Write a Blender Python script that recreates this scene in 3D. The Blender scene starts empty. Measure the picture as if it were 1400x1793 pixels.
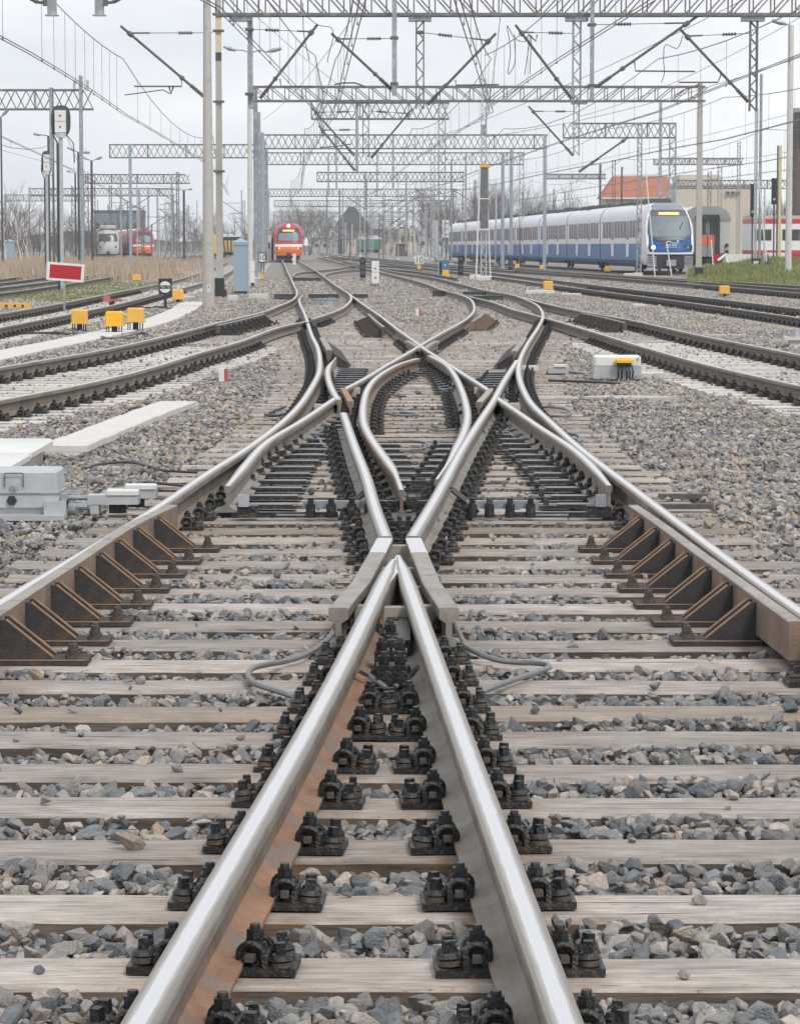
import bpy, math, random
import numpy as np
from mathutils import Vector, Matrix, Euler
random.seed(7); rng = np.random.default_rng(11)
S = bpy.context.scene
C = S.collection
pi = math.pi
# ---------------------------------------------------------------- camera
F = 5139.0; TH = math.atan(465.5/F); CAMH = 1.595
cam = bpy.data.cameras.new('camera'); camo = bpy.data.objects.new('camera', cam); C.objects.link(camo)
cam.sensor_fit = 'VERTICAL'; cam.sensor_height = 24.0; cam.lens = 24.0*F/1793.0
cam.clip_start = 0.1; cam.clip_end = 6000
camo.location = (0, 0, CAMH); camo.rotation_euler = (pi/2-TH, 0, 0)
S.camera = camo
# ---------------------------------------------------------------- sky, sun, exposure
SUN_EL = 48; SUN_AZ = 150      # compass-like angle of the sun, clockwise from +Y (behind and right of the camera)
w = bpy.data.worlds.new('World'); S.world = w; w.use_nodes = True
nt = w.node_tree; nt.nodes.clear()
def N(t, typ, **k):
    n = t.nodes.new(typ)
    for a, b in k.items(): setattr(n, a, b)
    return n
out = N(nt, 'ShaderNodeOutputWorld'); bg = N(nt, 'ShaderNodeBackground'); bg.inputs[1].default_value = 0.10
sky = N(nt, 'ShaderNodeTexSky', sky_type='NISHITA', sun_disc=False, sun_elevation=math.radians(SUN_EL), sun_rotation=math.radians(SUN_AZ), dust_density=3.0)
tc = N(nt, 'ShaderNodeTexCoord'); mp = N(nt, 'ShaderNodeMapping'); mp.inputs['Scale'].default_value = (1.0, 1.0, 3.2)
ns = N(nt, 'ShaderNodeTexNoise'); ns.inputs['Scale'].default_value = 5.5; ns.inputs['Detail'].default_value = 7; ns.inputs['Roughness'].default_value = 0.55
rp = N(nt, 'ShaderNodeValToRGB'); rp.color_ramp.elements[0].position = 0.32; rp.color_ramp.elements[1].position = 0.66
rp.color_ramp.elements[0].color = (0.675, 0.705, 0.75, 1); rp.color_ramp.elements[1].color = (0.93, 0.935, 0.945, 1)
sc = N(nt, 'ShaderNodeVectorMath', operation='SCALE'); sc.inputs['Scale'].default_value = 9.3
mx = N(nt, 'ShaderNodeMix', data_type='RGBA'); mx.inputs['Factor'].default_value = 0.93
L = nt.links.new
L(tc.outputs['Generated'], mp.inputs[0]); L(mp.outputs[0], ns.inputs[0]); L(ns.outputs['Fac'], rp.inputs[0])
L(rp.outputs[0], sc.inputs[0]); L(sky.outputs[0], mx.inputs['A']); L(sc.outputs[0], mx.inputs['B'])
L(mx.outputs['Result'], bg.inputs[0]); L(bg.outputs[0], out.inputs[0])
sl = bpy.data.lights.new('sun', 'SUN'); sl.energy = 1.5; sl.angle = math.radians(12); sl.color = (1, 0.96, 0.9)
so = bpy.data.objects.new('sun', sl); C.objects.link(so)
az = math.radians(SUN_AZ); el = math.radians(SUN_EL)
sd = Vector((math.sin(az)*math.cos(el), math.cos(az)*math.cos(el), math.sin(el)))
so.rotation_euler = sd.to_track_quat('Z', 'Y').to_euler()
S.view_settings.view_transform = 'Standard'; S.view_settings.look = 'None'; S.view_settings.gamma = 1; S.view_settings.exposure = 0.50
S.view_settings.use_curve_mapping = False
S.render.engine = 'CYCLES'
# ---------------------------------------------------------------- projection of measured photo points to the ground, in metres
def ray(px, py):
    cx = (px-700)/F; cy = (896.5-py)/F
    return (cx, math.cos(TH)+cy*math.sin(TH), -math.sin(TH)+cy*math.cos(TH))
def G(px, py, z=0.0):
    d = ray(px, py); t = (z-CAMH)/d[2]; return (d[0]*t, d[1]*t)
def A(px, py, Y):
    d = ray(px, py); t = Y/d[1]; return (d[0]*t, Y, CAMH+d[2]*t)
def G3(px, py, z=0.0): a = G(px, py, z); return (a[0], a[1], z)
# ---------------------------------------------------------------- materials
MATS = {}
def mat(name, col, rough=0.7, metal=0.0, var=0.12, scale=6.0, bump=0.0, bscale=40.0, rnd=0.0, spots=None, stretch=(1,1,1), emit=0, spec=0.5, alpha=None, coord='Object'):
    m = bpy.data.materials.new(name); m.use_nodes = True; MATS[name] = m
    t = m.node_tree; b = t.nodes['Principled BSDF']; l = t.links.new
    b.inputs['Roughness'].default_value = rough; b.inputs['Metallic'].default_value = metal
    b.inputs['Specular IOR Level'].default_value = spec
    tcn = N(t, 'ShaderNodeTexCoord'); mpn = N(t, 'ShaderNodeMapping'); mpn.inputs['Scale'].default_value = stretch
    l(tcn.outputs[coord], mpn.inputs[0])
    src = None
    if var > 0 or spots:
        n1 = N(t, 'ShaderNodeTexNoise'); n1.inputs['Scale'].default_value = scale; n1.inputs['Detail'].default_value = 6; n1.inputs['Roughness'].default_value = 0.62
        l(mpn.outputs[0], n1.inputs[0])
        r = N(t, 'ShaderNodeMapRange'); r.inputs[1].default_value = 0.25; r.inputs[2].default_value = 0.75; r.inputs[3].default_value = 1-var; r.inputs[4].default_value = 1+var
        l(n1.outputs['Fac'], r.inputs[0])
        vm = N(t, 'ShaderNodeVectorMath', operation='SCALE'); vm.inputs[0].default_value = col; l(r.outputs[0], vm.inputs['Scale']); src = vm.outputs[0]
        if spots:
            n2 = N(t, 'ShaderNodeTexNoise'); n2.inputs['Scale'].default_value = spots[1]; n2.inputs['Detail'].default_value = 8; n2.inputs['Roughness'].default_value = 0.7
            l(mpn.outputs[0], n2.inputs[0])
            r2 = N(t, 'ShaderNodeMapRange'); r2.inputs[1].default_value = spots[2]; r2.inputs[2].default_value = spots[2]+spots[3]; l(n2.outputs['Fac'], r2.inputs[0])
            mm = N(t, 'ShaderNodeMix', data_type='RGBA'); l(r2.outputs[0], mm.inputs['Factor']); l(src, mm.inputs['A']); mm.inputs['B'].default_value = (*spots[0], 1); src = mm.outputs['Result']
    if rnd > 0:
        oi = N(t, 'ShaderNodeObjectInfo'); r3 = N(t, 'ShaderNodeMapRange'); r3.inputs[3].default_value = 1-rnd; r3.inputs[4].default_value = 1+rnd
        l(oi.outputs['Random'], r3.inputs[0]); v2 = N(t, 'ShaderNodeVectorMath', operation='SCALE'); l(r3.outputs[0], v2.inputs['Scale'])
        if src: l(src, v2.inputs[0])
        else: v2.inputs[0].default_value = col
        src = v2.outputs[0]
    if src: l(src, b.inputs['Base Color'])
    else: b.inputs['Base Color'].default_value = (*col, 1)
    if bump > 0:
        n3 = N(t, 'ShaderNodeTexNoise'); n3.inputs['Scale'].default_value = bscale; n3.inputs['Detail'].default_value = 5
        l(mpn.outputs[0], n3.inputs[0]); bp_ = N(t, 'ShaderNodeBump'); bp_.inputs['Strength'].default_value = bump; bp_.inputs['Distance'].default_value = 0.01
        l(n3.outputs['Fac'], bp_.inputs['Height']); l(bp_.outputs[0], b.inputs['Normal'])
    if emit > 0:
        b.inputs['Emission Color'].default_value = (*col, 1); b.inputs['Emission Strength'].default_value = emit
    return m
mat('steel_side', (0.175, 0.15, 0.125), 0.8, 0.0, 0.28, 3.0, 0.35, 60, spots=((0.225, 0.15, 0.10), 1.7, 0.52, 0.16))
mat('check_side', (0.21, 0.145, 0.108), 0.85, 0, 0.3, 6.0, 0.4, 80, spots=((0.15, 0.11, 0.085), 4, 0.5, 0.12))
mat('steel_side_grey', (0.245, 0.225, 0.20), 0.65, 0.2, 0.25, 4.0, 0.25, 60, spots=((0.17, 0.135, 0.105), 2.4, 0.48, 0.16))
mat('steel_rust', (0.34, 0.19, 0.12), 0.85, 0.0, 0.3, 4.0, 0.35, 80, spots=((0.22, 0.19, 0.17), 2.2, 0.5, 0.15))
mat('steel_dark', (0.085, 0.08, 0.075), 0.7, 0.0, 0.3, 5.0, 0.3, 60, spots=((0.17, 0.10, 0.06), 7, 0.56, 0.1))
mat('check_top', (0.31, 0.285, 0.26), 0.55, 0.35, 0.2, 6.0, 0.15, 50, spots=((0.20, 0.155, 0.12), 7, 0.50, 0.18))
mat('bracket_rust', (0.040, 0.037, 0.037), 0.85, 0.0, 0.35, 9.0, 0.4, 90, spots=((0.10, 0.062, 0.042), 8, 0.55, 0.12))
mat('bracket_edge', (0.28, 0.175, 0.11), 0.8, 0.0, 0.3, 12.0, 0.3, 90)
mat('web_orange', (0.27, 0.155, 0.10), 0.9, 0.0, 0.35, 9.0, 0.7, 70, spots=((0.20, 0.165, 0.14), 5.0, 0.47, 0.12))
mat('web_brown', (0.175, 0.135, 0.11), 0.85, 0.0, 0.3, 7.0, 0.5, 80, spots=((0.26, 0.16, 0.11), 3.0, 0.52, 0.12))
mat('greasy', (0.022, 0.024, 0.027), 0.42, 0.2, 0.5, 20.0, 0.6, 90, spots=((0.11, 0.085, 0.065), 22, 0.52, 0.14), rnd=0.25)
mat('greasy_brown', (0.075, 0.058, 0.045), 0.6, 0.1, 0.45, 18.0, 0.4, 90)
mat('clip_tip', (0.085, 0.07, 0.06), 0.7, 0.1, 0.3, 18.0, 0.3, 90)
mat('slide_plate', (0.085, 0.092, 0.10), 0.25, 0.7, 0.4, 12.0, 0.2, 60)
mat('filler_block', (0.34, 0.305, 0.27), 0.6, 0.2, 0.2, 12.0, 0.2, 60)
mat('concrete', (0.56, 0.55, 0.53), 0.9, 0.0, 0.10, 3.0, 0.3, 60, spots=((0.45, 0.435, 0.41), 4.0, 0.54, 0.12))
mat('glass_border', (0.095, 0.115, 0.118), 0.4, 0, 0.2, 0.8)
mat('cowl_grey', (0.24, 0.245, 0.28), 0.4, 0, 0.1, 0.8)
mat('concrete_tan', (0.41, 0.395, 0.37), 0.9, 0.0, 0.12, 2.0, 0.2, 30, spots=((0.31, 0.29, 0.26), 2.0, 0.54, 0.1), rnd=0.06)
mat('slab_sleeper', (0.50, 0.48, 0.45), 0.9, 0.0, 0.14, 5.0, 0.3, 60, rnd=0.12, spots=((0.36, 0.34, 0.31), 5, 0.52, 0.14))
mat('galv', (0.30, 0.325, 0.35), 0.55, 0.45, 0.14, 5.0, 0.1, 60, spots=((0.44, 0.47, 0.50), 5, 0.52, 0.1))
mat('galv_light', (0.44, 0.46, 0.48), 0.5, 0.3, 0.12, 7.0, 0.12, 60, spots=((0.40, 0.40, 0.40), 6, 0.55, 0.12))
mat('galv_blue', (0.30, 0.36, 0.41), 0.6, 0.3, 0.14, 3.0)
mat('truss_steel', (0.16, 0.152, 0.145), 0.65, 0.2, 0.25, 2.0, spots=((0.30, 0.27, 0.24), 3, 0.55, 0.1))
mat('truss_dark', (0.12, 0.115, 0.11), 0.7, 0.1, 0.25, 2.0)
mat('wire', (0.16, 0.16, 0.165), 0.5, 0.3, 0)
mat('insulator', (0.06, 0.05, 0.05), 0.3, 0, 0)
mat('white_paint', (0.68, 0.68, 0.67), 0.5, 0, 0.06, 4.0, spots=((0.60, 0.58, 0.55), 5, 0.62, 0.1))
mat('white_lid', (0.60, 0.60, 0.59), 0.6, 0, 0.05, 4.0, 0.1, 30)
mat('red_paint', (0.40, 0.010, 0.020), 0.45, 0, 0.08, 3.0)
mat('dull_red', (0.40, 0.09, 0.08), 0.6, 0, 0.15, 3.0)
mat('yellow_paint', (0.80, 0.42, 0.015), 0.45, 0, 0.08, 6.0)
mat('ochre_paint', (0.72, 0.40, 0.07), 0.55, 0, 0.10, 6.0, spots=((0.50, 0.36, 0.16), 8, 0.62, 0.1))
mat('black_paint', (0.025, 0.028, 0.03), 0.45, 0, 0.2, 4.0)
mat('char_paint', (0.055, 0.065, 0.07), 0.6, 0, 0.2, 4.0)
mat('cable_black', (0.045, 0.045, 0.05), 0.55, 0, 0.2, 10)
mat('cable_grey', (0.16, 0.17, 0.18), 0.55, 0, 0.2, 10)
mat('blue_cabinet', (0.28, 0.36, 0.42), 0.55, 0, 0.08, 2.0, 0.05, 20)
mat('blue_board', (0.06, 0.18, 0.32), 0.5, 0, 0.08, 4)
mat('glass_dark', (0.035, 0.045, 0.05), 0.25, 0, 0.2, 1.0, spec=0.5)
mat('glass_cab', (0.17, 0.21, 0.235), 0.45, 0, 0.25, 0.8, spec=0.3)
mat('train_white', (0.74, 0.755, 0.79), 0.4, 0, 0.05, 1.0)
mat('train_lightroof', (0.66, 0.68, 0.70), 0.5, 0, 0.10, 1.0)
mat('train_blue', (0.045, 0.15, 0.38), 0.35, 0, 0.08, 1.0)
mat('train_blue_bright', (0.006, 0.085, 0.27), 0.3, 0, 0.06, 1.0)
mat('train_orange', (0.68, 0.16, 0.03), 0.35, 0, 0.06, 1.0)
mat('train_red', (0.44, 0.028, 0.04), 0.35, 0, 0.06, 1.0)
mat('train_grey', (0.40, 0.41, 0.41), 0.5, 0, 0.08, 1.0)
mat('coach_grey', (0.42, 0.42, 0.40), 0.6, 0, 0.10, 1.5, spots=((0.30, 0.28, 0.26), 2, 0.58, 0.1))
mat('coach_roof', (0.24, 0.245, 0.24), 0.6, 0, 0.12, 1.5)
mat('train_red_side', (0.46, 0.13, 0.09), 0.5, 0, 0.12, 1.0)
mat('underframe', (0.028, 0.029, 0.032), 0.8, 0, 0.3, 3)
mat('door_red', (0.60, 0.13, 0.07), 0.5, 0, 0.08, 3)
mat('lamp_on', (1.0, 0.93, 0.80), 0.4, 0, 0, emit=6)
mat('display_orange', (1.0, 0.42, 0.12), 0.4, 0, 0, emit=1.1)
mat('lamp_white_glass', (0.8, 0.85, 0.9), 0.3, 0, 0, emit=0.8)
mat('wagon_green', (0.04, 0.17, 0.13), 0.6, 0, 0.12, 1)
mat('machine_yellow', (0.62, 0.42, 0.10), 0.6, 0, 0.2, 2)
mat('skin', (0.5, 0.32, 0.24), 0.6, 0, 0)
mat('vest_orange', (0.85, 0.22, 0.05), 0.7, 0, 0)
mat('dark_cloth', (0.03, 0.035, 0.05), 0.9, 0, 0)
mat('bark', (0.10, 0.085, 0.075), 0.9, 0, 0.3, 3)
mat('bark_dark', (0.075, 0.068, 0.062), 0.9, 0, 0.3, 3)
mat('birch', (0.55, 0.53, 0.50), 0.8, 0, 0.25, 8, spots=((0.08, 0.07, 0.06), 9, 0.6, 0.05))
mat('twig', (0.125, 0.10, 0.082), 0.9, 0, 0.3, 1)
mat('roof_red', (0.36, 0.12, 0.06), 0.8, 0, 0.15, 3)
mat('roof_dark', (0.085, 0.085, 0.09), 0.8, 0, 0.15, 1)
mat('wall_beige', (0.50, 0.44, 0.36), 0.9, 0, 0.06, 0.5)
mat('wall_cream', (0.60, 0.52, 0.36), 0.9, 0, 0.08, 0.5)
mat('wall_grey', (0.36, 0.36, 0.35), 0.9, 0, 0.10, 0.5)
mat('brick_dark', (0.13, 0.105, 0.095), 0.95, 0, 0.3, 1.2)
mat('blue_wall', (0.16, 0.21, 0.25), 0.8, 0, 0.15, 0.4)
mat('grass_blade', (0.19, 0.225, 0.07), 0.8, 0, 0.4, 0.6, coord='Object', spots=((0.36, 0.30, 0.16), 1.2, 0.50, 0.12))
mat('dry_blade', (0.42, 0.33, 0.25), 0.9, 0, 0.35, 0.6)
# wood of the sleepers: grain, cracks, per-sleeper tone and rust stain carried by a vertex attribute near the rails
def wood_mat(name, light, dark, rndlo, rndhi):
    m = bpy.data.materials.new(name); m.use_nodes = True; MATS[name] = m; t = m.node_tree; l = t.links.new; b = t.nodes['Principled BSDF']; b.inputs['Roughness'].default_value = 0.85
    b.inputs['Specular IOR Level'].default_value = 0.25
    tcn = N(t, 'ShaderNodeTexCoord'); oi = N(t, 'ShaderNodeObjectInfo')
    ml = N(t, 'ShaderNodeMath', operation='MULTIPLY'); ml.inputs[1].default_value = 57.0; l(oi.outputs['Random'], ml.inputs[0])
    ad = N(t, 'ShaderNodeVectorMath', operation='ADD'); l(tcn.outputs['Object'], ad.inputs[0]); l(ml.outputs[0], ad.inputs[1])
    def noise(sx, sy, sz, sca, det=6, ro=0.6):
        mpn = N(t, 'ShaderNodeMapping'); mpn.inputs['Scale'].default_value = (sx, sy, sz); l(ad.outputs[0], mpn.inputs[0])
        n = N(t, 'ShaderNodeTexNoise'); n.inputs['Scale'].default_value = sca; n.inputs['Detail'].default_value = det; n.inputs['Roughness'].default_value = ro; l(mpn.outputs[0], n.inputs[0]); return n.outputs['Fac']
    grain = noise(1.6, 26, 26, 3.0, 10, 0.72); broad = noise(1.6, 3.0, 3.0, 2.2, 7, 0.65); crack = noise(0.6, 17, 17, 2.4, 5, 0.6); dirt = noise(7, 12, 12, 4.0, 8, 0.75)
    cr = N(t, 'ShaderNodeValToRGB'); cr.color_ramp.elements[0].position = 0.34; cr.color_ramp.elements[0].color = (*dark, 1); cr.color_ramp.elements[1].position = 0.60; cr.color_ramp.elements[1].color = (*light, 1)
    l(grain, cr.inputs[0])
    r1 = N(t, 'ShaderNodeMapRange'); r1.inputs[1].default_value = 0.32; r1.inputs[2].default_value = 0.68; r1.inputs[3].default_value = 0.70; r1.inputs[4].default_value = 1.16; l(broad, r1.inputs[0])
    r2 = N(t, 'ShaderNodeMapRange'); r2.inputs[3].default_value = rndlo; r2.inputs[4].default_value = rndhi; l(oi.outputs['Random'], r2.inputs[0])
    mu = N(t, 'ShaderNodeMath', operation='MULTIPLY'); l(r1.outputs[0], mu.inputs[0]); l(r2.outputs[0], mu.inputs[1])
    s1 = N(t, 'ShaderNodeVectorMath', operation='SCALE'); l(cr.outputs[0], s1.inputs[0]); l(mu.outputs[0], s1.inputs['Scale'])
    rc = N(t, 'ShaderNodeMapRange'); rc.inputs[1].default_value = 0.375; rc.inputs[2].default_value = 0.335; l(crack, rc.inputs[0])
    m1 = N(t, 'ShaderNodeMix', data_type='RGBA'); l(rc.outputs[0], m1.inputs['Factor']); l(s1.outputs[0], m1.inputs['A']); m1.inputs['B'].default_value = (0.10, 0.08, 0.07, 1)
    at = N(t, 'ShaderNodeAttribute', attribute_name='stain'); am = N(t, 'ShaderNodeMath', operation='MULTIPLY'); l(at.outputs['Fac'], am.inputs[0])
    r4 = N(t, 'ShaderNodeMapRange'); r4.inputs[1].default_value = 0.35; r4.inputs[2].default_value = 0.6; l(noise(3, 5, 5, 4.0, 5), r4.inputs[0]); l(r4.outputs[0], am.inputs[1])
    m2 = N(t, 'ShaderNodeMix', data_type='RGBA'); l(am.outputs[0], m2.inputs['Factor']); l(m1.outputs['Result'], m2.inputs['A']); m2.inputs['B'].default_value = (0.25, 0.155, 0.09, 1)
    rd = N(t, 'ShaderNodeMapRange'); rd.inputs[1].default_value = 0.60; rd.inputs[2].default_value = 0.70; l(dirt, rd.inputs[0]); m3 = N(t, 'ShaderNodeMix', data_type='RGBA'); l(rd.outputs[0], m3.inputs['Factor']); l(m2.outputs['Result'], m3.inputs['A']); m3.inputs['B'].default_value = (0.17, 0.14, 0.12, 1)
    l(m3.outputs['Result'], b.inputs['Base Color'])
    bu = N(t, 'ShaderNodeBump'); bu.inputs['Strength'].default_value = 0.7; bu.inputs['Distance'].default_value = 0.006; l(grain, bu.inputs['Height']); l(bu.outputs[0], b.inputs['Normal'])
wood_mat('wood', (0.495, 0.452, 0.418), (0.24, 0.213, 0.19), 0.72, 1.08)
wood_mat('wood_dark', (0.36, 0.315, 0.27), (0.23, 0.19, 0.155), 0.75, 1.0)
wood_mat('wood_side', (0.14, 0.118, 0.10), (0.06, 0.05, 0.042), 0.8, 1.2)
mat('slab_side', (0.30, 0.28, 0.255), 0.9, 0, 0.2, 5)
# running surface of the rails: bright worn band in the middle of the head, duller towards the edges, streaked along the rail
m = bpy.data.materials.new('steel_top'); m.use_nodes = True; MATS['steel_top'] = m; t = m.node_tree; l = t.links.new; b = t.nodes['Principled BSDF']
uvn = N(t, 'ShaderNodeUVMap'); uvn.uv_map = 'UVMap'; sp = N(t, 'ShaderNodeSeparateXYZ'); l(uvn.outputs[0], sp.inputs[0])
mpn = N(t, 'ShaderNodeMapping'); mpn.inputs['Scale'].default_value = (55, 0.35, 1); l(uvn.outputs[0], mpn.inputs[0])
n1 = N(t, 'ShaderNodeTexNoise'); n1.inputs['Scale'].default_value = 1.0; n1.inputs['Detail'].default_value = 8; n1.inputs['Roughness'].default_value = 0.65; l(mpn.outputs[0], n1.inputs[0])
mp2 = N(t, 'ShaderNodeMapping'); mp2.inputs['Scale'].default_value = (6, 5, 1); l(uvn.outputs[0], mp2.inputs[0])
n2 = N(t, 'ShaderNodeTexNoise'); n2.inputs['Scale'].default_value = 1.6; n2.inputs['Detail'].default_value = 6; l(mp2.outputs[0], n2.inputs[0])
ab = N(t, 'ShaderNodeMath', operation='ABSOLUTE'); l(sp.outputs['X'], ab.inputs[0])
ad = N(t, 'ShaderNodeMath', operation='MULTIPLY_ADD'); l(n1.outputs['Fac'], ad.inputs[0]); ad.inputs[1].default_value = 0.24; l(ab.outputs[0], ad.inputs[2])
ad2 = N(t, 'ShaderNodeMath', operation='MULTIPLY_ADD'); l(n2.outputs['Fac'], ad2.inputs[0]); ad2.inputs[1].default_value = 0.26; l(ad.outputs[0], ad2.inputs[2])
cr = N(t, 'ShaderNodeValToRGB'); e = cr.color_ramp.elements; e[0].position = 0.60; e[0].color = (0.71, 0.71, 0.72, 1); e[1].position = 1.0; e[1].color = (0.31, 0.285, 0.26, 1); q_ = e.new(0.74); q_.color = (0.47, 0.455, 0.435, 1)
l(ad2.outputs[0], cr.inputs[0]); l(cr.outputs[0], b.inputs['Base Color'])
rr = N(t, 'ShaderNodeMapRange'); rr.inputs[1].default_value = 0.3; rr.inputs[2].default_value = 0.95; rr.inputs[3].default_value = 0.40; rr.inputs[4].default_value = 0.62; l(ad2.outputs[0], rr.inputs[0]); l(rr.outputs[0], b.inputs['Roughness'])
b.inputs['Metallic'].default_value = 0.85
bu = N(t, 'ShaderNodeBump'); bu.inputs['Strength'].default_value = 0.12; bu.inputs['Distance'].default_value = 0.003; l(n1.outputs['Fac'], bu.inputs['Height']); l(bu.outputs[0], b.inputs['Normal'])
# ballast stones: tint and grease are per-instance attributes
m = bpy.data.materials.new('stone'); m.use_nodes = True; MATS['stone'] = m; t = m.node_tree; l = t.links.new; b = t.nodes['Principled BSDF']; b.inputs['Roughness'].default_value = 0.9; b.inputs['Specular IOR Level'].default_value = 0.25
at = N(t, 'ShaderNodeAttribute', attribute_type='INSTANCER', attribute_name='tint'); at2 = N(t, 'ShaderNodeAttribute', attribute_type='INSTANCER', attribute_name='tone')
cr = N(t, 'ShaderNodeValToRGB'); cr.color_ramp.interpolation = 'LINEAR'
els = cr.color_ramp.elements; els[0].position = 0; els[0].color = (0.145, 0.160, 0.175, 1); els[1].position = 1; els[1].color = (0.40, 0.305, 0.215, 1)
for p, c in ((0.25, (0.21, 0.22, 0.23)), (0.42, (0.275, 0.27, 0.265)), (0.55, (0.32, 0.305, 0.29)), (0.68, (0.37, 0.34, 0.31)), (0.82, (0.39, 0.33, 0.295)), (0.93, (0.46, 0.43, 0.39))):
    q = els.new(p); q.color = (*c, 1)
l(at.outputs['Fac'], cr.inputs[0])
tcn = N(t, 'ShaderNodeTexCoord'); n1 = N(t, 'ShaderNodeTexNoise'); n1.inputs['Scale'].default_value = 2.2; n1.inputs['Detail'].default_value = 7; n1.inputs['Roughness'].default_value = 0.7; l(tcn.outputs['Object'], n1.inputs[0])
r = N(t, 'ShaderNodeMapRange'); r.inputs[1].default_value = 0.3; r.inputs[2].default_value = 0.7; r.inputs[3].default_value = 0.72; r.inputs[4].default_value = 1.22; l(n1.outputs['Fac'], r.inputs[0])
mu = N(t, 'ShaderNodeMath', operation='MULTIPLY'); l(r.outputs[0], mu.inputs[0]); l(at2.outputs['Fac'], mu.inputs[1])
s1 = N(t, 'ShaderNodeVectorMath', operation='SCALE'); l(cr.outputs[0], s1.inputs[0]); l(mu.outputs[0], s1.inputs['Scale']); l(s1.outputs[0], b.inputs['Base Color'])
n2 = N(t, 'ShaderNodeTexNoise'); n2.inputs['Scale'].default_value = 9; n2.inputs['Detail'].default_value = 4; l(tcn.outputs['Object'], n2.inputs[0])
bu = N(t, 'ShaderNodeBump'); bu.inputs['Strength'].default_value = 0.45; bu.inputs['Distance'].default_value = 0.08; l(n2.outputs['Fac'], bu.inputs['Height']); l(bu.outputs[0], b.inputs['Normal'])
# ground: fine ballast bed near, browner soil far, in world coordinates
def ground_mat(name, c1, c2, c3, s1_=14, s2_=0.35, dark=0.25):
    m = bpy.data.materials.new(name); m.use_nodes = True; MATS[name] = m; t = m.node_tree; l = t.links.new; b = t.nodes['Principled BSDF']; b.inputs['Roughness'].default_value = 0.95; b.inputs['Specular IOR Level'].default_value = 0.2
    g = N(t, 'ShaderNodeNewGeometry')
    v = N(t, 'ShaderNodeTexVoronoi'); v.inputs['Scale'].default_value = s1_; l(g.outputs['Position'], v.inputs['Vector'])
    sx = N(t, 'ShaderNodeSeparateColor'); l(v.outputs['Color'], sx.inputs[0])
    cr = N(t, 'ShaderNodeValToRGB'); cr.color_ramp.elements[0].color = (*c1, 1); cr.color_ramp.elements[1].color = (*c2, 1); l(sx.outputs[0], cr.inputs[0])
    n = N(t, 'ShaderNodeTexNoise'); n.inputs['Scale'].default_value = s2_; n.inputs['Detail'].default_value = 8; l(g.outputs['Position'], n.inputs['Vector'])
    r = N(t, 'ShaderNodeMapRange'); r.inputs[1].default_value = 0.42; r.inputs[2].default_value = 0.62; l(n.outputs['Fac'], r.inputs[0])
    m1 = N(t, 'ShaderNodeMix', data_type='RGBA'); l(r.outputs[0], m1.inputs['Factor']); l(cr.outputs[0], m1.inputs['A']); m1.inputs['B'].default_value = (*c3, 1)
    dd = N(t, 'ShaderNodeMapRange'); dd.inputs[1].default_value = 0; dd.inputs[2].default_value = 0.55; dd.inputs[3].default_value = 1.1; dd.inputs[4].default_value = dark*2+0.2; l(v.outputs['Distance'], dd.inputs[0])
    s1 = N(t, 'ShaderNodeVectorMath', operation='SCALE'); l(m1.outputs['Result'], s1.inputs[0]); l(dd.outputs[0], s1.inputs['Scale']); l(s1.outputs[0], b.inputs['Base Color'])
    bu = N(t, 'ShaderNodeBump'); bu.inputs['Strength'].default_value = 0.7; bu.inputs['Distance'].default_value = 0.03; bu.invert = True; l(v.outputs['Distance'], bu.inputs['Height']); l(bu.outputs[0], b.inputs['Normal'])
ground_mat('ballast_bed', (0.20, 0.195, 0.19), (0.40, 0.365, 0.335), (0.34, 0.305, 0.275), 14, 0.5)
ground_mat('yard_ground', (0.24, 0.225, 0.21), (0.40, 0.365, 0.33), (0.30, 0.27, 0.24), 6, 0.06)
ground_mat('grass_ground', (0.17, 0.19, 0.075), (0.28, 0.26, 0.15), (0.32, 0.29, 0.22), 9, 0.12)
ground_mat('light_gravel', (0.38, 0.375, 0.37), (0.55, 0.54, 0.53), (0.48, 0.47, 0.46), 17, 0.5)
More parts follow.
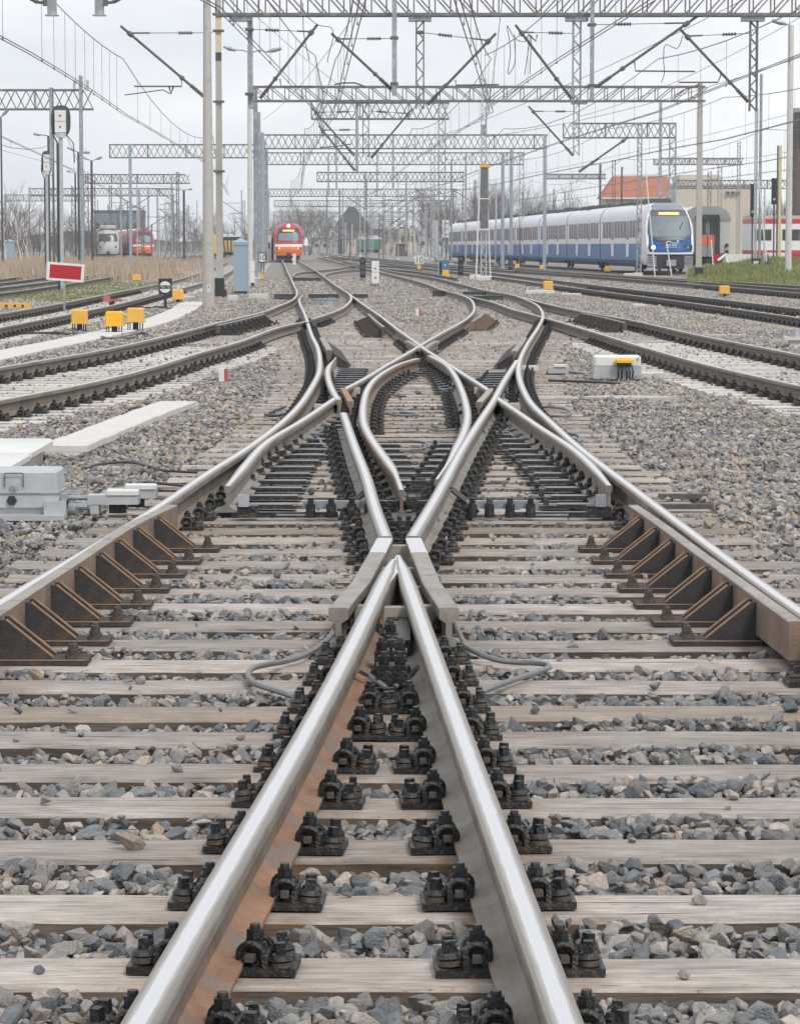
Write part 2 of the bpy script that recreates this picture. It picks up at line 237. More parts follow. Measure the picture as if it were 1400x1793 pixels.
# ---------------------------------------------------------------- mesh helpers
class MB:
    def __init__(s): s.v = []; s.f = []; s.m = []; s.uv = []
    def add(s, vs, fs, mi=0, uv=None):
        o = len(s.v); s.v += [tuple(p) for p in vs]; s.f += [tuple(i+o for i in f) for f in fs]
        s.m += (mi if isinstance(mi, list) else [mi]*len(fs)); s.uv += (uv if uv else [(0.0, 0.0)]*len(vs)); return s
    def box(s, c, d, rz=0.0, mi=0, M=None, taper=1.0):
        x, y, z = d[0]/2, d[1]/2, d[2]/2; vs = []
        R_ = Matrix.Rotation(rz, 3, 'Z') if M is None else M
        for k in (-1, 1):
            tp = taper if k > 0 else 1.0
            for a, b_ in ((-1, -1), (1, -1), (1, 1), (-1, 1)): vs.append(tuple(Vector(c)+R_@Vector((a*x*tp, b_*y*tp, k*z))))
        s.add(vs, [(3, 2, 1, 0), (4, 5, 6, 7), (0, 1, 5, 4), (1, 2, 6, 5), (2, 3, 7, 6), (3, 0, 4, 7)], mi); return s
    def cyl(s, p0, p1, r0, r1=None, n=8, mi=0, caps=True, ph=0.0):
        p0 = Vector(p0); p1 = Vector(p1); r1 = r0 if r1 is None else r1
        d = (p1-p0); d.normalize(); a = Vector((0, 0, 1)) if abs(d.z) < 0.9 else Vector((1, 0, 0)); u = d.cross(a).normalized(); w_ = d.cross(u)
        vs = []
        for p, r in ((p0, r0), (p1, r1)):
            for i in range(n):
                t_ = 2*pi*i/n+ph; vs.append(p+u*math.cos(t_)*r+w_*math.sin(t_)*r)
        fs = [(i, (i+1) % n, n+(i+1) % n, n+i) for i in range(n)]
        if caps: fs += [tuple(range(n-1, -1, -1)), tuple(range(n, 2*n))]
        s.add(vs, fs, mi); return s
    def tube(s, pts, r, n=6, mi=0, closed=False):
        P = [Vector(p) for p in pts]; vs = []; k = len(P); up = Vector((0, 0, 1))
        prev = None
        for i, p in enumerate(P):
            d = (P[min(i+1, k-1)]-P[max(i-1, 0)]).normalized()
            if prev is None:
                a = up if abs(d.z) < 0.9 else Vector((1, 0, 0)); u = d.cross(a).normalized()
            else: u = (prev-d*prev.dot(d)).normalized()
            prev = u; w_ = d.cross(u); rr_ = r[i] if isinstance(r, (list, tuple)) else r
            for j in range(n):
                t_ = 2*pi*j/n; vs.append(p+u*math.cos(t_)*rr_+w_*math.sin(t_)*rr_)
        fs = [(i*n+j, i*n+(j+1) % n, (i+1)*n+(j+1) % n, (i+1)*n+j) for i in range(k-1) for j in range(n)]
        fs += [tuple(range(n-1, -1, -1)), tuple(range((k-1)*n, k*n))]
        s.add(vs, fs, mi); return s
    def prism(s, poly, axis_vec, mi=0):     # poly: list of 3-D points (planar), extruded along axis_vec
        n = len(poly); a = Vector(axis_vec); vs = [Vector(p) for p in poly]+[Vector(p)+a for p in poly]
        s.add(vs, [tuple(range(n-1, -1, -1)), tuple(range(n, 2*n))]+[(i, (i+1) % n, n+(i+1) % n, n+i) for i in range(n)], mi); return s
    def xform(s, M):
        s.v = [tuple(M@Vector(p)) for p in s.v]; return s
    def join(s, o, M=None):
        vs = [tuple(M@Vector(p)) for p in o.v] if M is not None else o.v
        s.add(vs, o.f, list(o.m), list(o.uv)); return s
    def mesh(s, name, mats, smooth=None):
        me = bpy.data.meshes.new(name); me.from_pydata(s.v, [], s.f)
        for m_ in ([mats] if isinstance(mats, str) else mats): me.materials.append(MATS[m_])
        if any(s.m): me.polygons.foreach_set('material_index', s.m)
        if any(u != (0.0, 0.0) for u in s.uv[:60]):
            ul = me.uv_layers.new(name='UVMap'); li = np.empty(len(me.loops), dtype=np.int32); me.loops.foreach_get('vertex_index', li)
            ul.data.foreach_set('uv', np.array(s.uv, dtype=np.float32)[li].ravel())
        if smooth is not None:
            me.polygons.foreach_set('use_smooth', [True]*len(me.polygons)); me.set_sharp_from_angle(angle=math.radians(smooth))
        me.update(); return me
    def build(s, name, mats, parent=None, smooth=None, loc=None):
        return link(name, s.mesh(name, mats, smooth), parent, loc)
def link(name, me, parent=None, loc=None, rz=0.0):
    o = bpy.data.objects.new(name, me); C.objects.link(o)
    if parent is not None: o.parent = parent
    if loc is not None: o.location = loc
    if rz: o.rotation_euler = (0, 0, rz)
    return o
def tag(o, label, cat, group=None):
    o['label'] = label; o['category'] = cat
    if group: o['group'] = group
    return o
def thing(name, label, cat, loc=(0, 0, 0), group=None, rz=0.0):
    o = bpy.data.objects.new(name, None); C.objects.link(o); o.location = loc; o.rotation_euler = (0, 0, rz); return tag(o, label, cat, group)
def structure(o, kind='structure'): o['kind'] = kind; return o
def catmull(pts, step=0.5, smooth=0):
    P = [Vector(p) for p in pts]; P = [P[0]*2-P[1]]+P+[P[-1]*2-P[-2]]; out_ = []
    for i in range(1, len(P)-2):
        n = max(1, int((P[i+1]-P[i]).length/step))
        for k in range(n):
            t_ = k/n; a, b_, c, d = P[i-1], P[i], P[i+1], P[i+2]
            d1, d2, d3 = (b_-a).length, (c-b_).length, (d-c).length
            m0 = ((b_-a)/d1*d2+(c-b_)/d2*d1)/(d1+d2)*d2; m1 = ((c-b_)/d2*d3+(d-c)/d3*d2)/(d2+d3)*d2
            t2 = t_*t_; t3 = t2*t_
            out_.append(b_*(2*t3-3*t2+1)+m0*(t3-2*t2+t_)+c*(-2*t3+3*t2)+m1*(t3-t2))
    out_.append(P[-2])
    for _ in range(smooth):
        q = out_[:]
        for i in range(1, len(q)-1): q[i] = (out_[i-1]+out_[i]*2+out_[i+1])*0.25
        out_ = q
    return out_
# ================================================================ the ground
GR = -0.085
def ground_sheet():
    xs = [-740, -300, -120, -60, -30]+[-16+i*0.5 for i in range(65)]+[30, 60, 120, 300, 740]
    ys = [-20, 2]+[4+i*0.5 for i in range(140)]+[75+i*3 for i in range(40)]+[200, 260, 340, 500, 900, 1260]
    mb = MB(); vs = []; fs = []
    for y in ys:
        for x in xs:
            z = GR+(0.012*math.sin(x*3.1+y*1.7)+0.012*math.sin(x*1.3-y*2.3) if abs(x) < 17 and y < 75 else 0)
            if y > 75: z -= min(0.03, (y-75)*0.001)
            vs.append((x, y, z))
    n = len(xs)
    fs = [(j*n+i, j*n+i+1, (j+1)*n+i+1, (j+1)*n+i) for j in range(len(ys)-1) for i in range(n-1)]
    mi = []
    for f in fs:
        yy = (vs[f[0]][1]+vs[f[2]][1])/2; mi.append(0 if yy < 140 else 1)
    mb.add(vs, fs, mi); structure(mb.build('ground', ['ballast_bed', 'yard_ground'], smooth=60))
ground_sheet()
# ================================================================ tracks
PROF = [(0.070, 0.0), (0.070, 0.010), (0.030, 0.021), (0.010, 0.038), (0.0085, 0.105), (0.013, 0.112), (0.034, 0.121), (0.0358, 0.148), (0.0335, 0.1545), (0.025, 0.1582), (0.0, 0.159)]
PROF = PROF+[(-x, z) for x, z in PROF[-2::-1]]
PMAT = []
for i in range(len(PROF)):
    a = PROF[i]; b = PROF[(i+1) % len(PROF)]
    if a[1] >= 0.154 and b[1] >= 0.154: PMAT.append(0)
    elif a[1] >= 0.120 and b[1] >= 0.120: PMAT.append(1)
    elif a[1] <= 0.038 and b[1] <= 0.038: PMAT.append(3)
    else: PMAT.append(2)
ZB = 0.021
def arc_at(path, s):
    for i in range(len(path)-1):
        d = (path[i+1]-path[i]).length
        if s <= d: return path[i].lerp(path[i+1], s/d if d else 0)
        s -= d
    return path[-1]
def rail(parent, path, name='rail', mats=('steel_top', 'steel_side_grey', 'steel_side'), dz=0.0, head=None, foot=None, hh=1.0, label=None, voff=None, lat=0.0):
    P = [Vector((p[0], p[1])) for p in path]; vs = []; uv = []; n = len(PROF); cum = 0.0; v0 = random.uniform(0, 50) if voff is None else voff
    total = sum((P[i+1]-P[i]).length for i in range(len(P)-1))
    for i, p in enumerate(P):
        if i: cum += (p-P[i-1]).length
        d = P[min(i+1, len(P)-1)]-P[max(i-1, 0)]; d.normalize(); nx, ny = d.y, -d.x
        hs = head(cum, total) if head else 1.0; fs_ = foot(cum, total) if foot else 1.0
        for x, z in PROF:
            if z > 0.11: xx = x*hs
            elif z < 0.03: xx = x*fs_
            else: xx = x
            xx += lat
            vs.append((p.x+nx*xx, p.y+ny*xx, ZB+dz+z*hh)); uv.append((x/0.0358+0.001, cum+v0))
    fs = []; mi = []
    for i in range(len(P)-1):
        for j in range(n):
            k = (j+1) % n; fs.append((i*n+k, i*n+j, (i+1)*n+j, (i+1)*n+k)); mi.append(PMAT[j])
    fs.append(tuple(range(n))); mi.append(2); fs.append(tuple(range(len(P)*n-1, (len(P)-1)*n-1, -1))); mi.append(2)
    mb = MB(); mb.add(vs, fs, mi, uv); o = mb.build(name, list(mats)+([mats[2]] if len(mats) < 4 else []), parent, smooth=15)
    if label: o['label'] = label
    return o
def W(*pts):      # measured photo points (y > 400) become world points on the rail top; small pairs are metres already
    out_ = []
    for p in pts:
        out_.append(G(p[0], p[1], 0.18) if p[1] > 400 else p)
    return out_
def sp(pts, step=0.5, smooth=2):
    return [Vector((p[0], p[1])) for p in catmull([(a[0], a[1], 0) for a in pts], step, smooth)]
def xat(path, y):
    for i in range(len(path)-1):
        a, b = path[i], path[i+1]
        if (a.y-y)*(b.y-y) <= 0 and a.y != b.y: return a.x+(b.x-a.x)*(y-a.y)/(b.y-a.y)
    return None
SLEEPER_RECTS = []     # (cx, cy, halflen, halfwidth, angle) used to keep ballast off the timbers
def sleeper_mesh(Lh, width=0.26, h=0.15, stains=(), jit=0.006, mats='wood', r=random):
    n = max(6, int(Lh*2/0.12)); prof = [(-width/2, -h), (-width/2, -0.014), (-width/2+0.012, 0), (0, 0.0015), (width/2-0.012, 0), (width/2, -0.014), (width/2, -h)]
    k = len(prof); vs = []; st = []; a1, a2 = r.uniform(0, 9), r.uniform(0, 9)
    for i in range(n+1):
        x = -Lh+2*Lh*i/n; s_ = 0.0
        for q in stains: s_ = max(s_, math.exp(-abs(x-q)/0.16))
        ex = r.uniform(-0.01, 0.01) if i in (0, n) else 0
        for (y, z) in prof:
            vs.append((x+ex, y+jit*math.sin(x*1.7+a1)*0.6+r.uniform(-0.0015, 0.0015), z+(0.0015*math.sin(x*2.3+a2) if z > -0.1 else 0)+(r.uniform(-0.0012, 0.0008) if z > -0.1 else 0))); st.append(s_)
    fs = [(i*k+j, (i+1)*k+j, (i+1)*k+j+1, i*k+j+1) for i in range(n) for j in range(k-1)]
    fs += [tuple(range(k)), tuple(range((n+1)*k-1, n*k-1, -1))]
    return vs, fs, st
def place_sleeper(parent, x0, y0, x1, y1, stains=(), mats='wood', width=0.26, name='sleeper', rect=True, joined=None, z=0.0, taper=0):
    c = Vector(((x0+x1)/2, (y0+y1)/2, z)); d = Vector((x1-x0, y1-y0)); Lh = d.length/2; ang = math.atan2(d.y, d.x)
    if rect: SLEEPER_RECTS.append((c.x, c.y, Lh, width/2, ang))
    vs, fs, st = sleeper_mesh(Lh, width, stains=stains)
    if joined is not None:
        joined.join(MB().add(vs, fs), Matrix.Translation(c)@Matrix.Rotation(ang, 4, 'Z')); return None
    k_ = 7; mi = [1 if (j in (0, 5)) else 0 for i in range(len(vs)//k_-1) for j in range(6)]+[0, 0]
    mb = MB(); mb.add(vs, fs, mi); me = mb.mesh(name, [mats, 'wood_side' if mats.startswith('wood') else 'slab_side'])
    at = me.attributes.new('stain', 'FLOAT', 'POINT'); at.data.foreach_set('value', st)
    o = link(name, me, parent); o.location = c; o.rotation_euler = (random.uniform(-0.006, 0.006), 0, ang); return o
# --- the rail fastening: ribbed plate, W-shaped spring clips with nuts, screws with collars
def fastening_mesh(lod=0, rust=False):
    mb = MB(); gm = 1 if rust else 0
    mb.box((0, 0, 0.010), (0.40, 0.15, 0.0195), mi=gm)
    for s in (-1, 1):
        mb.box((s*0.128, 0, 0.034), (0.014, 0.15, 0.030), mi=0)
        if lod == 0:
            for t_ in (-1, 1):
                arc = [(s*(0.098+0.030*math.cos(q)), t_*0.044, 0.043+0.028*math.sin(q)) for q in [math.radians(-55+290*i/10) for i in range(11)]]
                mb.tube([(s*0.06, t_*0.052, 0.045)]+arc[::-1] if False else arc, 0.0085, 6, mi=0)
                mb.box((s*0.098, t_*0.055, 0.040), (0.022, 0.028, 0.016), mi=2)
                mb.tube([(s*0.085, t_*0.044, 0.020), (s*0.075, t_*0.02, 0.042), (s*0.07, 0, 0.047)], 0.0085, 5, mi=0)
            mb.cyl((s*0.098, 0, 0.030), (s*0.098, 0, 0.066), 0.027, 0.027, 10, mi=0)
            mb.cyl((s*0.098, 0, 0.066), (s*0.098, 0, 0.098), 0.0215, 0.0215, 6, mi=0)
            mb.cyl((s*0.098, 0, 0.098), (s*0.098, 0, 0.110), 0.013, 0.012, 8, mi=0)
            for t_ in (-1, 1):
                y = t_*0.042
                mb.cyl((s*0.164, y, 0.020), (s*0.164, y, 0.033), 0.029, 0.027, 10, mi=1)
                mb.cyl((s*0.164, y, 0.033), (s*0.164, y, 0.038), 0.022, 0.030, 10, mi=1)
                mb.cyl((s*0.164, y, 0.038), (s*0.164, y, 0.050), 0.028, 0.020, 10, mi=0)
                mb.cyl((s*0.164, y, 0.050), (s*0.164, y, 0.078), 0.017, 0.0155, 4, mi=0, ph=0.6*t_)
        else:
            arc = [(s*(0.098+0.038*math.cos(q)), -0.05, 0.047+0.038*math.sin(q)) for q in [math.radians(-55+290*i/6) for i in range(7)]]
            mb.tube(arc, 0.010, 4, mi=0)
            mb.cyl((s*0.098, 0, 0.02), (s*0.098, 0, 0.098), 0.026, 0.022, 6, mi=0)
            mb.cyl((s*0.164, -0.03, 0.020), (s*0.164, -0.03, 0.06), 0.027, 0.018, 5, mi=0)
    return mb
FM = fastening_mesh(0); FM1 = fastening_mesh(1)
FAST_ME = FM.mesh('rail_fastening', ['greasy', 'greasy_brown', 'clip_tip'], smooth=35)
FAST_ME1 = FM1.mesh('rail_fastening_small', ['greasy', 'greasy_brown', 'clip_tip'])
CLIP_B = MB(); SCREW_B = MB(); BASE_B = MB(); BASE_B.box((0, 0, 0.010), (0.40, 0.15, 0.0195), mi=0); [BASE_B.box((s*0.128, 0, 0.034), (0.014, 0.15, 0.030), mi=0) for s in (-1, 1)]
for t_ in (-1, 1):
    CLIP_B.tube([(0.030*math.cos(q), t_*0.044, 0.043+0.028*math.sin(q)) for q in [math.radians(-55+290*i/14) for i in range(15)]], 0.0085, 8); CLIP_B.box((0, t_*0.055, 0.040), (0.022, 0.028, 0.016), mi=2); CLIP_B.tube([(-0.013, t_*0.044, 0.020), (-0.022, t_*0.02, 0.042), (-0.028, 0, 0.047)], 0.0085, 6)
CLIP_B.cyl((0, 0, 0.030), (0, 0, 0.066), 0.027, 0.027, 12); CLIP_B.cyl((0, 0, 0.066), (0, 0, 0.098), 0.0215, 0.0215, 6); CLIP_B.cyl((0, 0, 0.098), (0, 0, 0.110), 0.013, 0.012, 10)
SCREW_B.cyl((0, 0, 0.020), (0, 0, 0.033), 0.029, 0.027, 14, mi=1); SCREW_B.cyl((0, 0, 0.033), (0, 0, 0.038), 0.022, 0.030, 14, mi=1); SCREW_B.cyl((0, 0, 0.038), (0, 0, 0.050), 0.028, 0.020, 14); SCREW_B.cyl((0, 0, 0.050), (0, 0, 0.078), 0.0175, 0.0155, 4, ph=0.6)
GM_ = ['greasy', 'greasy_brown', 'clip_tip']; CLIP_ME = CLIP_B.mesh('spring_clip', GM_, smooth=35); SCREW_ME = SCREW_B.mesh('screw', GM_, smooth=35); BASE_ME = BASE_B.mesh('base_plate', GM_)
FASTPOS = []
def fastenings(parent, spots, limit=290):
    # spots: (x, y, heading of rail); the nearest become parts, the rest one joined part
    spots.sort(key=lambda q: q[1]); far = MB(); nf = 0
    for i, (x, y, a) in enumerate(spots):
        FASTPOS.append((x, y)); z = 0.0016+0.0009*(i % 5)
        if i < limit:
            near = y < 9.6 and parent is X
            o = link('rail_fastening', BASE_ME if near else (FAST_ME if y < 42 else FAST_ME1), parent, (x, y, z), a-pi/2+random.uniform(-0.02, 0.02))
            o.scale = (0.93, 0.93, 0.93)
            if near:
                for s in (-1, 1):
                    link('spring_clip', CLIP_ME, o, (s*0.098, random.uniform(-0.006, 0.006), 0), (0 if s > 0 else pi)+random.uniform(-0.12, 0.12))
                    for t_ in (-1, 1): link('screw', SCREW_ME, o, (s*0.164, t_*0.042, random.uniform(-0.004, 0.005)), random.uniform(0, 6)).rotation_euler = (random.uniform(-0.09, 0.09), random.uniform(-0.09, 0.09), random.uniform(0, 6))
        else:
            far.join(FM1, Matrix.Translation((x, y, z))@Matrix.Rotation(a-pi/2, 4, 'Z')); nf += 1
    if nf: structure(far.build('rail_fastening', ['greasy', 'greasy_brown', 'clip_tip'], parent), 'stuff')
# ---------------------------------------------------------------- the slip crossing in the foreground
X = thing('slip_crossing', 'large crossing of shiny rails meeting in an X in the foreground on wooden sleepers', 'railway crossing')
LSTOCK = sp(W((-2.07, 4.0), (0, 1055), (280, 885), (380, 817), (414, 797), (460, 765), (508, 726), (548, 673), (558, 653), (560, 634), (557, 611), (546, 587), (539, 566)))
RSTOCK = sp(W((1.98, 4.0), (1400, 1070), (1180, 909), (1089, 840), (1043, 806), (997, 769), (963, 737), (933, 710), (915, 680), (907, 646), (912, 623), (922, 603), (943, 570), (950, 554), (948, 544), (940, 534), (920, 524), (896, 516), (860, 510), (812, 498), (750, 484), (700, 477), (662, 468), (616, 459), (578, 451)), smooth=3)
RLR_FAR = sp(W((740, 607), (700, 579), (666, 553), (631, 529), (611, 514), (589, 500), (570, 486), (553, 474), (537, 465), (520, 455), (511, 450)), smooth=3)
LRL_FAR = sp(W((600, 682), (637, 663), (671, 642), (706, 622), (731, 607), (770, 584), (800, 568), (820, 555), (829, 544), (829, 533), (821, 522), (800, 514), (780, 509), (750, 498), (720, 489), (700, 484), (640, 470), (600, 461), (556, 450)), smooth=3)
VL = [Vector(p) for p in ((-0.556, 4.0), (-0.475, 5.33), (-0.245, 9.0), (-0.03, 13.25))]
VR = [Vector(p) for p in ((0.354, 4.0), (0.302, 5.33), (0.159, 9.0), (-0.005, 13.4))]
LRR = sp(W((722, 938), (757, 880), (810, 783), (839, 737), (866, 696), (878, 673), (892, 650), (905, 630)), smooth=1)
RLL = sp(W((675, 938), (654, 880), (645, 845), (620, 778), (601, 722)), smooth=1)
RLLB = sp(W((592, 699), (583, 684), (575, 663), (574, 645), (588, 625)), 0.4, 1)
LBLADE = sp(W((398, 850), (426, 817), (471, 769), (517, 742), (591, 693)), smooth=1)
RLR_N = sp(W((1066, 849), (1030, 808), (997, 780), (951, 751), (906, 720), (869, 695)), smooth=1)
RLR_I = [Vector(G(858, 684, 0.18)), Vector(G(738, 607, 0.18))]
INL = sp(W((731, 627), (706, 634), (680, 646), (654, 665), (642, 683), (637, 702), (635, 723), (638, 744), (650, 767), (666, 790), (689, 822), (703, 857)), 0.3, 2)
INR = sp(W((752, 622), (780, 637), (794, 653), (806, 677), (814, 701), (818, 725), (817, 737), (810, 760), (798, 783), (785, 808), (764, 838)), 0.3, 2)
def dens(p, step=0.5): return sp([tuple(a) for a in p], step, 0)
grey = ('steel_top', 'steel_side_grey', 'steel_side_grey'); rusty = ('steel_top', 'steel_side', 'web_orange'); dull = ('check_top', 'steel_side', 'steel_side_grey')
rail(X, LSTOCK); rail(X, RSTOCK, dz=-0.0006)
rail(X, dens(VL), mats=('steel_top', 'steel_side_grey', 'web_brown', 'web_orange'), head=lambda s, t: min(1, 0.35+(t-s)*1.1) if t-s < 0.8 else 1, label='rail with orange rust on its web and foot')
rail(X, dens(VR), mats=grey, dz=-0.0012, head=lambda s, t: min(1, 0.30+(t-s)*1.0) if t-s < 0.9 else 1)
rail(X, LRR, mats=grey, dz=-0.0008); rail(X, RLL, mats=grey, dz=-0.0014)
rail(X, RLLB, 'switch_blade', mats=grey, dz=-0.002, head=lambda s, t: 1 if t-s > 3 else max(0.3, (t-s)/3))
rail(X, LBLADE, 'switch_blade', mats=grey, dz=-0.003, head=lambda s, t: max(0.55, min(1, 0.5+s/3)), foot=lambda s, t: 1.15)
rail(X, RLR_N, 'switch_blade', mats=grey, dz=-0.0026, head=lambda s, t: max(0.55, min(1, 0.5+s/3)), foot=lambda s, t: 1.15)
rail(X, dens(RLR_I), mats=grey, dz=-0.0018)
rail(X, RLR_FAR, mats=('steel_top', 'steel_side_grey', 'steel_side'), dz=-0.0022)
rail(X, LRL_FAR, mats=('steel_top', 'steel_side_grey', 'steel_side'), dz=-0.0004)
rail(X, INL, 'switch_blade', mats=('steel_top', 'web_orange', 'web_brown', 'steel_side'), dz=-0.001, head=lambda s, t: 1 if t-s > 2 else max(0.5, (t-s)/2), foot=lambda s, t: 1.1, label='curved switch blade with orange rusty side')
rail(X, INR, 'switch_blade', mats=grey, dz=-0.0028, head=lambda s, t: 1 if t-s > 3 else max(0.35, (t-s)/3))
# wing rails of the near frog and of the far frog, knuckle guards of the two obtuse frogs
def bar(parent, pts, w, z0, z1, name, mats, flare=0.0, under=True):
    P = [Vector((p[0], p[1])) for p in pts]; mb = MB(); vs = []; n = len(P)
    pr = [(-0.5, 1.0), (-0.42, 1.04), (0.42, 1.04), (0.5, 1.0), (0.5, 0.74), (0.16, 0.62), (0.16, 0.14), (0.75, 0.06), (0.75, 0), (-0.75, 0), (-0.75, 0.06), (-0.16, 0.14), (-0.16, 0.62), (-0.5, 0.74)]
    if not under: pr = [(-0.5, 0.97), (-0.42, 1.0), (0.42, 1.0), (0.5, 0.97), (0.5, 0), (-0.5, 0)]
    k = len(pr); mi = []
    for i, p in enumerate(P):
        d = (P[min(i+1, n-1)]-P[max(i-1, 0)]).normalized(); nx, ny = d.y, -d.x; wi = w*(1+(flare if i == n-1 else 0))
        for a, b in pr: vs.append((p.x+nx*a*wi, p.y+ny*a*wi, z0+(z1-z0)*b/1.04))
    fs = []
    for i in range(n-1):
        for j in range(k):
            j2 = (j+1) % k; fs.append((i*k+j, i*k+j2, (i+1)*k+j2, (i+1)*k+j)); mi.append((2 if len(mats) > 2 and i == 0 else 0) if j <= 2 else 1)
    fs += [tuple(range(k-1, -1, -1)), tuple(range((n-1)*k, n*k))]; mi += [1, 1]
    mb.add(vs, fs, mi, [(0.2, 0.1*q) for q in range(len(vs))]); return mb.build(name, mats, parent, smooth=25)
bar(X, W((673, 941), (660, 966), (631, 1017), (605, 1047), (592, 1063)), 0.078, ZB, 0.178, 'wing_rail', ['check_top', 'steel_side_grey', 'steel_top'])
bar(X, W((724, 941), (734, 966), (755, 1017), (775, 1047), (786, 1063)), 0.078, ZB, 0.178, 'wing_rail', ['check_top', 'steel_side_grey', 'steel_top'])
for (px, py, w_) in ((695, 960, 0.13), (677, 1000, 0.09), (715, 1000, 0.09), (655, 1033, 0.09), (733, 1033, 0.09), (637, 1066, 0.085), (752, 1066, 0.085), (692, 1069, 0.11)):
    g = G(px, py, 0.12); mb = MB(); mb.box((0, 0, 0.05), (w_, 0.09, 0.10), taper=0.8); mb.build('filler_block', 'filler_block', X, loc=(g[0], g[1], 0.035))
bar(X, W((714, 618), (690, 606)) and [G(736, 609, 0.18), G(722, 600, 0.18), G(712, 596, 0.18)], 0.075, ZB, 0.176, 'wing_rail', ['check_top', 'steel_side_grey'])
bar(X, [G(742, 609, 0.18), G(755, 600, 0.18), G(765, 596, 0.18)], 0.075, ZB, 0.1755, 'wing_rail', ['check_top', 'steel_side_grey'])
bar(X, [G(600, 679, 0.18), G(607, 690, 0.18), G(614, 703, 0.18)], 0.06, ZB, 0.182, 'knuckle_guard', ['bracket_edge', 'web_orange'])
bar(X, [G(858, 681, 0.18), G(849, 692, 0.18), G(838, 704, 0.18)], 0.06, ZB, 0.182, 'knuckle_guard', ['filler_block', 'steel_side_grey'])
for (px, py) in ((622, 684), (838, 684), (588, 706), (880, 706), (560, 714), (900, 712)):
    g = G(px, py, 0.12); mb = MB(); mb.box((0, 0, 0.06), (0.11, 0.30, 0.12), taper=0.85); mb.build('filler_block', 'filler_block', X, loc=(g[0], g[1], 0.03))
# bolts seen inside the near frog
mb = MB(); mb.box((-0.005, 11.65, 0.056), (0.09, 1.1, 0.085)); mb.build('spacer', 'greasy', X)
mb = MB(); tp = [(-0.016, 13.52), (0.001, 13.52), (0.030, 13.0), (0.054, 12.1), (0.030, 12.1), (-0.010, 12.75), (-0.062, 12.1), (-0.085, 12.1), (-0.046, 13.0)]; n_ = len(tp)
mb.add([(x, y, 0.05) for x, y in tp]+[(x, y, 0.1762 if i > 1 else 0.170) for i, (x, y) in enumerate(tp)], [tuple(range(n_, 2*n_))]+[((i+1) % n_, i, n_+i, n_+(i+1) % n_) for i in range(n_)], [0]+[1]*n_, [(0.2, y) for x, y in tp]*2); mb.build('frog_nose', ['steel_top', 'steel_side_grey'], X)
for (px, py) in ((684, 1108), (668, 1140), (700, 1140), (672, 1165), (700, 1165)):
    g = G(px, py, 0.10); mb = MB(); mb.box((0, 0, 0.035), (0.054, 0.10, 0.07), mi=0); mb.cyl((0, 0, 0.07), (0, 0, 0.10), 0.024, 0.022, 6); mb.cyl((0, 0, 0.10), (0, 0, 0.115), 0.012, 0.011, 8)
    mb.build('frog_bolt', 'greasy', X, loc=(g[0], g[1], 0.035))
# --- timbers
ys = [5.66, 6.24, 6.88, 7.54, 8.17, 8.73, 9.32, 9.87, 10.49, 11.04, 11.59]
while ys[-1] < 80: ys.append(ys[-1]+0.6)
ys = [4.4, 5.03]+ys
BUP = sp(W((-5.55, 24.0), (0, 643), (171, 614), (274, 592), (377, 566), (460, 546), (486, 536), (508, 527), (518, 519), (520, 512), (515, 500), (505, 478), (495, 457), (490, 451)), smooth=3)
BLO = sp(W((-4.35, 22.4), (0, 700), (137, 674), (240, 650), (343, 619), (411, 600), (503, 569), (537, 562)), smooth=2)
BLO2 = sp(W((546, 558), (571, 550), (597, 540), (611, 529), (615, 522), (612, 515)), smooth=1)
RLL_FAR = sp(W((539, 564), (532, 546), (525, 531), (524, 524), (530, 517)), smooth=1)
CLO = sp(W((4.52, 24.0), (1400, 675), (1257, 643), (1150, 614), (1043, 582), (950, 555), (900, 542), (860, 528), (822, 519)), smooth=2)
CUP = sp(W((5.9, 28.0), (1400, 621), (1329, 607), (1221, 586), (1114, 562), (1025, 546), (946, 529), (917, 521)), smooth=2)
rail(X, RLL_FAR, 'switch_blade', dz=-0.001, head=lambda s, t: 1 if t-s > 6 else max(0.5, (t-s)/6))
rail(X, BLO2, dz=-0.003)
farwood = MB(); k = 0
for i, y in enumerate(ys):
    y = y+0.13+random.uniform(-0.015, 0.015)
    lx = xat(LSTOCK, y); rx = xat(RSTOCK, y); segs = []
    if y < 45:
        segs = [(lx-0.52, rx+0.52)]
    else:
        l0 = xat(BUP, y)-0.5; r0 = (xat(RLR_FAR, y) or 0)+0.5; l1 = (xat(LRL_FAR, y) or 0)-0.5; r1 = xat(RSTOCK, y)+0.5
        cu = xat(CUP, y) if y > 49.5 and y < 80 else None
        if cu: r1 = max(r1, cu+0.5)
        if y < 48: l0 = xat(LSTOCK, y)-0.55
        segs = [(l0, r1)] if l1-r0 < 0 else [(l0, r0), (l1, r1)]
    for (a, b) in segs:
        a += random.uniform(-0.05, 0.05); b += random.uniform(-0.05, 0.05); tilt = random.uniform(-0.012, 0.012)
        st = []
        for pth in (LSTOCK, RSTOCK, VL, VR, LRR, RLL, LBLADE, RLR_N, INL, INR, RLR_FAR, LRL_FAR):
            q = xat(pth, y)
            if q is not None and y < 60: st.append(q-(a+b)/2)
        dark = i in (9,) or (i > 12 and random.random() < 0.05)
        if y < 62: place_sleeper(X, a, y-tilt, b, y+tilt, st, 'wood_dark' if dark else 'wood')
        else: place_sleeper(X, a, y, b, y, joined=farwood)
structure(farwood.build('sleeper', 'wood', X), 'stuff')
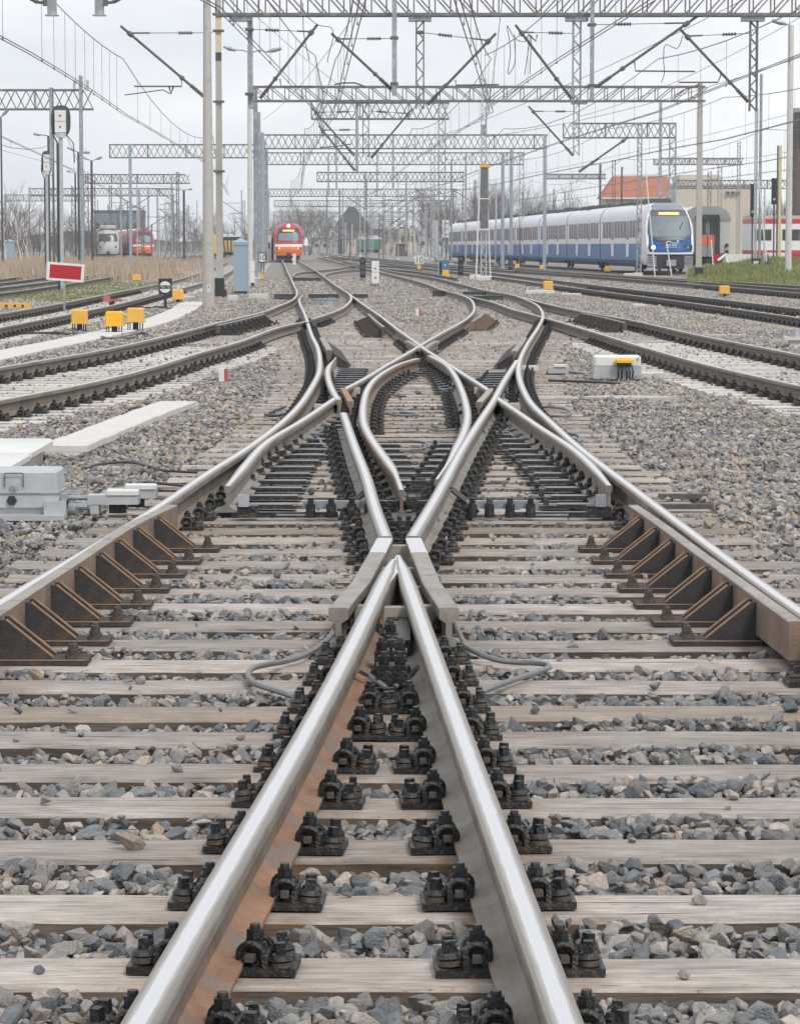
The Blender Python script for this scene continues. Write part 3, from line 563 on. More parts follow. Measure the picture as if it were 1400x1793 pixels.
# --- fastenings on every rail and sleeper
spots = []
BLOCK = [LBLADE, RLR_N, INL, INR, RLLB]
for i, y in enumerate(ys):
    y += 0.13
    if y > 62: break
    done = []
    for pth in (LSTOCK, RSTOCK, VL, VR, LRR, RLL, RLR_I, INL, INR, LRL_FAR, RLR_FAR, BLO2, RLL_FAR, BUP, CUP):
        if pth in (BUP,) and y < 47: continue
        if pth in (CUP,) and y < 49: continue
        if pth in (INL, INR) and (y < 20.6 or y > 36): continue
        x = xat(pth, y); 
        if x is None: continue
        if any(abs(x-q) < 0.16 for q in done): continue
        if pth in (LSTOCK, RSTOCK) and 10.9 < y < 16.3: continue
        if pth is RLR_FAR and 48 < y < 56: continue
        if pth is LRL_FAR and 54 < y < 62: continue
        if abs(y-13.2) < 1.3 and abs(x) < 0.3 and pth in (VL, VR): continue
        x2 = xat(pth, y+0.3) or x; x1 = xat(pth, y-0.3) or x
        done.append(x); spots.append((x, y, math.atan2(0.6, x2-x1)))
fastenings(X, spots)
# --- slide plates under the blades, heavy plate under the frog
def plates(y0, y1, f0, f1, n=None):
    for y in ys:
        y += 0.13
        if y0 < y < y1:
            a, b = f0(y), f1(y)
            if a is None or b is None or b-a < 0.12: continue
            mb = MB(); mb.box((0, 0, 0.018), (b-a, 0.15, 0.018)); mb.box((0.1*(b-a), 0, 0.031), ((b-a)*0.7, 0.13, 0.008), mi=1); mb.cyl((-(b-a)/2+0.04, 0.03, 0.027), (-(b-a)/2+0.04, 0.03, 0.06), 0.02, 0.016, 6, mi=0)
            mb.build('slide_plate', ['greasy', 'slide_plate'], X, loc=((a+b)/2, y+random.uniform(-0.02, 0.02), 0.0075))
plates(17.3, 27.5, lambda y: xat(LSTOCK, y)+0.09, lambda y: (xat(LBLADE, y) or 9)+0.40 if xat(LBLADE, y) is not None else None)
plates(17.3, 27.5, lambda y: xat(RLR_N, y)-0.40 if xat(RLR_N, y) is not None else None, lambda y: xat(RSTOCK, y)-0.09)
plates(17.0, 23.5, lambda y: (xat(RLL, y) or -9)+0.09, lambda y: (xat(INL, y) if xat(INL, y) is not None else 0)+0.28)
plates(17.0, 23.5, lambda y: (xat(INR, y) if xat(INR, y) is not None else 0.2)-0.28, lambda y: (xat(LRR, y) or 9)-0.09)
plates(28.5, 37.6, lambda y: xat(LSTOCK, y)+0.09, lambda y: (xat(RLLB, y) if xat(RLLB, y) is not None else -0.8)+0.42)
plates(28.5, 37.6, lambda y: xat(LRR, y)-0.40 if xat(LRR, y) is not None else None, lambda y: xat(RSTOCK, y)-0.09)
plates(31.0, 37.6, lambda y: (xat(INL, y) if xat(INL, y) is not None else 0)-0.25, lambda y: (xat(INL, y) if xat(INL, y) is not None else 0)+0.22)
plates(31.0, 37.6, lambda y: (xat(INR, y) if xat(INR, y) is not None else 0)-0.25, lambda y: (xat(INR, y) if xat(INR, y) is not None else 0)+0.20)
for y in (10.3, 10.95, 11.55, 12.1, 12.7, 13.3, 13.9, 14.5):
    mb = MB(); mb.box((0, 0, 0.012), (0.42, 0.17, 0.02)); mb.build('frog_plate', 'greasy', X, loc=(xat(VL, min(y, 13.1))*0.5+(xat(VR, min(y, 13.1)))*0.5, y+0.03, -0.004))
# --- check rails with their triangular brackets
def check_rail(parent, pts, side, y0=None, nb=8, z1=0.20, mats=('check_top', 'check_side'), depth=0.225, bm=('bracket_rust', 'bracket_edge', 'greasy_brown'), spots_=None, hgt=0.176):
    P = sp(pts, 0.4, 1); bar(parent, P, 0.056, 0.045, z1, 'check_rail', list(mats), under=False)
    if spots_ is None:
        tot = sum((P[i+1]-P[i]).length for i in range(len(P)-1)); spots_ = [arc_at(P, tot*(i+0.5)/nb) for i in range(nb)]
    for q in spots_:
        mb = MB(); s = side
        mb.box((s*0.18, 0, 0.014), (0.36, 0.17, 0.022), mi=0)
        mb.box((s*0.18, -0.086, 0.0235), (0.356, 0.003, 0.004), mi=1)
        for t_ in (-0.066, 0.044):
            poly = [(s*0.018, t_, 0.024), (s*(depth), t_, 0.024), (s*(depth), t_, 0.034), (s*0.050, t_, hgt), (s*0.018, t_, hgt)]
            mb.prism(poly, (0, 0.012, 0), mi=0)
            mb.prism([(s*(depth+0.002), t_-0.001, 0.030), (s*(depth+0.002), t_-0.001, 0.037), (s*0.052, t_-0.001, hgt+0.003), (s*0.047, t_-0.001, hgt-0.001)], (0, 0.014, 0), mi=1)
        for dx_, t_ in ((0.295, -0.04), (0.295, 0.045)):
            mb.cyl((s*dx_, t_, 0.024), (s*dx_, t_, 0.040), 0.027, 0.025, 10, mi=2); mb.cyl((s*dx_, t_, 0.040), (s*dx_, t_, 0.060), 0.020, 0.020, 6, mi=2); mb.cyl((s*dx_, t_, 0.060), (s*dx_, t_, 0.080), 0.014, 0.013, 6, mi=2)
        mb.build('bracket', list(bm), parent, loc=(q.x, q.y, 0.0))
def on_sleepers(pts, lo, hi):
    P = sp(pts, 0.4, 1); return [Vector((xat(P, y+0.13), y+0.13)) for y in ys if lo < y+0.13 < hi and xat(P, y+0.13) is not None]
lc = [G(a, b, 0.20) for a, b in ((302, 882), (240, 910), (171, 954), (103, 999), (51, 1030), (0, 1067))]; lc.append((lc[-1][0]-0.12, lc[-1][1]-1.6))
rc_ = [G(a, b, 0.20) for a, b in ((1108, 882), (1160, 917), (1228, 968), (1297, 1016), (1348, 1054), (1393, 1085))]
check_rail(X, lc, 1, spots_=on_sleepers(lc, 10.9, 16.2)); check_rail(X, rc_, -1, spots_=on_sleepers(rc_, 11.3, 16.2))
dm = ('greasy_brown', 'bracket_edge', 'greasy'); dmm = ('check_top', 'steel_dark')
check_rail(X, [G(a, b, 0.2) for a, b in ((645, 549), (658, 561), (672, 572))], -1, nb=8, mats=('check_top', 'greasy_brown'), bm=('greasy_brown', 'clip_tip', 'greasy'), hgt=0.14, depth=0.32)
check_rail(X, [G(a, b, 0.2) for a, b in ((846, 548), (838, 555), (826, 562))], 1, nb=7, mats=('check_top', 'check_side'), bm=('check_side', 'clip_tip', 'greasy_brown'), hgt=0.20, depth=0.28)
for pts, s in (([(564, 590), (570, 600), (577, 612)], 1), ([(917, 590), (909, 602), (899, 614)], -1)):
    bar(X, [G(a, b, 0.2) for a, b in pts], 0.085, 0.03, 0.20, 'check_rail', ['check_top', 'steel_side_grey'], under=False)
    g0 = G(*pts[0], 0.2); g1 = G(*pts[2], 0.2); mb = MB()
    for q in range(9):
        f = q/8; x = g0[0]+(g1[0]-g0[0])*f+s*0.08; y = g0[1]+(g1[1]-g0[1])*f-1.2
        mb.prism([(x, y, 0.02), (x+s*0.20, y, 0.02), (x, y, 0.17)], (0, 0.03, 0), mi=0)
    mb.prism([(g0[0]+s*0.10, g0[1]-1.2, 0.16), (g1[0]+s*0.10, g1[1]-1.2, 0.16), (g1[0]+s*0.30, g1[1]-1.2, 0.02), (g0[0]+s*0.30, g0[1]-1.2, 0.02)], (s*0.012, 0, 0.012), mi=0)
    mb.build('bracket', ['bracket_rust'], X)
# hollow steel bearers carrying the point rods
for (x0, y0, x1, y1, m_) in ((480, 516, 517, 525, 'char_paint'), (540, 516, 593, 524, 'char_paint'), (545, 525, 593, 534, 'galv'), (614, 516, 644, 522, 'char_paint'), (513, 487, 562, 493, 'char_paint'), (810, 512, 862, 518, 'char_paint'), (829, 519, 880, 528, 'char_paint'), (757, 510, 788, 519, 'char_paint')):
    a = G(x0, y1, 0.0); b = G(x1, y1, 0.0); hz = (y1-y0)*a[1]/F; mb = MB(); mb.box(((a[0]+b[0])/2, a[1]+0.15, hz/2+0.002), (b[0]-a[0], 0.3, hz)); mb.box(((a[0]+b[0])/2, a[1]+0.15, hz+0.008), (b[0]-a[0]+0.03, 0.34, 0.012)); mb.build('bearer', m_, X)
# point rods and blade clamps
for sx in (-1, 1):
    mb = MB(); y = 17.05
    xo = 0.22 if sx < 0 else 0.24
    mb.box((sx*0.80+0.13, y, 0.035), (0.62, 0.035, 0.03), mi=0); mb.box((sx*0.74+0.13, y-0.019, 0.036), (0.22, 0.003, 0.010), mi=1); mb.box((sx*0.48+0.12, y+0.05, 0.09), (0.42, 0.055, 0.045), mi=1)
    for dx_ in (0.30, 0.40, 0.52, 0.64):
        mb.cyl((sx*dx_+0.12, y-0.02, 0.02), (sx*dx_+0.12, y-0.02, 0.10), 0.03, 0.026, 8, mi=0); mb.cyl((sx*dx_+0.12, y-0.02, 0.10), (sx*dx_+0.12, y-0.02, 0.135), 0.02, 0.02, 6, mi=0)
    mb.box((sx*1.02+0.13, y+0.05, 0.05), (0.12, 0.08, 0.07), mi=0); mb.box((sx*1.04+0.13, y+0.02, 0.115), (0.06, 0.04, 0.07), mi=1)
    mb.build('point_rod', ['greasy', 'galv'], X)
    mb = MB(); cx_ = 0.0+(0.13 if sx > 0 else -0.13)
    arc = [(sx*(0.24+0.16*math.sin(q))+0.06, y+0.1, 0.17-0.13*math.sin(q)) for q in [pi/2*i/8 for i in range(9)]]
    mb.tube(arc, 0.012, 6); mb.tube([(a[0], a[1]+0.25, a[2]) for a in arc], 0.012, 6); mb.build('cable', 'cable_black', X)
mb = MB(); mb.box((0.02, 17.2, 0.08), (0.36, 0.07, 0.05)); mb.cyl((0.07, 17.1, 0.10), (0.07, 17.25, 0.10), 0.04, 0.04, 6); mb.box((0.07, 16.7, 0.03), (0.30, 0.5, 0.05), mi=0); mb.build('point_rod', 'greasy', X)
# ---------------------------------------------------------------- other tracks
def offset_path(P, d):
    out_ = []
    for i, p in enumerate(P):
        t_ = (P[min(i+1, len(P)-1)]-P[max(i-1, 0)]).normalized(); out_.append(Vector((p.x+t_.y*d, p.y-t_.x*d)))
    return out_
def track(name, label, left, right, s0, s1, mats='slab_sleeper', nearlim=62, fast=True, skip=None, wd=0.24, group=None, lim=290, fasty=75):
    T = thing(name, label, 'railway track', group=group)
    sm = ('steel_top', 'steel_side', 'steel_dark') if (mats == 'wood') else ('steel_top', 'steel_side_grey', 'steel_side')
    rail(T, left, mats=sm); rail(T, right, mats=sm, dz=-0.0005)
    far = MB(); spots_ = []; L_ = left; dist = 0; nxt = 0; nfar = 0
    for i in range(len(L_)-1):
        seg = (L_[i+1]-L_[i]).length
        while nxt <= dist+seg:
            p = L_[i].lerp(L_[i+1], (nxt-dist)/seg); nxt += 0.6
            if not (s0 < p.y < s1): continue
            d = (L_[i+1]-L_[i]).normalized(); nrm = Vector((d.y, -d.x)); ex = 0.52
            q = p+nrm*1.5; qq = min(right, key=lambda v: (v-q).length); q = p+nrm*max(1.2, min(1.9, (qq-p).dot(nrm)))
            a = p-nrm*(ex+random.uniform(-0.03, 0.03)); b = q+nrm*(ex+random.uniform(-0.03, 0.03))
            if skip and skip(p): continue
            if p.y < nearlim: place_sleeper(T, a.x, a.y, b.x, b.y, mats=mats, width=wd)
            else: place_sleeper(T, a.x, a.y, b.x, b.y, mats=mats, width=wd, joined=far); nfar += 1
            if fast and p.y < fasty:
                h = math.atan2(d.y, d.x); spots_.append((p.x, p.y, h)); spots_.append((q.x, q.y, h))
        dist += seg
    if nfar: structure(far.build('sleeper', mats, T), 'stuff')
    if spots_: fastenings(T, spots_, lim)
    return T
TB = track('railway_track', 'brown track curving in from the left edge, in front of the yellow boxes', BUP, BLO, 23, 47)
TC = track('railway_track', 'brown railed track running off to the right edge beside the white point machine', [p for p in CLO], [p for p in CUP], 24, 49)
check_rail(TB, [G(a, b, 0.2) for a, b in ((380, 569), (420, 560), (462, 549))], 1, nb=10, mats=('check_top', 'steel_dark'), bm=('greasy', 'clip_tip', 'greasy'))
check_rail(TC, [G(a, b, 0.2) for a, b in ((1018, 547), (1060, 556), (1094, 564))], -1, nb=10, mats=('check_top', 'steel_dark'), bm=('greasy_brown', 'greasy', 'greasy'))
def two(pts, d, ext=None):
    a = sp(W(*pts), 1.0, 2); return a, offset_path(a, d)
B2l = sp(W((-6.9, 40.0), (0, 573), (103, 553), (192, 535), (274, 515), (357, 494), (411, 470), (428, 459)), 1.0, 3)
track('railway_track', 'rusty track with pale sleepers behind the yellow boxes, passing under the red and white sign', offset_path(B2l, -1.5), B2l, 40, 130, fasty=100)
B3 = sp(W((-13.6, 60.0), (0, 513), (103, 499), (192, 485), (309, 462), (360, 452), (420, 444)), 2.0, 2)
track('railway_track', 'dark rusty track through grass, nearest of the overgrown tracks at far left', offset_path(B3, -1.5), B3, 60, 130, mats='wood', nearlim=10, fasty=10)
B4 = sp(W((0, 489), (86, 477), (175, 464), (240, 458), (322, 450), (380, 446)), 2.0, 2)
track('railway_track', 'dark rusty track at far left beside the tall dry grass', offset_path(B4, -1.5), B4, 60, 120, mats='wood', nearlim=10, fasty=10)
B5 = sp(W((0, 503), (86, 493), (165, 480), (240, 469), (309, 457), (345, 452), (400, 447)), 2.0, 2)
track('railway_track', 'overgrown thin track running through green grass at far left', offset_path(B5, -1.5), B5, 60, 120, mats='wood', nearlim=10, fasty=10)
D1 = sp([(9.55, 55), (9.2, 65), (8.55, 80), (7.7, 96), (6.4, 126), (4.6, 165), (2.0, 215), (-2.0, 290), (-9, 400)], 2.0, 2)
track('railway_track', 'dark track curving across at right, in front of the yellow box on the gravel', offset_path(D1, -1.5), D1, 55, 120, mats='wood', nearlim=10, fasty=110, lim=40)
E1 = sp([(14.2, 78), (13.3, 97), (12.0, 120), (10.4, 145), (7.2, 183), (3.2, 235), (-2, 310), (-8, 400)], 2.0, 2)
track('railway_track', 'dark track at right nearest to the blue and white train, below the grass bank', offset_path(E1, -1.5), E1, 78, 120, mats='wood', nearlim=10, fasty=110, lim=40)
# crossover curves in the middle distance
T2 = thing('crossover_track', 'thin curved crossover rails between the two central tracks in the middle distance', 'railway track')
rail(T2, sp(W((514, 483), (517, 479), (530, 476), (553, 474), (590, 470), (618, 464), (650, 461)), 1, 2)); rail(T2, sp(W((567, 484), (570, 480), (580, 477), (600, 474), (640, 471)), 1, 2), dz=-0.001)
T3 = thing('crossover_track', 'far fan of thin rails branching behind the two dwarf signals', 'railway track')
for pts in (((600, 458), (660, 468), (720, 474), (800, 486)), ((560, 445), (640, 455), (700, 463), (780, 472)), ((640, 450), (720, 458), (800, 466), (900, 474)), ((760, 455), (850, 463), (950, 472), (1050, 479), (1180, 487), (1400, 500)), ((560, 443), (620, 449), (690, 457)), ((616, 466), (650, 464), (700, 466), (760, 470))):
    rail(T3, sp(W(*pts), 3, 2), mats=('steel_top', 'steel_side', 'steel_dark'), dz=-random.uniform(0, 0.004))
# ================================================================ things on the ballast
KEEPOUT = []; KEEPPATH = []
def lids(name, label, pts, width, ztop, h, step=0.5, gap=0.012, z=0.18, group=None):
    P = sp([G(a, b, ztop) for a, b in pts], 0.1, 2); T = thing(name, label, 'cable trough', group=group); tot = sum((P[i+1]-P[i]).length for i in range(len(P)-1)); n = int(tot/step)
    for i in range(n):
        a = arc_at(P, i*step); b = arc_at(P, (i+1)*step-gap); c = (a+b)/2; d = b-a; mb = MB(); hw = width/2+random.uniform(-0.004, 0.004); L2 = d.length/2; ch = 0.008
        mb.add([(-hw, -L2, -h), (hw, -L2, -h), (hw, L2, -h), (-hw, L2, -h), (-hw, -L2, -ch), (hw, -L2, -ch), (hw, L2, -ch), (-hw, L2, -ch), (-hw+ch, -L2+ch, 0), (hw-ch, -L2+ch, 0), (hw-ch, L2-ch, 0), (-hw+ch, L2-ch, 0)],
               [(3, 2, 1, 0), (0, 1, 5, 4), (1, 2, 6, 5), (2, 3, 7, 6), (3, 0, 4, 7), (4, 5, 9, 8), (5, 6, 10, 9), (6, 7, 11, 10), (7, 4, 8, 11), (8, 9, 10, 11)])
        o = mb.build('trough_lid', 'concrete', T); o.location = (c.x, c.y, ztop+random.uniform(-0.004, 0.004)); o.rotation_euler = (random.uniform(-0.004, 0.004), 0, math.atan2(d.y, d.x)-pi/2+random.uniform(-0.006, 0.006))
    mb = MB(); k = len(P); vs = []
    for i, p in enumerate(P):
        d = (P[min(i+1, k-1)]-P[max(i-1, 0)]).normalized()
        for s in (-1, 1):
            for zz in (ztop-h-0.002, ztop-h-0.12): vs.append((p.x+d.y*s*(width/2-0.03), p.y-d.x*s*(width/2-0.03), zz))
    fs = [(i*4+a, i*4+b, (i+1)*4+b, (i+1)*4+a) for i in range(k-1) for a, b in ((0, 1), (2, 0), (3, 2))]; mb.add(vs, fs+[(0, 1, 3, 2)]); mb.build('trough_wall', 'concrete', T)
    KEEPPATH.append((P[::4], width/2+0.02)); return T
lids('cable_trough', 'short straight run of pale concrete lids beside the white boxes at left', ((112, 779), (215, 738), (322, 698)), 0.36, 0.06, 0.055)
lids('cable_trough', 'long curved walkway of pale concrete lids sweeping past the yellow boxes', ((-60, 634), (0, 621), (87, 603), (175, 585), (250, 568), (306, 548), (339, 528)), 0.66, 0.03, 0.06)
def roundbox(mb, c, d, ch=0.01, mi=0, taper=1.0):
    vs = []
    for (zz, ins) in ((0, 0), (d[2]-ch, 0), (d[2], ch)):
        tp = 1+(taper-1)*(zz/d[2]); x = d[0]/2*tp-ins; y = d[1]/2*tp-ins
        for p in ((-x, -y+ch), (-x+ch, -y), (x-ch, -y), (x, -y+ch), (x, y-ch), (x-ch, y), (-x+ch, y), (-x, y-ch)): vs.append((c[0]+p[0], c[1]+p[1], c[2]+zz))
    mb.add(vs, [tuple(range(7, -1, -1)), tuple(range(16, 24))]+[(r*8+i, r*8+(i+1) % 8, (r+1)*8+(i+1) % 8, (r+1)*8+i) for r in (0, 1) for i in range(8)], mi)
for (x1, y0, y1, lab) in ((-2.64, 21.0, 22.35, 'white lidded concrete box at left edge, the rear one of two'), (-2.62, 19.35, 20.8, 'white lidded concrete box at left edge, directly behind the grey point machine')):
    T = thing('junction_box', lab, 'junction box', (x1-0.6, (y0+y1)/2, -0.05)); mb = MB(); mb.box((0, 0, 0.065), (1.06, y1-y0-0.2, 0.13)); mb.build('box_body', 'concrete', T)
    mb = MB(); roundbox(mb, (0, 0, 0.131), (1.2, y1-y0, 0.055), 0.02); mb.build('lid', 'white_lid', T, smooth=40); KEEPOUT.append((x1-1.2, y0, x1, y1))
# near point machine
T = thing('point_machine', 'galvanised grey point machine with wire handle and black plug at left edge', 'point machine', (-2.0, 17.2, 0.0))
mb = MB(); mb.box((-0.55, 0.20, 0.105), (1.10, 0.40, 0.085)); mb.box((-0.57, 0.20, 0.045), (1.0, 0.34, 0.035)); mb.box((-0.02, 0.10, 0.055), (0.13, 0.34, 0.10)); mb.box((-0.58, 0.02, 0.012), (1.24, 0.30, 0.03)); mb.build('body', 'galv_light', T)
mb = MB(); roundbox(mb, (-0.55, 0.20, 0.149), (1.08, 0.40, 0.13), 0.012, taper=0.985); mb.build('lid', 'galv_light', T)
mb = MB(); mb.box((-0.55, 0.20, 0.1485), (1.10, 0.42, 0.006)); mb.build('seal', 'galv', T)
mb = MB(); mb.tube([(-0.32, -0.012, 0.185), (-0.32, -0.018, 0.262), (-0.315, -0.02, 0.268), (-0.215, -0.02, 0.268), (-0.21, -0.018, 0.262), (-0.21, -0.012, 0.185)], 0.004, 6); mb.build('handle', 'wire', T)
mb = MB(); mb.cyl((-0.262, -0.005, 0.196), (-0.262, -0.035, 0.196), 0.012, 0.010, 8); [mb.box((-0.262, -0.022, 0.196), (0.05, 0.008, 0.011), M=Matrix.Rotation(pi/3*q, 3, 'Y')) for q in range(3)]; mb.build('latch', 'galv_light', T)
mb = MB(); mb.cyl((-0.28, 0.02, 0.105), (-0.28, -0.02, 0.105), 0.032, 0.03, 6); mb.build('plug', 'black_paint', T)
mb = MB(); mb.cyl((0.03, 0.08, 0.115), (0.17, 0.08, 0.115), 0.017, n=10); mb.cyl((0.02, 0.05, 0.065), (0.16, 0.05, 0.065), 0.022, n=10); mb.box((0.03, 0.02, 0.10), (0.03, 0.10, 0.09)); mb.cyl((0.0, 0.05, 0.045), (0.10, 0.02, 0.045), 0.03, n=10); mb.build('drive_rod', 'galv', T)
KEEPOUT.append((-3.3, 17.05, -1.98, 17.7))
T = thing('rod_cover', 'two small grey covers over the drive rods between point machine and rail', 'cover', (-1.72, 17.3, 0.0))
for (x, y) in ((0.03, 0.0), (0.10, 0.42)):
    mb = MB(); mb.box((x, y, 0.105), (0.30, 0.13, 0.055)); mb.box((x-0.11, y, 0.05), (0.05, 0.12, 0.06)); mb.box((x+0.02, y+0.03, 0.045), (0.10, 0.06, 0.05), mi=1); mb.build('cover_plate', ['galv_light', 'greasy'], T)
    mb = MB(); roundbox(mb, (x+0.055, y-0.03, 0.1335), (0.19, 0.09, 0.030), 0.006); mb.build('cover_cap', 'white_lid', T)
KEEPOUT.append((-1.98, 17.1, -1.48, 17.85))
# white point machine at right
T = thing('point_machine', 'white point machine with yellow cable hood on the gravel at right', 'point machine', (2.62, 35.4, 0.0))
mb = MB(); roundbox(mb, (0, 0.15, 0.16), (0.56, 0.36, 0.12), 0.02); mb.build('lid', 'white_paint', T, smooth=40)
mb = MB(); mb.box((0, 0.15, 0.085), (0.57, 0.36, 0.14)); mb.box((-0.26, 0.0, 0.03), (0.08, 0.1, 0.05)); mb.box((0.26, 0.0, 0.03), (0.08, 0.1, 0.05)); mb.build('body', 'galv_light', T)
mb = MB(); roundbox(mb, (0.07, -0.10, 0.20), (0.22, 0.14, 0.055), 0.025); mb.build('cable_hood', 'yellow_paint', T, smooth=40)
mb = MB(); mb.box((0.07, -0.08, 0.18), (0.17, 0.10, 0.04), mi=0)
for q in (-0.07, -0.035, 0.02, 0.05, 0.08): mb.tube([(0.08+q, -0.10, 0.17), (0.08+q*1.2, -0.14, 0.10), (0.08+q*1.1, -0.13, 0.02), (0.08+q*1.4, -0.05, 0.0)], 0.012, 6)
mb.build('cable', 'black_paint', T); KEEPOUT.append((2.3, 35.2, 2.95, 35.9))
o = MB(); roundbox(o, (0, 0, 0), (0.30, 0.32, 0.07), 0.008); o = o.build('concrete_block', 'concrete', loc=(3.07, 35.9, -0.01)); tag(o, 'low grey concrete block touching the right side of the white point machine', 'block'); KEEPOUT.append((2.9, 35.7, 3.25, 36.1))
T = thing('rod_cover', 'low white rod cover left of the white point machine', 'cover', (2.0, 36.8, 0.0))
mb = MB(); mb.box((-0.02, 0, 0.05), (0.26, 0.2, 0.08)); mb.build('cover_plate', 'galv_light', T); mb = MB(); roundbox(mb, (0.0, -0.05, 0.091), (0.16, 0.14, 0.03), 0.006); mb.build('cover_cap', 'white_lid', T); mb = MB(); mb.cyl((0.12, 0, 0.03), (0.3, -0.5, 0.03), 0.018); mb.build('drive_rod', 'galv', T)
T = thing('rod_cover', 'pair of white tubes over the rods beside the right outer rail', 'cover', (1.62, 37.2, 0.0)); mb = MB()
for q in (0, 0.3): mb.box((0, q, 0.05), (0.26, 0.1, 0.06))
mb.build('cover_plate', 'white_lid', T)
a = G(1020, 697, 0.01); b = G(1179, 697, 0.01); mb = MB(); n = 20; cx_, cy_ = (a[0]+b[0])/2, a[1]; rx_ = (b[0]-a[0])/2
ring = [(rx_*math.cos(2*pi*i/n)*(1+0.02*math.sin(i*2.3)), 0.28*math.sin(2*pi*i/n), 0) for i in range(n)]; mb.prism([(p[0], p[1], -0.03) for p in ring], (0, 0, 0.055)); o = mb.build('concrete_cover', 'concrete_tan', loc=(cx_, cy_, 0)); tag(o, 'large pale flat cover slab lying in the gravel at right', 'slab'); KEEPOUT.append((a[0], cy_-0.25, b[0], cy_+0.25))
for (px, py, w_, lab) in ((1240, 588, 0.7, 'thin pale slab lying in gravel beyond the right-hand track'), (940, 699, 0.5, 'thin pale slab beside the right outer rail of the slip crossing')):
    g = G(px+30, py, 0.0); mb = MB(); roundbox(mb, (0, 0, -0.02), (w_, 0.3, 0.045), 0.01); o = mb.build('concrete_cover', 'concrete_tan', loc=(g[0], g[1], 0)); tag(o, lab, 'slab')
# cable hood boxes
def hood(px, ytop, ybox, ybase, w_, lab, m_='ochre_paint', group='yellow cable hoods', legs=True):
    g = G(px, ybase, -0.04); Y = g[1]; k = Y/F; wm = w_*k; hb = (ybox-ytop)*k; lh = max(0.03, (ybase-ybox)*k)
    T = thing('cable_hood', lab, 'yellow box', (g[0], Y, -0.04), group); mb = MB(); roundbox(mb, (0, 0, lh), (wm, wm*0.9, hb), 0.025*min(1, wm/0.3), taper=0.93); mb.box((0, 0, lh+0.012), (wm*1.06, wm*0.96, 0.024)); mb.build('hood', m_, T, smooth=35)
    if legs:
        mb = MB(); mb.box((0, 0, lh/2), (0.07, 0.06, lh)); 
        for q in (-0.42, -0.3, -0.12, 0.14, 0.26, 0.40):
            mb.tube([(q*wm, -0.03, lh+0.02), (q*wm*1.0, -0.05, lh*0.5), (q*wm*1.05, -0.05, 0.01), (q*wm*1.4, -0.12, -0.01)], 0.011, 5)
        mb.build('cable_leg', 'cable_black', T)
    return T
hood(140, 542, 567, 584, 28, 'ochre cable hood on thin legs, left one of the three boxes near the walkway')
hood(201, 545, 571, 588, 32, 'brightest yellow cable hood, middle and nearest of the three boxes near the walkway', 'yellow_paint')
hood(238, 539, 564, 584, 31, 'ochre cable hood behind the walkway, right one of the three boxes')
hood(312, 507, 524, 534, 20, 'ochre cable hood beside the round black dwarf sign')
hood(240, 481, 491, 495, 15, 'small ochre hood alone in the grass between the left tracks')
hood(415, 498, 511, 517, 17, 'ochre cable hood at the foot of the tall blue-grey cabinet')
hood(959, 492, 507, 514, 17, 'ochre cable hood on white blocks right of the curved rails')
hood(1267, 500, 514, 523, 18, 'dull ochre hood between the two dark tracks at right', 'ochre_paint')
hood(1063, 466, 475, 478, 10, 'small ochre hood in front of the blue and white train')
hood(905, 462, 470, 474, 8, 'tiny ochre hood left of the mast before the blue and white train')
hood(948, 464, 471, 474, 8, 'tiny ochre hood at the foot of the grey mast before the train')
hood(780, 473, 484, 488, 12, 'small orange-yellow hood under the blue board', 'yellow_paint')
hood(514, 452, 456, 459, 7, 'tiny yellow object beside the white post right of the orange train', 'yellow_paint', None)
for (px, y0, y1, w_, lab) in ((1000, 512, 520, 34, 'long white block in gravel right of the ochre hood'), (945, 506, 517, 50, 'long white block in gravel left of the ochre hood'), (1118, 531, 538, 22, 'small grey-blue block lying in the gravel at right'), (1105, 477, 484, 26, 'low pale block in front of the train at the grass edge'), (452, 512, 524, 34, 'pale concrete block right of the blue-grey cabinet'), (407, 515, 528, 18, 'small grey lidded block in front of the yellow hood'), (322, 517, 524, 34, 'pale slab end where the curved walkway stops')):
    g = G(px, y1, -0.03); k = g[1]/F; mb = MB(); roundbox(mb, (0, 0.2, 0), (w_*k, 0.35, (y1-y0)*k*0.8), 0.015); o = mb.build('concrete_block', 'white_lid' if 'white' in lab else 'concrete', loc=(g[0], g[1], -0.03)); tag(o, lab, 'block')
g = G(1392, 612, -0.03); T = thing('block_stand', 'grey round-topped post stub on a square block at the right edge', 'post', (g[0], g[1], -0.04)); mb = MB(); mb.box((0, 0, 0.08), (0.20, 0.2, 0.16)); mb.box((-0.02, 0, 0.185), (0.36, 0.3, 0.05)); mb.build('base_block', 'concrete', T); mb = MB(); mb.cyl((0, 0, 0.21), (0, 0, 0.30), 0.09, 0.06, 12); mb.build('cap', 'galv', T)
# marker posts
for (px, y0, y1, w_, lab) in ((391, 645, 668, 15, 'short white marker block with red right side, on gravel at left'), (732, 541, 553, 9, 'small white and red marker on gravel between the diverging tracks')):
    g = G(px, y1, -0.03); k = g[1]/F; T = thing('marker_post', lab, 'marker', (g[0], g[1], -0.04)); hgt = (y1-y0)*k*1.05; KEEPOUT.append((g[0]-0.10, g[1]-0.65, g[0]+0.10, g[1]+0.06))
    mb = MB(); mb.box((-0.18*w_*k, 0, hgt/2), (w_*k*0.62, 0.10, hgt)); mb.build('white_half', 'white_paint', T); mb = MB(); mb.box((0.31*w_*k, 0.01, hgt/2-0.004), (w_*k*0.36, 0.10, hgt)); mb.build('red_half', 'dull_red', T)
g = G(503, 452+4, -0.03); mb = MB(); mb.box((0, 0, 0.5), (0.28, 0.2, 1.0)); o = mb.build('marker_post', 'white_paint', loc=(A(517, 440, 250)[0]-0.8, 270, -0.1)); tag(o, 'short white post just right of the orange centre train', 'marker')
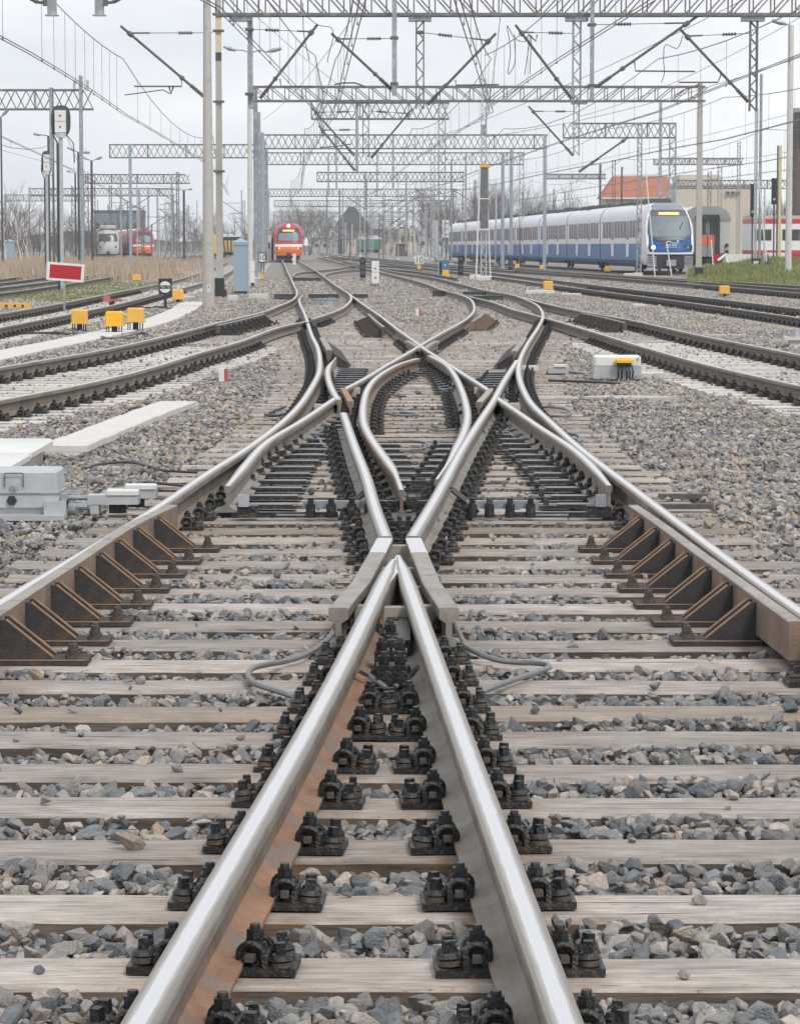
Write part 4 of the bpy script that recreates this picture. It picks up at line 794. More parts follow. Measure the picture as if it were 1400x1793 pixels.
# red and white sign
g = G(113, 547, -0.03); k = g[1]/F; T = thing('shunting_sign', 'red rectangular sign with white border on a thin post at left', 'sign', (g[0], g[1], -0.04))
def signface(mb, y, q, mi): mb.prism([(a*k, y, b*k) for a, b in q], (0, 0.012, 0), mi)
q = [(px-113, 547-py) for px, py in ((82, 489), (147, 494.5), (149.5, 463), (84, 457.5))]; mb = MB(); signface(mb, 0, q, 0); mb.build('sign_board', 'white_paint', T)
cx_ = sum(a for a, b in q)/4; cy_ = sum(b for a, b in q)/4; q2 = [(cx_+(a-cx_)*0.84, cy_+(b-cy_)*0.74) for a, b in q]; mb = MB(); signface(mb, -0.005, q2, 0); mb.build('red_panel', 'red_paint', T)
mb = MB(); mb.box((0, 0.035, 0.40), (0.055, 0.04, 0.82)); mb.build('post', 'galv', T)
# round dwarf sign
g = G(290, 543, -0.03); k = g[1]/F; T = thing('dwarf_sign', 'black square dwarf sign with white disc and black bar on a short black stand', 'sign', (g[0], g[1], -0.04))
mb = MB(); mb.box((0, 0, 41*k), (23*k, 0.12, 25*k)); mb.build('box', 'black_paint', T); mb = MB(); mb.box((0, 0.03, 54.5*k), (24*k, 0.2, 2.5*k)); mb.build('roof', 'black_paint', T)
mb = MB(); mb.cyl((0, -0.062, 41*k), (0, -0.072, 41*k), 10*k, n=28); mb.build('disc', 'white_paint', T); mb = MB(); mb.box((0, -0.076, 41*k), (19*k, 0.006, 6*k)); mb.build('bar', 'black_paint', T)
mb = MB(); mb.box((0, 0, 15*k), (4.5*k, 0.06, 30*k)); mb.box((0.02, 0, 3*k), (12*k, 0.3, 6*k), taper=0.5); mb.box((-0.12, -0.1, 0.07), (0.35, 0.10, 0.08)); mb.build('stand', 'black_paint', T)
FONT_ME = {}
def text_mesh(s, m_):
    cu = bpy.data.curves.new('t', 'FONT'); cu.body = s; cu.size = 1; cu.align_x = 'CENTER'; cu.align_y = 'CENTER'; cu.extrude = 0.01
    ob = bpy.data.objects.new('t', cu); C.objects.link(ob); dg = bpy.context.evaluated_depsgraph_get(); me = bpy.data.meshes.new_from_object(ob.evaluated_get(dg)); bpy.data.objects.remove(ob); bpy.data.curves.remove(cu); me.name = 'lettering'
    me.materials.clear(); me.materials.append(MATS[m_]); return me
o = link('lettering', text_mesh('Wn  12', 'white_paint'), T, (0, -0.081, 41*k)); o.rotation_euler = (pi/2, 0, 0); o.scale = (5.0*k, 5.5*k, 0.1)
o = link('lettering', text_mesh('d', 'char_paint'), bpy.data.objects['point_machine.001'], (0.235, -0.032, 0.235)); o.rotation_euler = (pi/2, 0, 0); o.scale = (0.07, 0.07, 0.1)
ten = text_mesh('10', 'black_paint')
for (px, y0, y1, w_, yb, lab, edge) in ((459.5, 443, 459, 13, 492, 'small black-edged number 10 sign behind the blue-grey cabinet', True), (733.5, 448, 462, 14, 475, 'white number 10 sign on a short ochre stand left of the blue board', False)):
    g = G(px, yb, -0.03); k = g[1]/F; T = thing('number_sign', lab, 'sign', (g[0], g[1], -0.04)); zc = (yb-(y0+y1)/2)*k
    mb = MB(); mb.box((0, 0.03, zc), ((w_+(2 if edge else 1))*k, 0.03, (y1-y0+(2 if edge else 1))*k)); mb.build('frame', 'black_paint' if edge else 'white_paint', T); mb = MB(); mb.box((0, 0, zc), (w_*k*0.9, 0.02, (y1-y0)*k*0.9)); mb.build('sign_board', 'white_paint', T)
    o = link('lettering', ten, T, (0, -0.02, zc)); o.rotation_euler = (pi/2, 0, 0); o.scale = (13.5*k, 16*k, 0.5)
    mb = MB(); mb.box((-2*k, 0.03, zc/2-4*k), (1.6*k, 0.03, zc-4*k)); mb.box((2.5*k, 0.03, zc/2-4*k), (1.6*k, 0.03, zc-4*k)); mb.box((0, 0.02, 8*k), (6*k, 0.08, 8*k), mi=1); mb.build('stand', ['char_paint', 'ochre_paint'], T)
# derailer and yellow beam, cables
g = G(193, 540, 0.0); T = thing('derailer', 'small red metal block clamped on the rusty rail left of the dwarf sign', 'derailer', (g[0], g[1], 0.1)); mb = MB(); mb.box((-0.08, 0, 0.15), (0.20, 0.3, 0.16), taper=0.7); mb.box((0.18, 0, 0.11), (0.26, 0.2, 0.06)); mb.build('shoe', 'dull_red', T); mb = MB(); mb.box((0.05, 0, -0.02), (0.12, 0.2, 0.22)); mb.build('clamp', 'greasy', T)
g0 = G(-6, 541, 0); g1 = G(50, 541, 0); mb = MB(); mb.box(((g0[0]+g1[0])/2, g0[1]+0.6, 0.06), (g1[0]-g0[0], 0.35, 0.16)); [mb.cyl((g0[0]+q, g0[1]+0.42, 0.07), (g0[0]+q, g0[1]+0.40, 0.07), 0.035, mi=1) for q in (0.2, 0.42, 0.62)]; o = mb.build('barrier_beam', ['ochre_paint', 'black_paint']); tag(o, 'low ochre beam with dark holes on the ground at the left edge', 'beam')
def cable(lab, pts, r=0.012, m_='cable_grey', Z=None, name='cable'):
    P = [(*G(p[0], p[1], p[2] if len(p) > 2 else 0.03), p[2] if len(p) > 2 else 0.03) for p in pts]; q = catmull([Vector(p) for p in P], 0.05 if P[0][1] < 30 else 0.3, 2)
    mb = MB(); mb.tube(q, r, 7); o = mb.build(name, m_, smooth=50); tag(o, lab, 'cable'); return o
cable('grey cable loop left of the near frog, bent into a hook', ((594, 1082, 0.12), (585, 1105, 0.08), (562, 1130, 0.05), (520, 1153, 0.03), (445, 1168, 0.03), (434, 1182, 0.03), (452, 1200, 0.03), (486, 1210, 0.03), (515, 1220, 0.03)), 0.011)
cable('grey cable loop right of the near frog, bent into a hook', ((789, 1082, 0.12), (800, 1102, 0.08), (830, 1140, 0.05), (880, 1160, 0.03), (950, 1160, 0.03), (966, 1165, 0.03), (930, 1180, 0.03), (880, 1197, 0.03), (842, 1212, 0.03)), 0.011)
cable('pale connecting cable inside the left of the near frog', ((626, 1172, 0.10), (640, 1180, 0.07), (662, 1190, 0.05), (676, 1205, 0.03)), 0.010); cable('pale connecting cable inside the right of the near frog', ((731, 1168, 0.10), (722, 1182, 0.06), (708, 1194, 0.04), (690, 1203, 0.03)), 0.010)
cable('grey hooked cable loop in the left of the slip, under the obtuse frog', ((582, 737), (560, 738), (548, 744), (562, 750), (578, 746), (576, 752), (552, 757), (530, 753)), 0.013)
cable('grey bent cable below the left obtuse frog', ((533, 756), (556, 766), (566, 780), (580, 788)), 0.013)
cable('grey hooked cable loop in the right of the slip, under the obtuse frog', ((866, 735), (892, 733), (901, 740), (890, 750), (874, 757), (856, 755)), 0.013)
cable('grey branching cable right of the straight rail in the slip', ((852, 759), (880, 757), (900, 765), (915, 760), (924, 752)), 0.013)
cable('pale cable hook crossing timbers inside the oval, upper one', ((800, 752), (770, 754), (752, 749), (754, 746), (766, 748)), 0.012); cable('pale cable hook crossing timbers inside the oval, lower one', ((700, 790), (735, 787), (744, 781), (738, 774), (710, 772), (690, 773)), 0.012)
cable('dark cable hook on the timbers at the left inside of the oval', ((672, 724), (700, 727), (722, 727), (727, 724), (700, 722)), 0.012); cable('pale curved cable at the upper left of the oval', ((668, 678, 0.06), (676, 688), (690, 693), (710, 694)), 0.012); cable('pale curved cable at the upper right of the oval', ((769, 680, 0.06), (778, 688), (790, 688), (793, 680, 0.06)), 0.012)
cable('dark cable loop left of the outer left rail at the slip', ((498, 713), (475, 722), (468, 727), (480, 728), (500, 724)), 0.013, 'cable_black'); cable('dark cable loop right of the outer right rail at the slip', ((946, 712), (975, 714), (995, 720), (996, 726), (980, 729), (962, 728)), 0.013, 'cable_grey'); cable('short dark cable loop lower beside the outer right rail', ((990, 758), (1008, 762), (1014, 768), (1010, 774)), 0.013, 'cable_grey')
cable('bundle of thin black cables lying on the gravel beside the left outer rail', ((150, 820), (180, 812), (215, 809), (260, 816), (300, 825), (345, 827)), 0.010, 'cable_black'); cable('thin black cable on the gravel beside the grey rod covers', ((252, 850, 0.1), (275, 846), (300, 848), (330, 852)), 0.010, 'cable_black')
cable('black cable bundle running left from the left yellow box', ((128, 575), (120, 585), (95, 582), (60, 583), (45, 575)), 0.022, 'cable_black'); cable('black cable coil on the ground under the middle yellow box', ((180, 590), (200, 594), (235, 592), (262, 587), (250, 583), (220, 590), (190, 594), (178, 590)), 0.022, 'cable_black')
cable('black cable lying by the stand of the round dwarf sign', ((225, 534), (250, 538), (285, 540), (300, 541)), 0.022, 'cable_black')
cable('thin dark cable crossing the gravel right of the slip crossing', ((960, 666), (1000, 668), (1040, 668), (1085, 672)), 0.016, 'cable_black')
for (x0, y0, x1, y1) in ((1150, 868, 1240, 872), (1150, 886, 1250, 890)):
    a = G(x0, y0, 0.03); b = G(x1, y1, 0.03); mb = MB(); mb.box(((a[0]+b[0])/2, (a[1]+b[1])/2, 0.035), (b[0]-a[0], 0.06, 0.03)); mb.build('point_rod', 'steel_dark', X)
# cabinets
def cabinet(px, w_, ytop, ybase, lab, roof=True, basedark=True, sc=1.0):
    g = G(px, ybase, -0.04); k = g[1]/F; W_ = w_*k; H_ = (ybase-ytop)*k; T = thing('relay_cabinet', lab, 'cabinet', (g[0], g[1], -0.04)); lo = 0.08*H_
    mb = MB(); mb.box((0, W_*0.4, lo+(H_*0.87-lo)/2), (W_*0.93, W_*0.8, H_*0.87-lo)); mb.build('body', 'blue_cabinet', T); mb = MB(); mb.box((0, W_*0.4, H_*0.90), (W_, W_*0.9, H_*0.06)); r0 = H_*0.93; a = W_/2; 
    mb.add([(-a, -W_*0.05, r0), (a, -W_*0.05, r0), (a, W_*0.85, r0), (-a, W_*0.85, r0), (0, W_*0.4, H_)], [(0, 1, 4), (1, 2, 4), (2, 3, 4), (3, 0, 4)]); mb.build('roof', 'blue_cabinet', T)
    mb = MB(); mb.box((0, W_*0.4, lo/2), (W_*0.8, W_*0.7, lo)); mb.build('plinth', 'char_paint', T)
cabinet(421.5, 27, 417, 518, 'tall blue-grey cabinet with peaked roof behind the yellow hood'); cabinet(16.5, 18, 419, 462, 'blue-grey cabinet in the dry grass at far left'); cabinet(194.5, 9, 415, 450, 'slim blue-grey cabinet in front of the grey parked train')
g = G(440, 505, -0.03); k = g[1]/F; T = thing('signal_box', 'white two-part signal box standing directly right of the blue-grey cabinet', 'signal box', (g[0], g[1]+1, -0.04)); 
for z_ in (19, 39): mb = MB(); mb.box((0, 0, z_*k), (8*k, 0.1, 18.5*k)); mb.build('lamp_box', 'white_paint', T)
mb = MB(); mb.box((0, 0, 5*k), (6*k, 0.1, 10*k)); mb.build('foot', 'char_paint', T)
# dwarf signals
def dwarf(px, w_, y0, y1, lab, white=False):
    g = G(px, y1, -0.04); k = g[1]/F; T = thing('dwarf_signal', lab, 'signal', (g[0], g[1], -0.05)); H_ = (y1-y0)*k; W_ = w_*k; lg = H_*0.18
    if white:
        for q in (0.30, 0.72): mb = MB(); roundbox(mb, (0, 0.05, lg+(H_-lg)*(q-0.30)*1.02/0.84), (W_, 0.2, (H_-lg)*0.49), 0.01); mb.cyl((0, -0.05, lg+(H_-lg)*(q-0.05)), (0, -0.062, lg+(H_-lg)*(q-0.05)), W_*0.12, mi=1); mb.build('lamp_box', ['white_paint', 'black_paint'], T)
    else:
        mb = MB(); mb.box((0, 0.05, lg+(H_-lg)*0.44), (W_*0.9, 0.16, (H_-lg)*0.88)); mb.cyl((0, -0.04, H_-W_*0.5), (0, 0.13, H_-W_*0.5), W_*0.5, n=16); mb.build('backboard', 'black_paint', T)
        for q in (0.82, 0.52, 0.24): mb = MB(); mb.cyl((0, -0.06, lg+(H_-lg)*q), (0, -0.14, lg+(H_-lg)*q+0.01), W_*0.32, W_*0.36, n=14); mb.cyl((0, -0.05, lg+(H_-lg)*q), (0, -0.10, lg+(H_-lg)*q), W_*0.2, n=12, mi=1); mb.build('lens_hood', ['char_paint', 'lamp_white_glass' if q > 0.8 else 'glass_dark'], T)
    mb = MB(); [mb.box((q*W_*0.36, 0.02, lg/2), (W_*0.12, 0.08, lg)) for q in (-1, 0, 1)]; mb.box((0, 0.02, 0.03), (W_*1.1, 0.25, 0.05)); mb.build('feet', 'black_paint', T); return T
dwarf(635, 11, 450, 494, 'black dwarf signal left of the white two-part signal box in the centre'); dwarf(657, 13, 457, 504, 'white two-part dwarf signal seen from behind in the centre', True)
dwarf(806, 10, 448, 489, 'black dwarf signal right of the blue board'); dwarf(893.5, 9, 446, 478, 'black dwarf signal in front of the blue and white train')
g = G(779, 487, -0.03); k = g[1]/F; T = thing('blue_board', 'blue square board with a white dot on a black stand', 'board', (g[0], g[1]+0.5, -0.04)); mb = MB(); mb.box((0, 0, 23*k), (14*k, 0.1, 17*k)); mb.build('board', 'blue_board', T); mb = MB(); mb.cyl((0, -0.055, 23*k), (0, -0.07, 23*k), 1.6*k); mb.build('dot', 'white_paint', T); mb = MB(); mb.box((-8*k, 0, 14*k), (4*k, 0.1, 28*k)); mb.build('stand', 'black_paint', T)
# ================================================================ overhead line structures
def P3(px, py, Y): return Vector(A(px, py, Y))
def gantry(label, Y, x0, x1, yb, depth=0.66, bay=0.95, m_='truss_steel', name='gantry', single=True, wid=0.55, th=0.055, group='overhead line gantries', xb=False, cut=(0, 0)):
    a = P3(x0, yb, Y); b = P3(x1, yb, Y); z0 = a.z; L_ = b.x-a.x; T = thing(name, label, 'gantry', (a.x, Y, 0), group)
    for yy in (0, wid):
        for zz, c0, c1 in ((z0, 0, 0), (z0+depth, cut[0], cut[1])):
            mb = MB(); mb.box(((L_+c0-c1)/2, yy, zz), (L_-c0-c1, th, th*1.4)); mb.build('chord', m_, T)
    n = max(2, int(L_/bay)); far = MB(); t2 = th*0.5
    for i in range(n):
        xa = L_*i/n; xb_ = L_*(i+1)/n; up = (i < n/2) if not xb else (i % 2 == 0)
        segs = [((xa, z0+depth), (xb_, z0)) if up else ((xa, z0), (xb_, z0+depth))]
        if xb: segs.append(((xa, z0), (xb_, z0+depth)) if False else ((xa, z0+depth*0), (xa, z0+depth)) if i % 6 == 0 else segs[0])
        else: segs.append(((xa, z0), (xa, z0+depth)))
        for s_ in set(segs):
            d = 0.001 if s_[0][0] != s_[1][0] else 0
            if single:
                mb = MB(); mb.cyl((s_[0][0], -d, s_[0][1]), (s_[1][0], -d, s_[1][1]), t2, n=4, ph=pi/4); mb.build('truss_brace', m_, T)
                if i % 2 == 0 or True: far.cyl((s_[0][0]+0.18, wid+d, s_[0][1]), (s_[1][0]+0.18, wid+d, s_[1][1]), t2*0.9, n=4, ph=pi/4)
            else:
                far.cyl((s_[0][0], -d, s_[0][1]), (s_[1][0], -d, s_[1][1]), t2, n=3); far.cyl((s_[0][0], wid+d, s_[1][1] if s_[0][0] != s_[1][0] else s_[0][1]), (s_[1][0], wid+d, s_[0][1] if s_[0][0] != s_[1][0] else s_[1][1]), t2*0.85, n=3)
        if i % 2 == 0 and single: far.cyl((xa, 0, z0), (xb_, wid, z0), t2*0.7, n=3); far.cyl((xa, 0, z0+depth), (xb_, wid, z0+depth), t2*0.7, n=3)
    far.build('bracing', m_, T); T['_z0'] = z0; return T
def part_box(T, name, px0, y0, px1, y1, Y, m_, dy=0.0, d=0.2):
    a = P3(px0, y1, Y); b = P3(px1, y0, Y); mb = MB(); mb.box(((a.x+b.x)/2-T.location.x, dy, (a.z+b.z)/2-T.location.z), (abs(b.x-a.x), d, abs(b.z-a.z))); return mb.build(name, m_, T)
def lattice(T, name, px0, px1, y0, y1, Y, m_='truss_steel', dy=0.0, r=0.03, dep=None, taper=1.0, horiz=False):
    a = P3(px0, y1, Y); b = P3(px1, y0, Y); w_ = (b.x-a.x); cx = (a.x+b.x)/2-T.location.x; zb, zt = a.z-T.location.z, b.z-T.location.z; mb = MB(); dp = w_ if dep is None else dep
    def pt(sx, sy, f): k_ = 1+(taper-1)*f; return (cx+sx*w_/2*k_, dy+sy*dp/2*k_, zb+(zt-zb)*f)
    for sx in (-1, 1):
        for sy in (-1, 1): mb.cyl(pt(sx, sy, 0), pt(sx, sy, 1), r, n=4, ph=pi/4)
    n = max(2, int(abs(zt-zb)/(w_*1.15)))
    for i in range(n):
        s = 1 if i % 2 else -1
        for sy in (-1, 1): mb.cyl(pt(-s, sy*1.01, i/n), pt(s, sy*1.01, (i+1)/n), r*0.6, n=3)
        for sx in (-1, 1): mb.cyl(pt(sx*1.01, -s, i/n), pt(sx*1.01, s, (i+1)/n), r*0.5, n=3)
    return mb.build(name, m_, T)
def insul(T, p, q, f=0.5, r=0.055, n=6, L_=0.5):
    d = (q-p).normalized(); c = p.lerp(q, f)-d*L_/2; mb = MB()
    for i in range(n): mb.cyl(c+d*(L_*i/n), c+d*(L_*(i+0.55)/n), r, r*0.7, 8)
    mb.cyl(c, c+d*L_, r*0.4, n=6); o = mb.build('insulator', 'insulator', T); return o
def bracket_arm(T, pts, Y, r=0.035, dy=0.0, name='cantilever_tube', m_='truss_dark'):
    off = Vector((T.location.x, Y, T.location.z)); P = [P3(a, b, Y)-off+Vector((0, dy, 0)) for a, b in pts]; mb = MB(); mb.tube(P, r, 6); mb.build(name, m_, T); return P
def cantilever(T, Y, foot, tip, post, arm=None, k=1.0, dy=0.1):
    # foot: insulated lower end; tip: upper end with the tie back to the post
    P = bracket_arm(T, [foot, tip], Y, 0.045*k, dy); insul(T, P[0], P[1], 0.09, 0.075*k, 6, 0.5*k)
    if post:
        q = (tip[0]+(foot[0]-tip[0])*0.10, tip[1]+(foot[1]-tip[1])*0.10); Q = bracket_arm(T, [q, post], Y, 0.012*k, dy, 'tie_rod'); insul(T, Q[0], Q[1], 0.68, 0.06*k, 5, 0.42*k)
        mb = MB(); d = (Q[1]-Q[0]); mb.cyl(Q[0], Q[0]+d*0.25, 0.028*k, n=6); mb.build('tie_sleeve', 'truss_dark', T)
    mb = MB(); mb.cyl(P[0].lerp(P[1], 0.86), P[0].lerp(P[1], 0.91), 0.085*k, n=6); mb.cyl(P[0].lerp(P[1], 0.25), P[0].lerp(P[1], 0.28), 0.08*k, n=6); mb.build('clamp', 'truss_dark', T)
    if arm:
        Q = bracket_arm(T, arm, Y, 0.026*k, dy-0.05, 'registration_arm')
G1 = gantry('nearest large lattice gantry spanning the top edge of the picture', 87.5, 378, 1460, 25, 0.70, 0.61, th=0.062)
for (px, lab) in ((735, 0), (1010, 0), (1319, 0), (421, 0)):
    part_box(G1, 'hanger_plate', px-20, 27, px+20, 36, 87.5, 'galv', 0.27, 0.45)
lattice(G1, 'drop_post', 728.5, 741.5, 36, 190, 87.5, 'truss_steel', 0.27, 0.028); lattice(G1, 'drop_post', 1003, 1017, 36, 178, 87.5, 'galv_blue', 0.27, 0.028); lattice(G1, 'drop_post', 1313, 1327, 36, 194, 87.5, 'truss_steel', 0.27, 0.028)
part_box(G1, 'drop_post', 686, -20, 694.5, 168, 87.5, 'galv', -0.25, 0.14); part_box(G1, 'drop_post', 1031, -20, 1039, 175, 87.5, 'galv', -0.25, 0.14); part_box(G1, 'drop_post', 434, 36, 441.5, 190, 87.5, 'galv', 0.27, 0.14)
for px, y in ((690, 67), (690, 147), (1035, 44), (1035, 150), (437, 52), (437, 165), (735, 57)): part_box(G1, 'clamp', px-7, y-2, px+7, y+2, 87.5, 'truss_dark', -0.1, 0.5)
for foot, tip, post, arm in (((455, 172), (556, 42), (442, 51), ((490, 138), (492, 151), (548, 151))), ((684, 155), (580, 58), (686, 67), ((585, 148), (600, 145), (622, 145), (640, 152))), ((748, 183), (868, 58), (742, 57), ((797, 140), (798, 149), (873, 148))), ((1000, 172), (902, 43), (1002, 58), ((925, 60), (938, 72), (940, 60))), ((1042, 153), (1222, 27), (1039, 43), ((1110, 106), (1112, 124), (1216, 125))), ((1310, 178), (1190, 50), (1313, 58), ((1262, 130), (1256, 144), (1188, 144))), ((357, 169), (211, 45), (372, 57), ((318, 135), (318, 151), (235, 151)))):
    cantilever(G1, 87.5, foot, tip, post, arm)
bracket_arm(G1, [(218, 166), (255, 161), (285, 157), (298, 164)], 87.5, 0.018, 0.1, 'registration_arm'); bracket_arm(G1, [(296, 152), (299, 164), (303, 152)], 87.5, 0.03, 0.1, 'registration_arm'); bracket_arm(G1, [(1180, 168), (1195, 158), (1225, 147)], 87.5, 0.02, 0.1, 'registration_arm')
for pts in (((530, 5), (532, 60), (541, 105)), ((536, 28), (560, 45), (577, 47), (573, 110)), ((887, 45), (893, 90), (888, 130)), ((888, 45), (905, 70), (918, 73), (924, 62), (918, 132)), ((930, 62), (927, 130)), ((1195, 62), (1184, 85), (1165, 78), (1161, 105), (1162, 130), (1157, 145)), ((900, 60), (897, 120), (890, 131))):
    off = Vector((G1.location.x, 87.5, 0)); mb = MB(); mb.tube(catmull([P3(a, b, 87.5)-off for a, b in pts], 0.1), 0.012, 5); mb.build('jumper_wire', 'cable_black', G1)
def poleobj(name, lab, px, w0, w1, ytop, ybase, m_, Y=None, cat='mast', group=None, shape='round', zb=-0.1, black=None, bands=()):
    if Y is None: g = G(px, ybase, -0.04); Y = g[1]
    k = Y/F; a = P3(px, ybase, Y); b = P3(px, ytop, Y); T = thing(name, lab, cat, (a.x, Y, zb), group); H_ = b.z-zb; mb = MB()
    n = 16 if shape == 'round' else 4; ph = 0 if n == 16 else pi/4; f_ = 1 if n == 16 else 1.3
    mb.cyl((0, 0, 0), (0, 0, H_), w0*k/2*f_, w1*k/2*f_, n, ph=ph); mb.build('shaft', m_, T, smooth=40)
    for (y0, y1, mm) in bands:
        z0 = P3(px, y1, Y).z-zb; z1 = P3(px, y0, Y).z-zb; fz = (z0+z1)/2/H_; ww = w0+(w1-w0)*fz; mb = MB(); mb.cyl((0, 0, z0), (0, 0, z1), ww*k/2*f_*1.03, ww*k/2*f_*1.03, n, ph=ph); mb.build('band', mm, T, smooth=40)
    if black:
        z1 = P3(px, black, Y).z-zb; mb = MB(); mb.box((0, 0, z1*0.25), (w0*k*1.8, w0*k*1.8, z1*0.5)); mb.box((0, 0, z1*0.7), (w0*k*1.25, w0*k*1.3, z1*0.6)); mb.build('base', 'black_paint', T)
    return T
p = poleobj('concrete_pole', 'thick round pale concrete pole at left, nearest of all the poles', 365.5, 21.5, 12, -60, 541, 'concrete_tan', shape='round')
g = G(366, 541, -0.04); k = g[1]/F; mb = MB(); mb.box((0.02, -10.3*k, 40*k), (7*k, 0.02, 15*k)); mb.build('number_plate', 'concrete', p); mb = MB(); mb.prism([(0.02-1.6*k, -10.5*k-0.012, 41*k), (0.02+1.6*k, -10.5*k-0.012, 41*k), (0.02, -10.5*k-0.012, 44.5*k)], (0, 0.004, 0)); mb.build('mark', 'char_paint', p)
p = poleobj('concrete_pole', 'square concrete pole with yellowed top and black base, right of the thickest pole', 385, 13, 10, -40, 523, 'concrete_tan', shape='square', black=487, bands=((30, 92, 'wall_cream'), (92, 107, 'char_paint'), (472, 486, 'coach_grey')))
for y in (25, 54, 178, 300): T_ = MB(); q = P3(385, y, p.location.y); T_.box((0, 0, q.z+0.1), (0.34, 0.34, 0.06)); T_.build('clamp', 'truss_dark', p)
# lamp pole beyond
p = poleobj('lamp_post', 'pale lamp post with two lamp heads on curved arms behind the blue-grey cabinet', 438.5, 9.5, 7, 78, 503, 'concrete', Y=118, shape='round'); off = Vector((p.location.x, 118, p.location.z))
for pts in (((438, 92), (425, 88), (412, 87)), ((440, 92), (455, 88), (468, 91))):
    mb = MB(); mb.tube([P3(a, b, 118)-off for a, b in pts], 0.03, 6); mb.build('lamp_arm', 'galv', p)
for x0, x1, y0, y1 in ((391, 413, 82, 88), (466, 493, 91, 85)):
    mb = MB(); mb.tube([P3(x0, y0, 118)-off, (P3((x0+x1)/2, (y0+y1)/2, 118)-off), P3(x1, y1, 118)-off], [0.03, 0.09, 0.05], 8); mb.build('lamp_head', 'galv', p, smooth=50)
G2 = gantry('second large lattice gantry, ending on the black-footed concrete post at right', 139, 440, 1234, 176.5, 0.66, 0.78, th=0.066)
part_box(G2, 'hanger_plate', 1000, 176, 1028, 182, 139, 'galv', 0.27, 0.5); part_box(G2, 'hanger_plate', 603, 175, 660, 179, 139, 'galv_blue', 0.27, 0.5)
lattice(G2, 'drop_post', 1004, 1014, 181, 272, 139, 'galv', 0.27, 0.028); lattice(G2, 'drop_post', 635, 645, 178, 275, 139, 'truss_steel', 0.27, 0.028); part_box(G2, 'drop_post', 622, 178, 627, 304, 139, 'galv_blue', 0.27, 0.14)
for foot, tip, post, arm in (((620, 272), (545, 188), (622, 195), None), ((620, 297), (558, 220), (622, 227), ((560, 258), (590, 256), (615, 252))), ((650, 276), (722, 190), (645, 194), None), ((1003, 272), (925, 186), (1004, 195), None), ((1014, 300), (1100, 240), (1016, 300), None)):
    cantilever(G2, 139, foot, tip, post, arm, 1.15)
p = poleobj('concrete_pole', 'square concrete post with black foot standing before the grey coach', 1222, 11, 9, 146, 490, 'concrete_tan', Y=139.6, shape='square', black=468)
# third and farther gantries: label, Y, x0, x1, bottom px, posts [(px, kind, y_top, y_bottom)]
GS = [('third gantry, cantilevered left from the lattice tower in the middle', 158, 545, 786, 208, 0.86, [(773, 'tower', 180, 470, 12)], [(560, 170, 560, 170)]),
      ('fourth gantry across the centre, ending on the blue-grey mast', 207, 447, 958, 260, 0.95, [(953, 'tube', 236, 470, 6), (589, 'drop', 240, 330, 3), (688, 'drop', 238, 330, 4)], []),
      ('fifth gantry across the centre, ending on the lattice mast left of the train', 248, 466, 917, 288, 0.98, [(912, 'tower', 266, 462, 8), (575, 'drop', 270, 345, 3), (660, 'drop', 270, 345, 3), (815, 'tube', 270, 455, 3)], []),
      ('sixth gantry across the centre of the yard', 313, 555, 812, 318, 0.98, [(812, 'tower', 300, 452, 5), (640, 'drop', 300, 362, 2), (711, 'drop', 300, 440, 3)], []),
      ('thin far gantry behind the orange train', 400, 470, 800, 344, 1.0, [(638, 'tube', 300, 440, 2), (470, 'tube', 330, 445, 3)], []),
      ('faint very far gantry in the centre', 520, 480, 790, 362, 1.1, [(760, 'tube', 345, 440, 2), (600, 'tube', 330, 440, 2)], []),
      ('faintest most distant gantry in the centre', 700, 480, 760, 380, 1.2, [(480, 'tube', 370, 438, 2), (700, 'tube', 365, 438, 2)], []),
      ('gantry above the blue and white train, cantilevered from a lattice tower', 187, 986, 1182, 241, 0.90, [(1175, 'tower', 216, 470, 13), (1155, 'tube', 180, 470, 5)], []),
      ('dark low gantry at right behind the grey coach, with a pointed left end', 290, 1144, 1300, 288, 0.6, [(1258, 'tower', 290, 440, 8), (1291, 'tower', 248, 440, 7)], []),
      ('lower gantry at right below the dark one, beside the dark tower', 330, 1180, 1390, 330, 0.9, [(1240, 'tower', 300, 440, 7), (1360, 'tube', 300, 440, 3)], []),
      ('low dark gantry over the train roof, left of the red roof', 330, 955, 1060, 313, 0.5, [(1050, 'tube', 287, 440, 4), (1073, 'tower', 280, 440, 6)], []),
      ('left edge gantry with zigzag bracing, carried by the slim masts', 148, -40, 162, 191, 0.95, [(90.5, 'drop', 154, 300, 5), (142, 'drop', 133, 300, 5)], []),
      ('gantry at left reaching from behind the concrete poles', 229, 192, 448, 276, 1.0, [(228.5, 'tube', 252, 452, 5)], []),
      ('small gantry far left behind the lamps', 322, 150, 332, 321, 0.95, [(212, 'tube', 305, 440, 3), (301, 'tube', 305, 440, 3), (152, 'tower', 303, 440, 6), (165, 'tower', 306, 440, 4)], []),
      ('faint gantry at far left with several thin posts', 400, 52, 305, 343, 1.0, [(52, 'tube', 327, 420, 2), (130, 'tower', 325, 440, 5), (244, 'tube', 330, 440, 3), (276, 'tube', 332, 440, 3), (260, 'tube', 328, 440, 3)], []),
      ('faintest gantry at the far left edge above the trees', 480, 10, 160, 352, 1.0, [(10, 'tube', 340, 440, 3), (110, 'tube', 345, 440, 2)], [])]
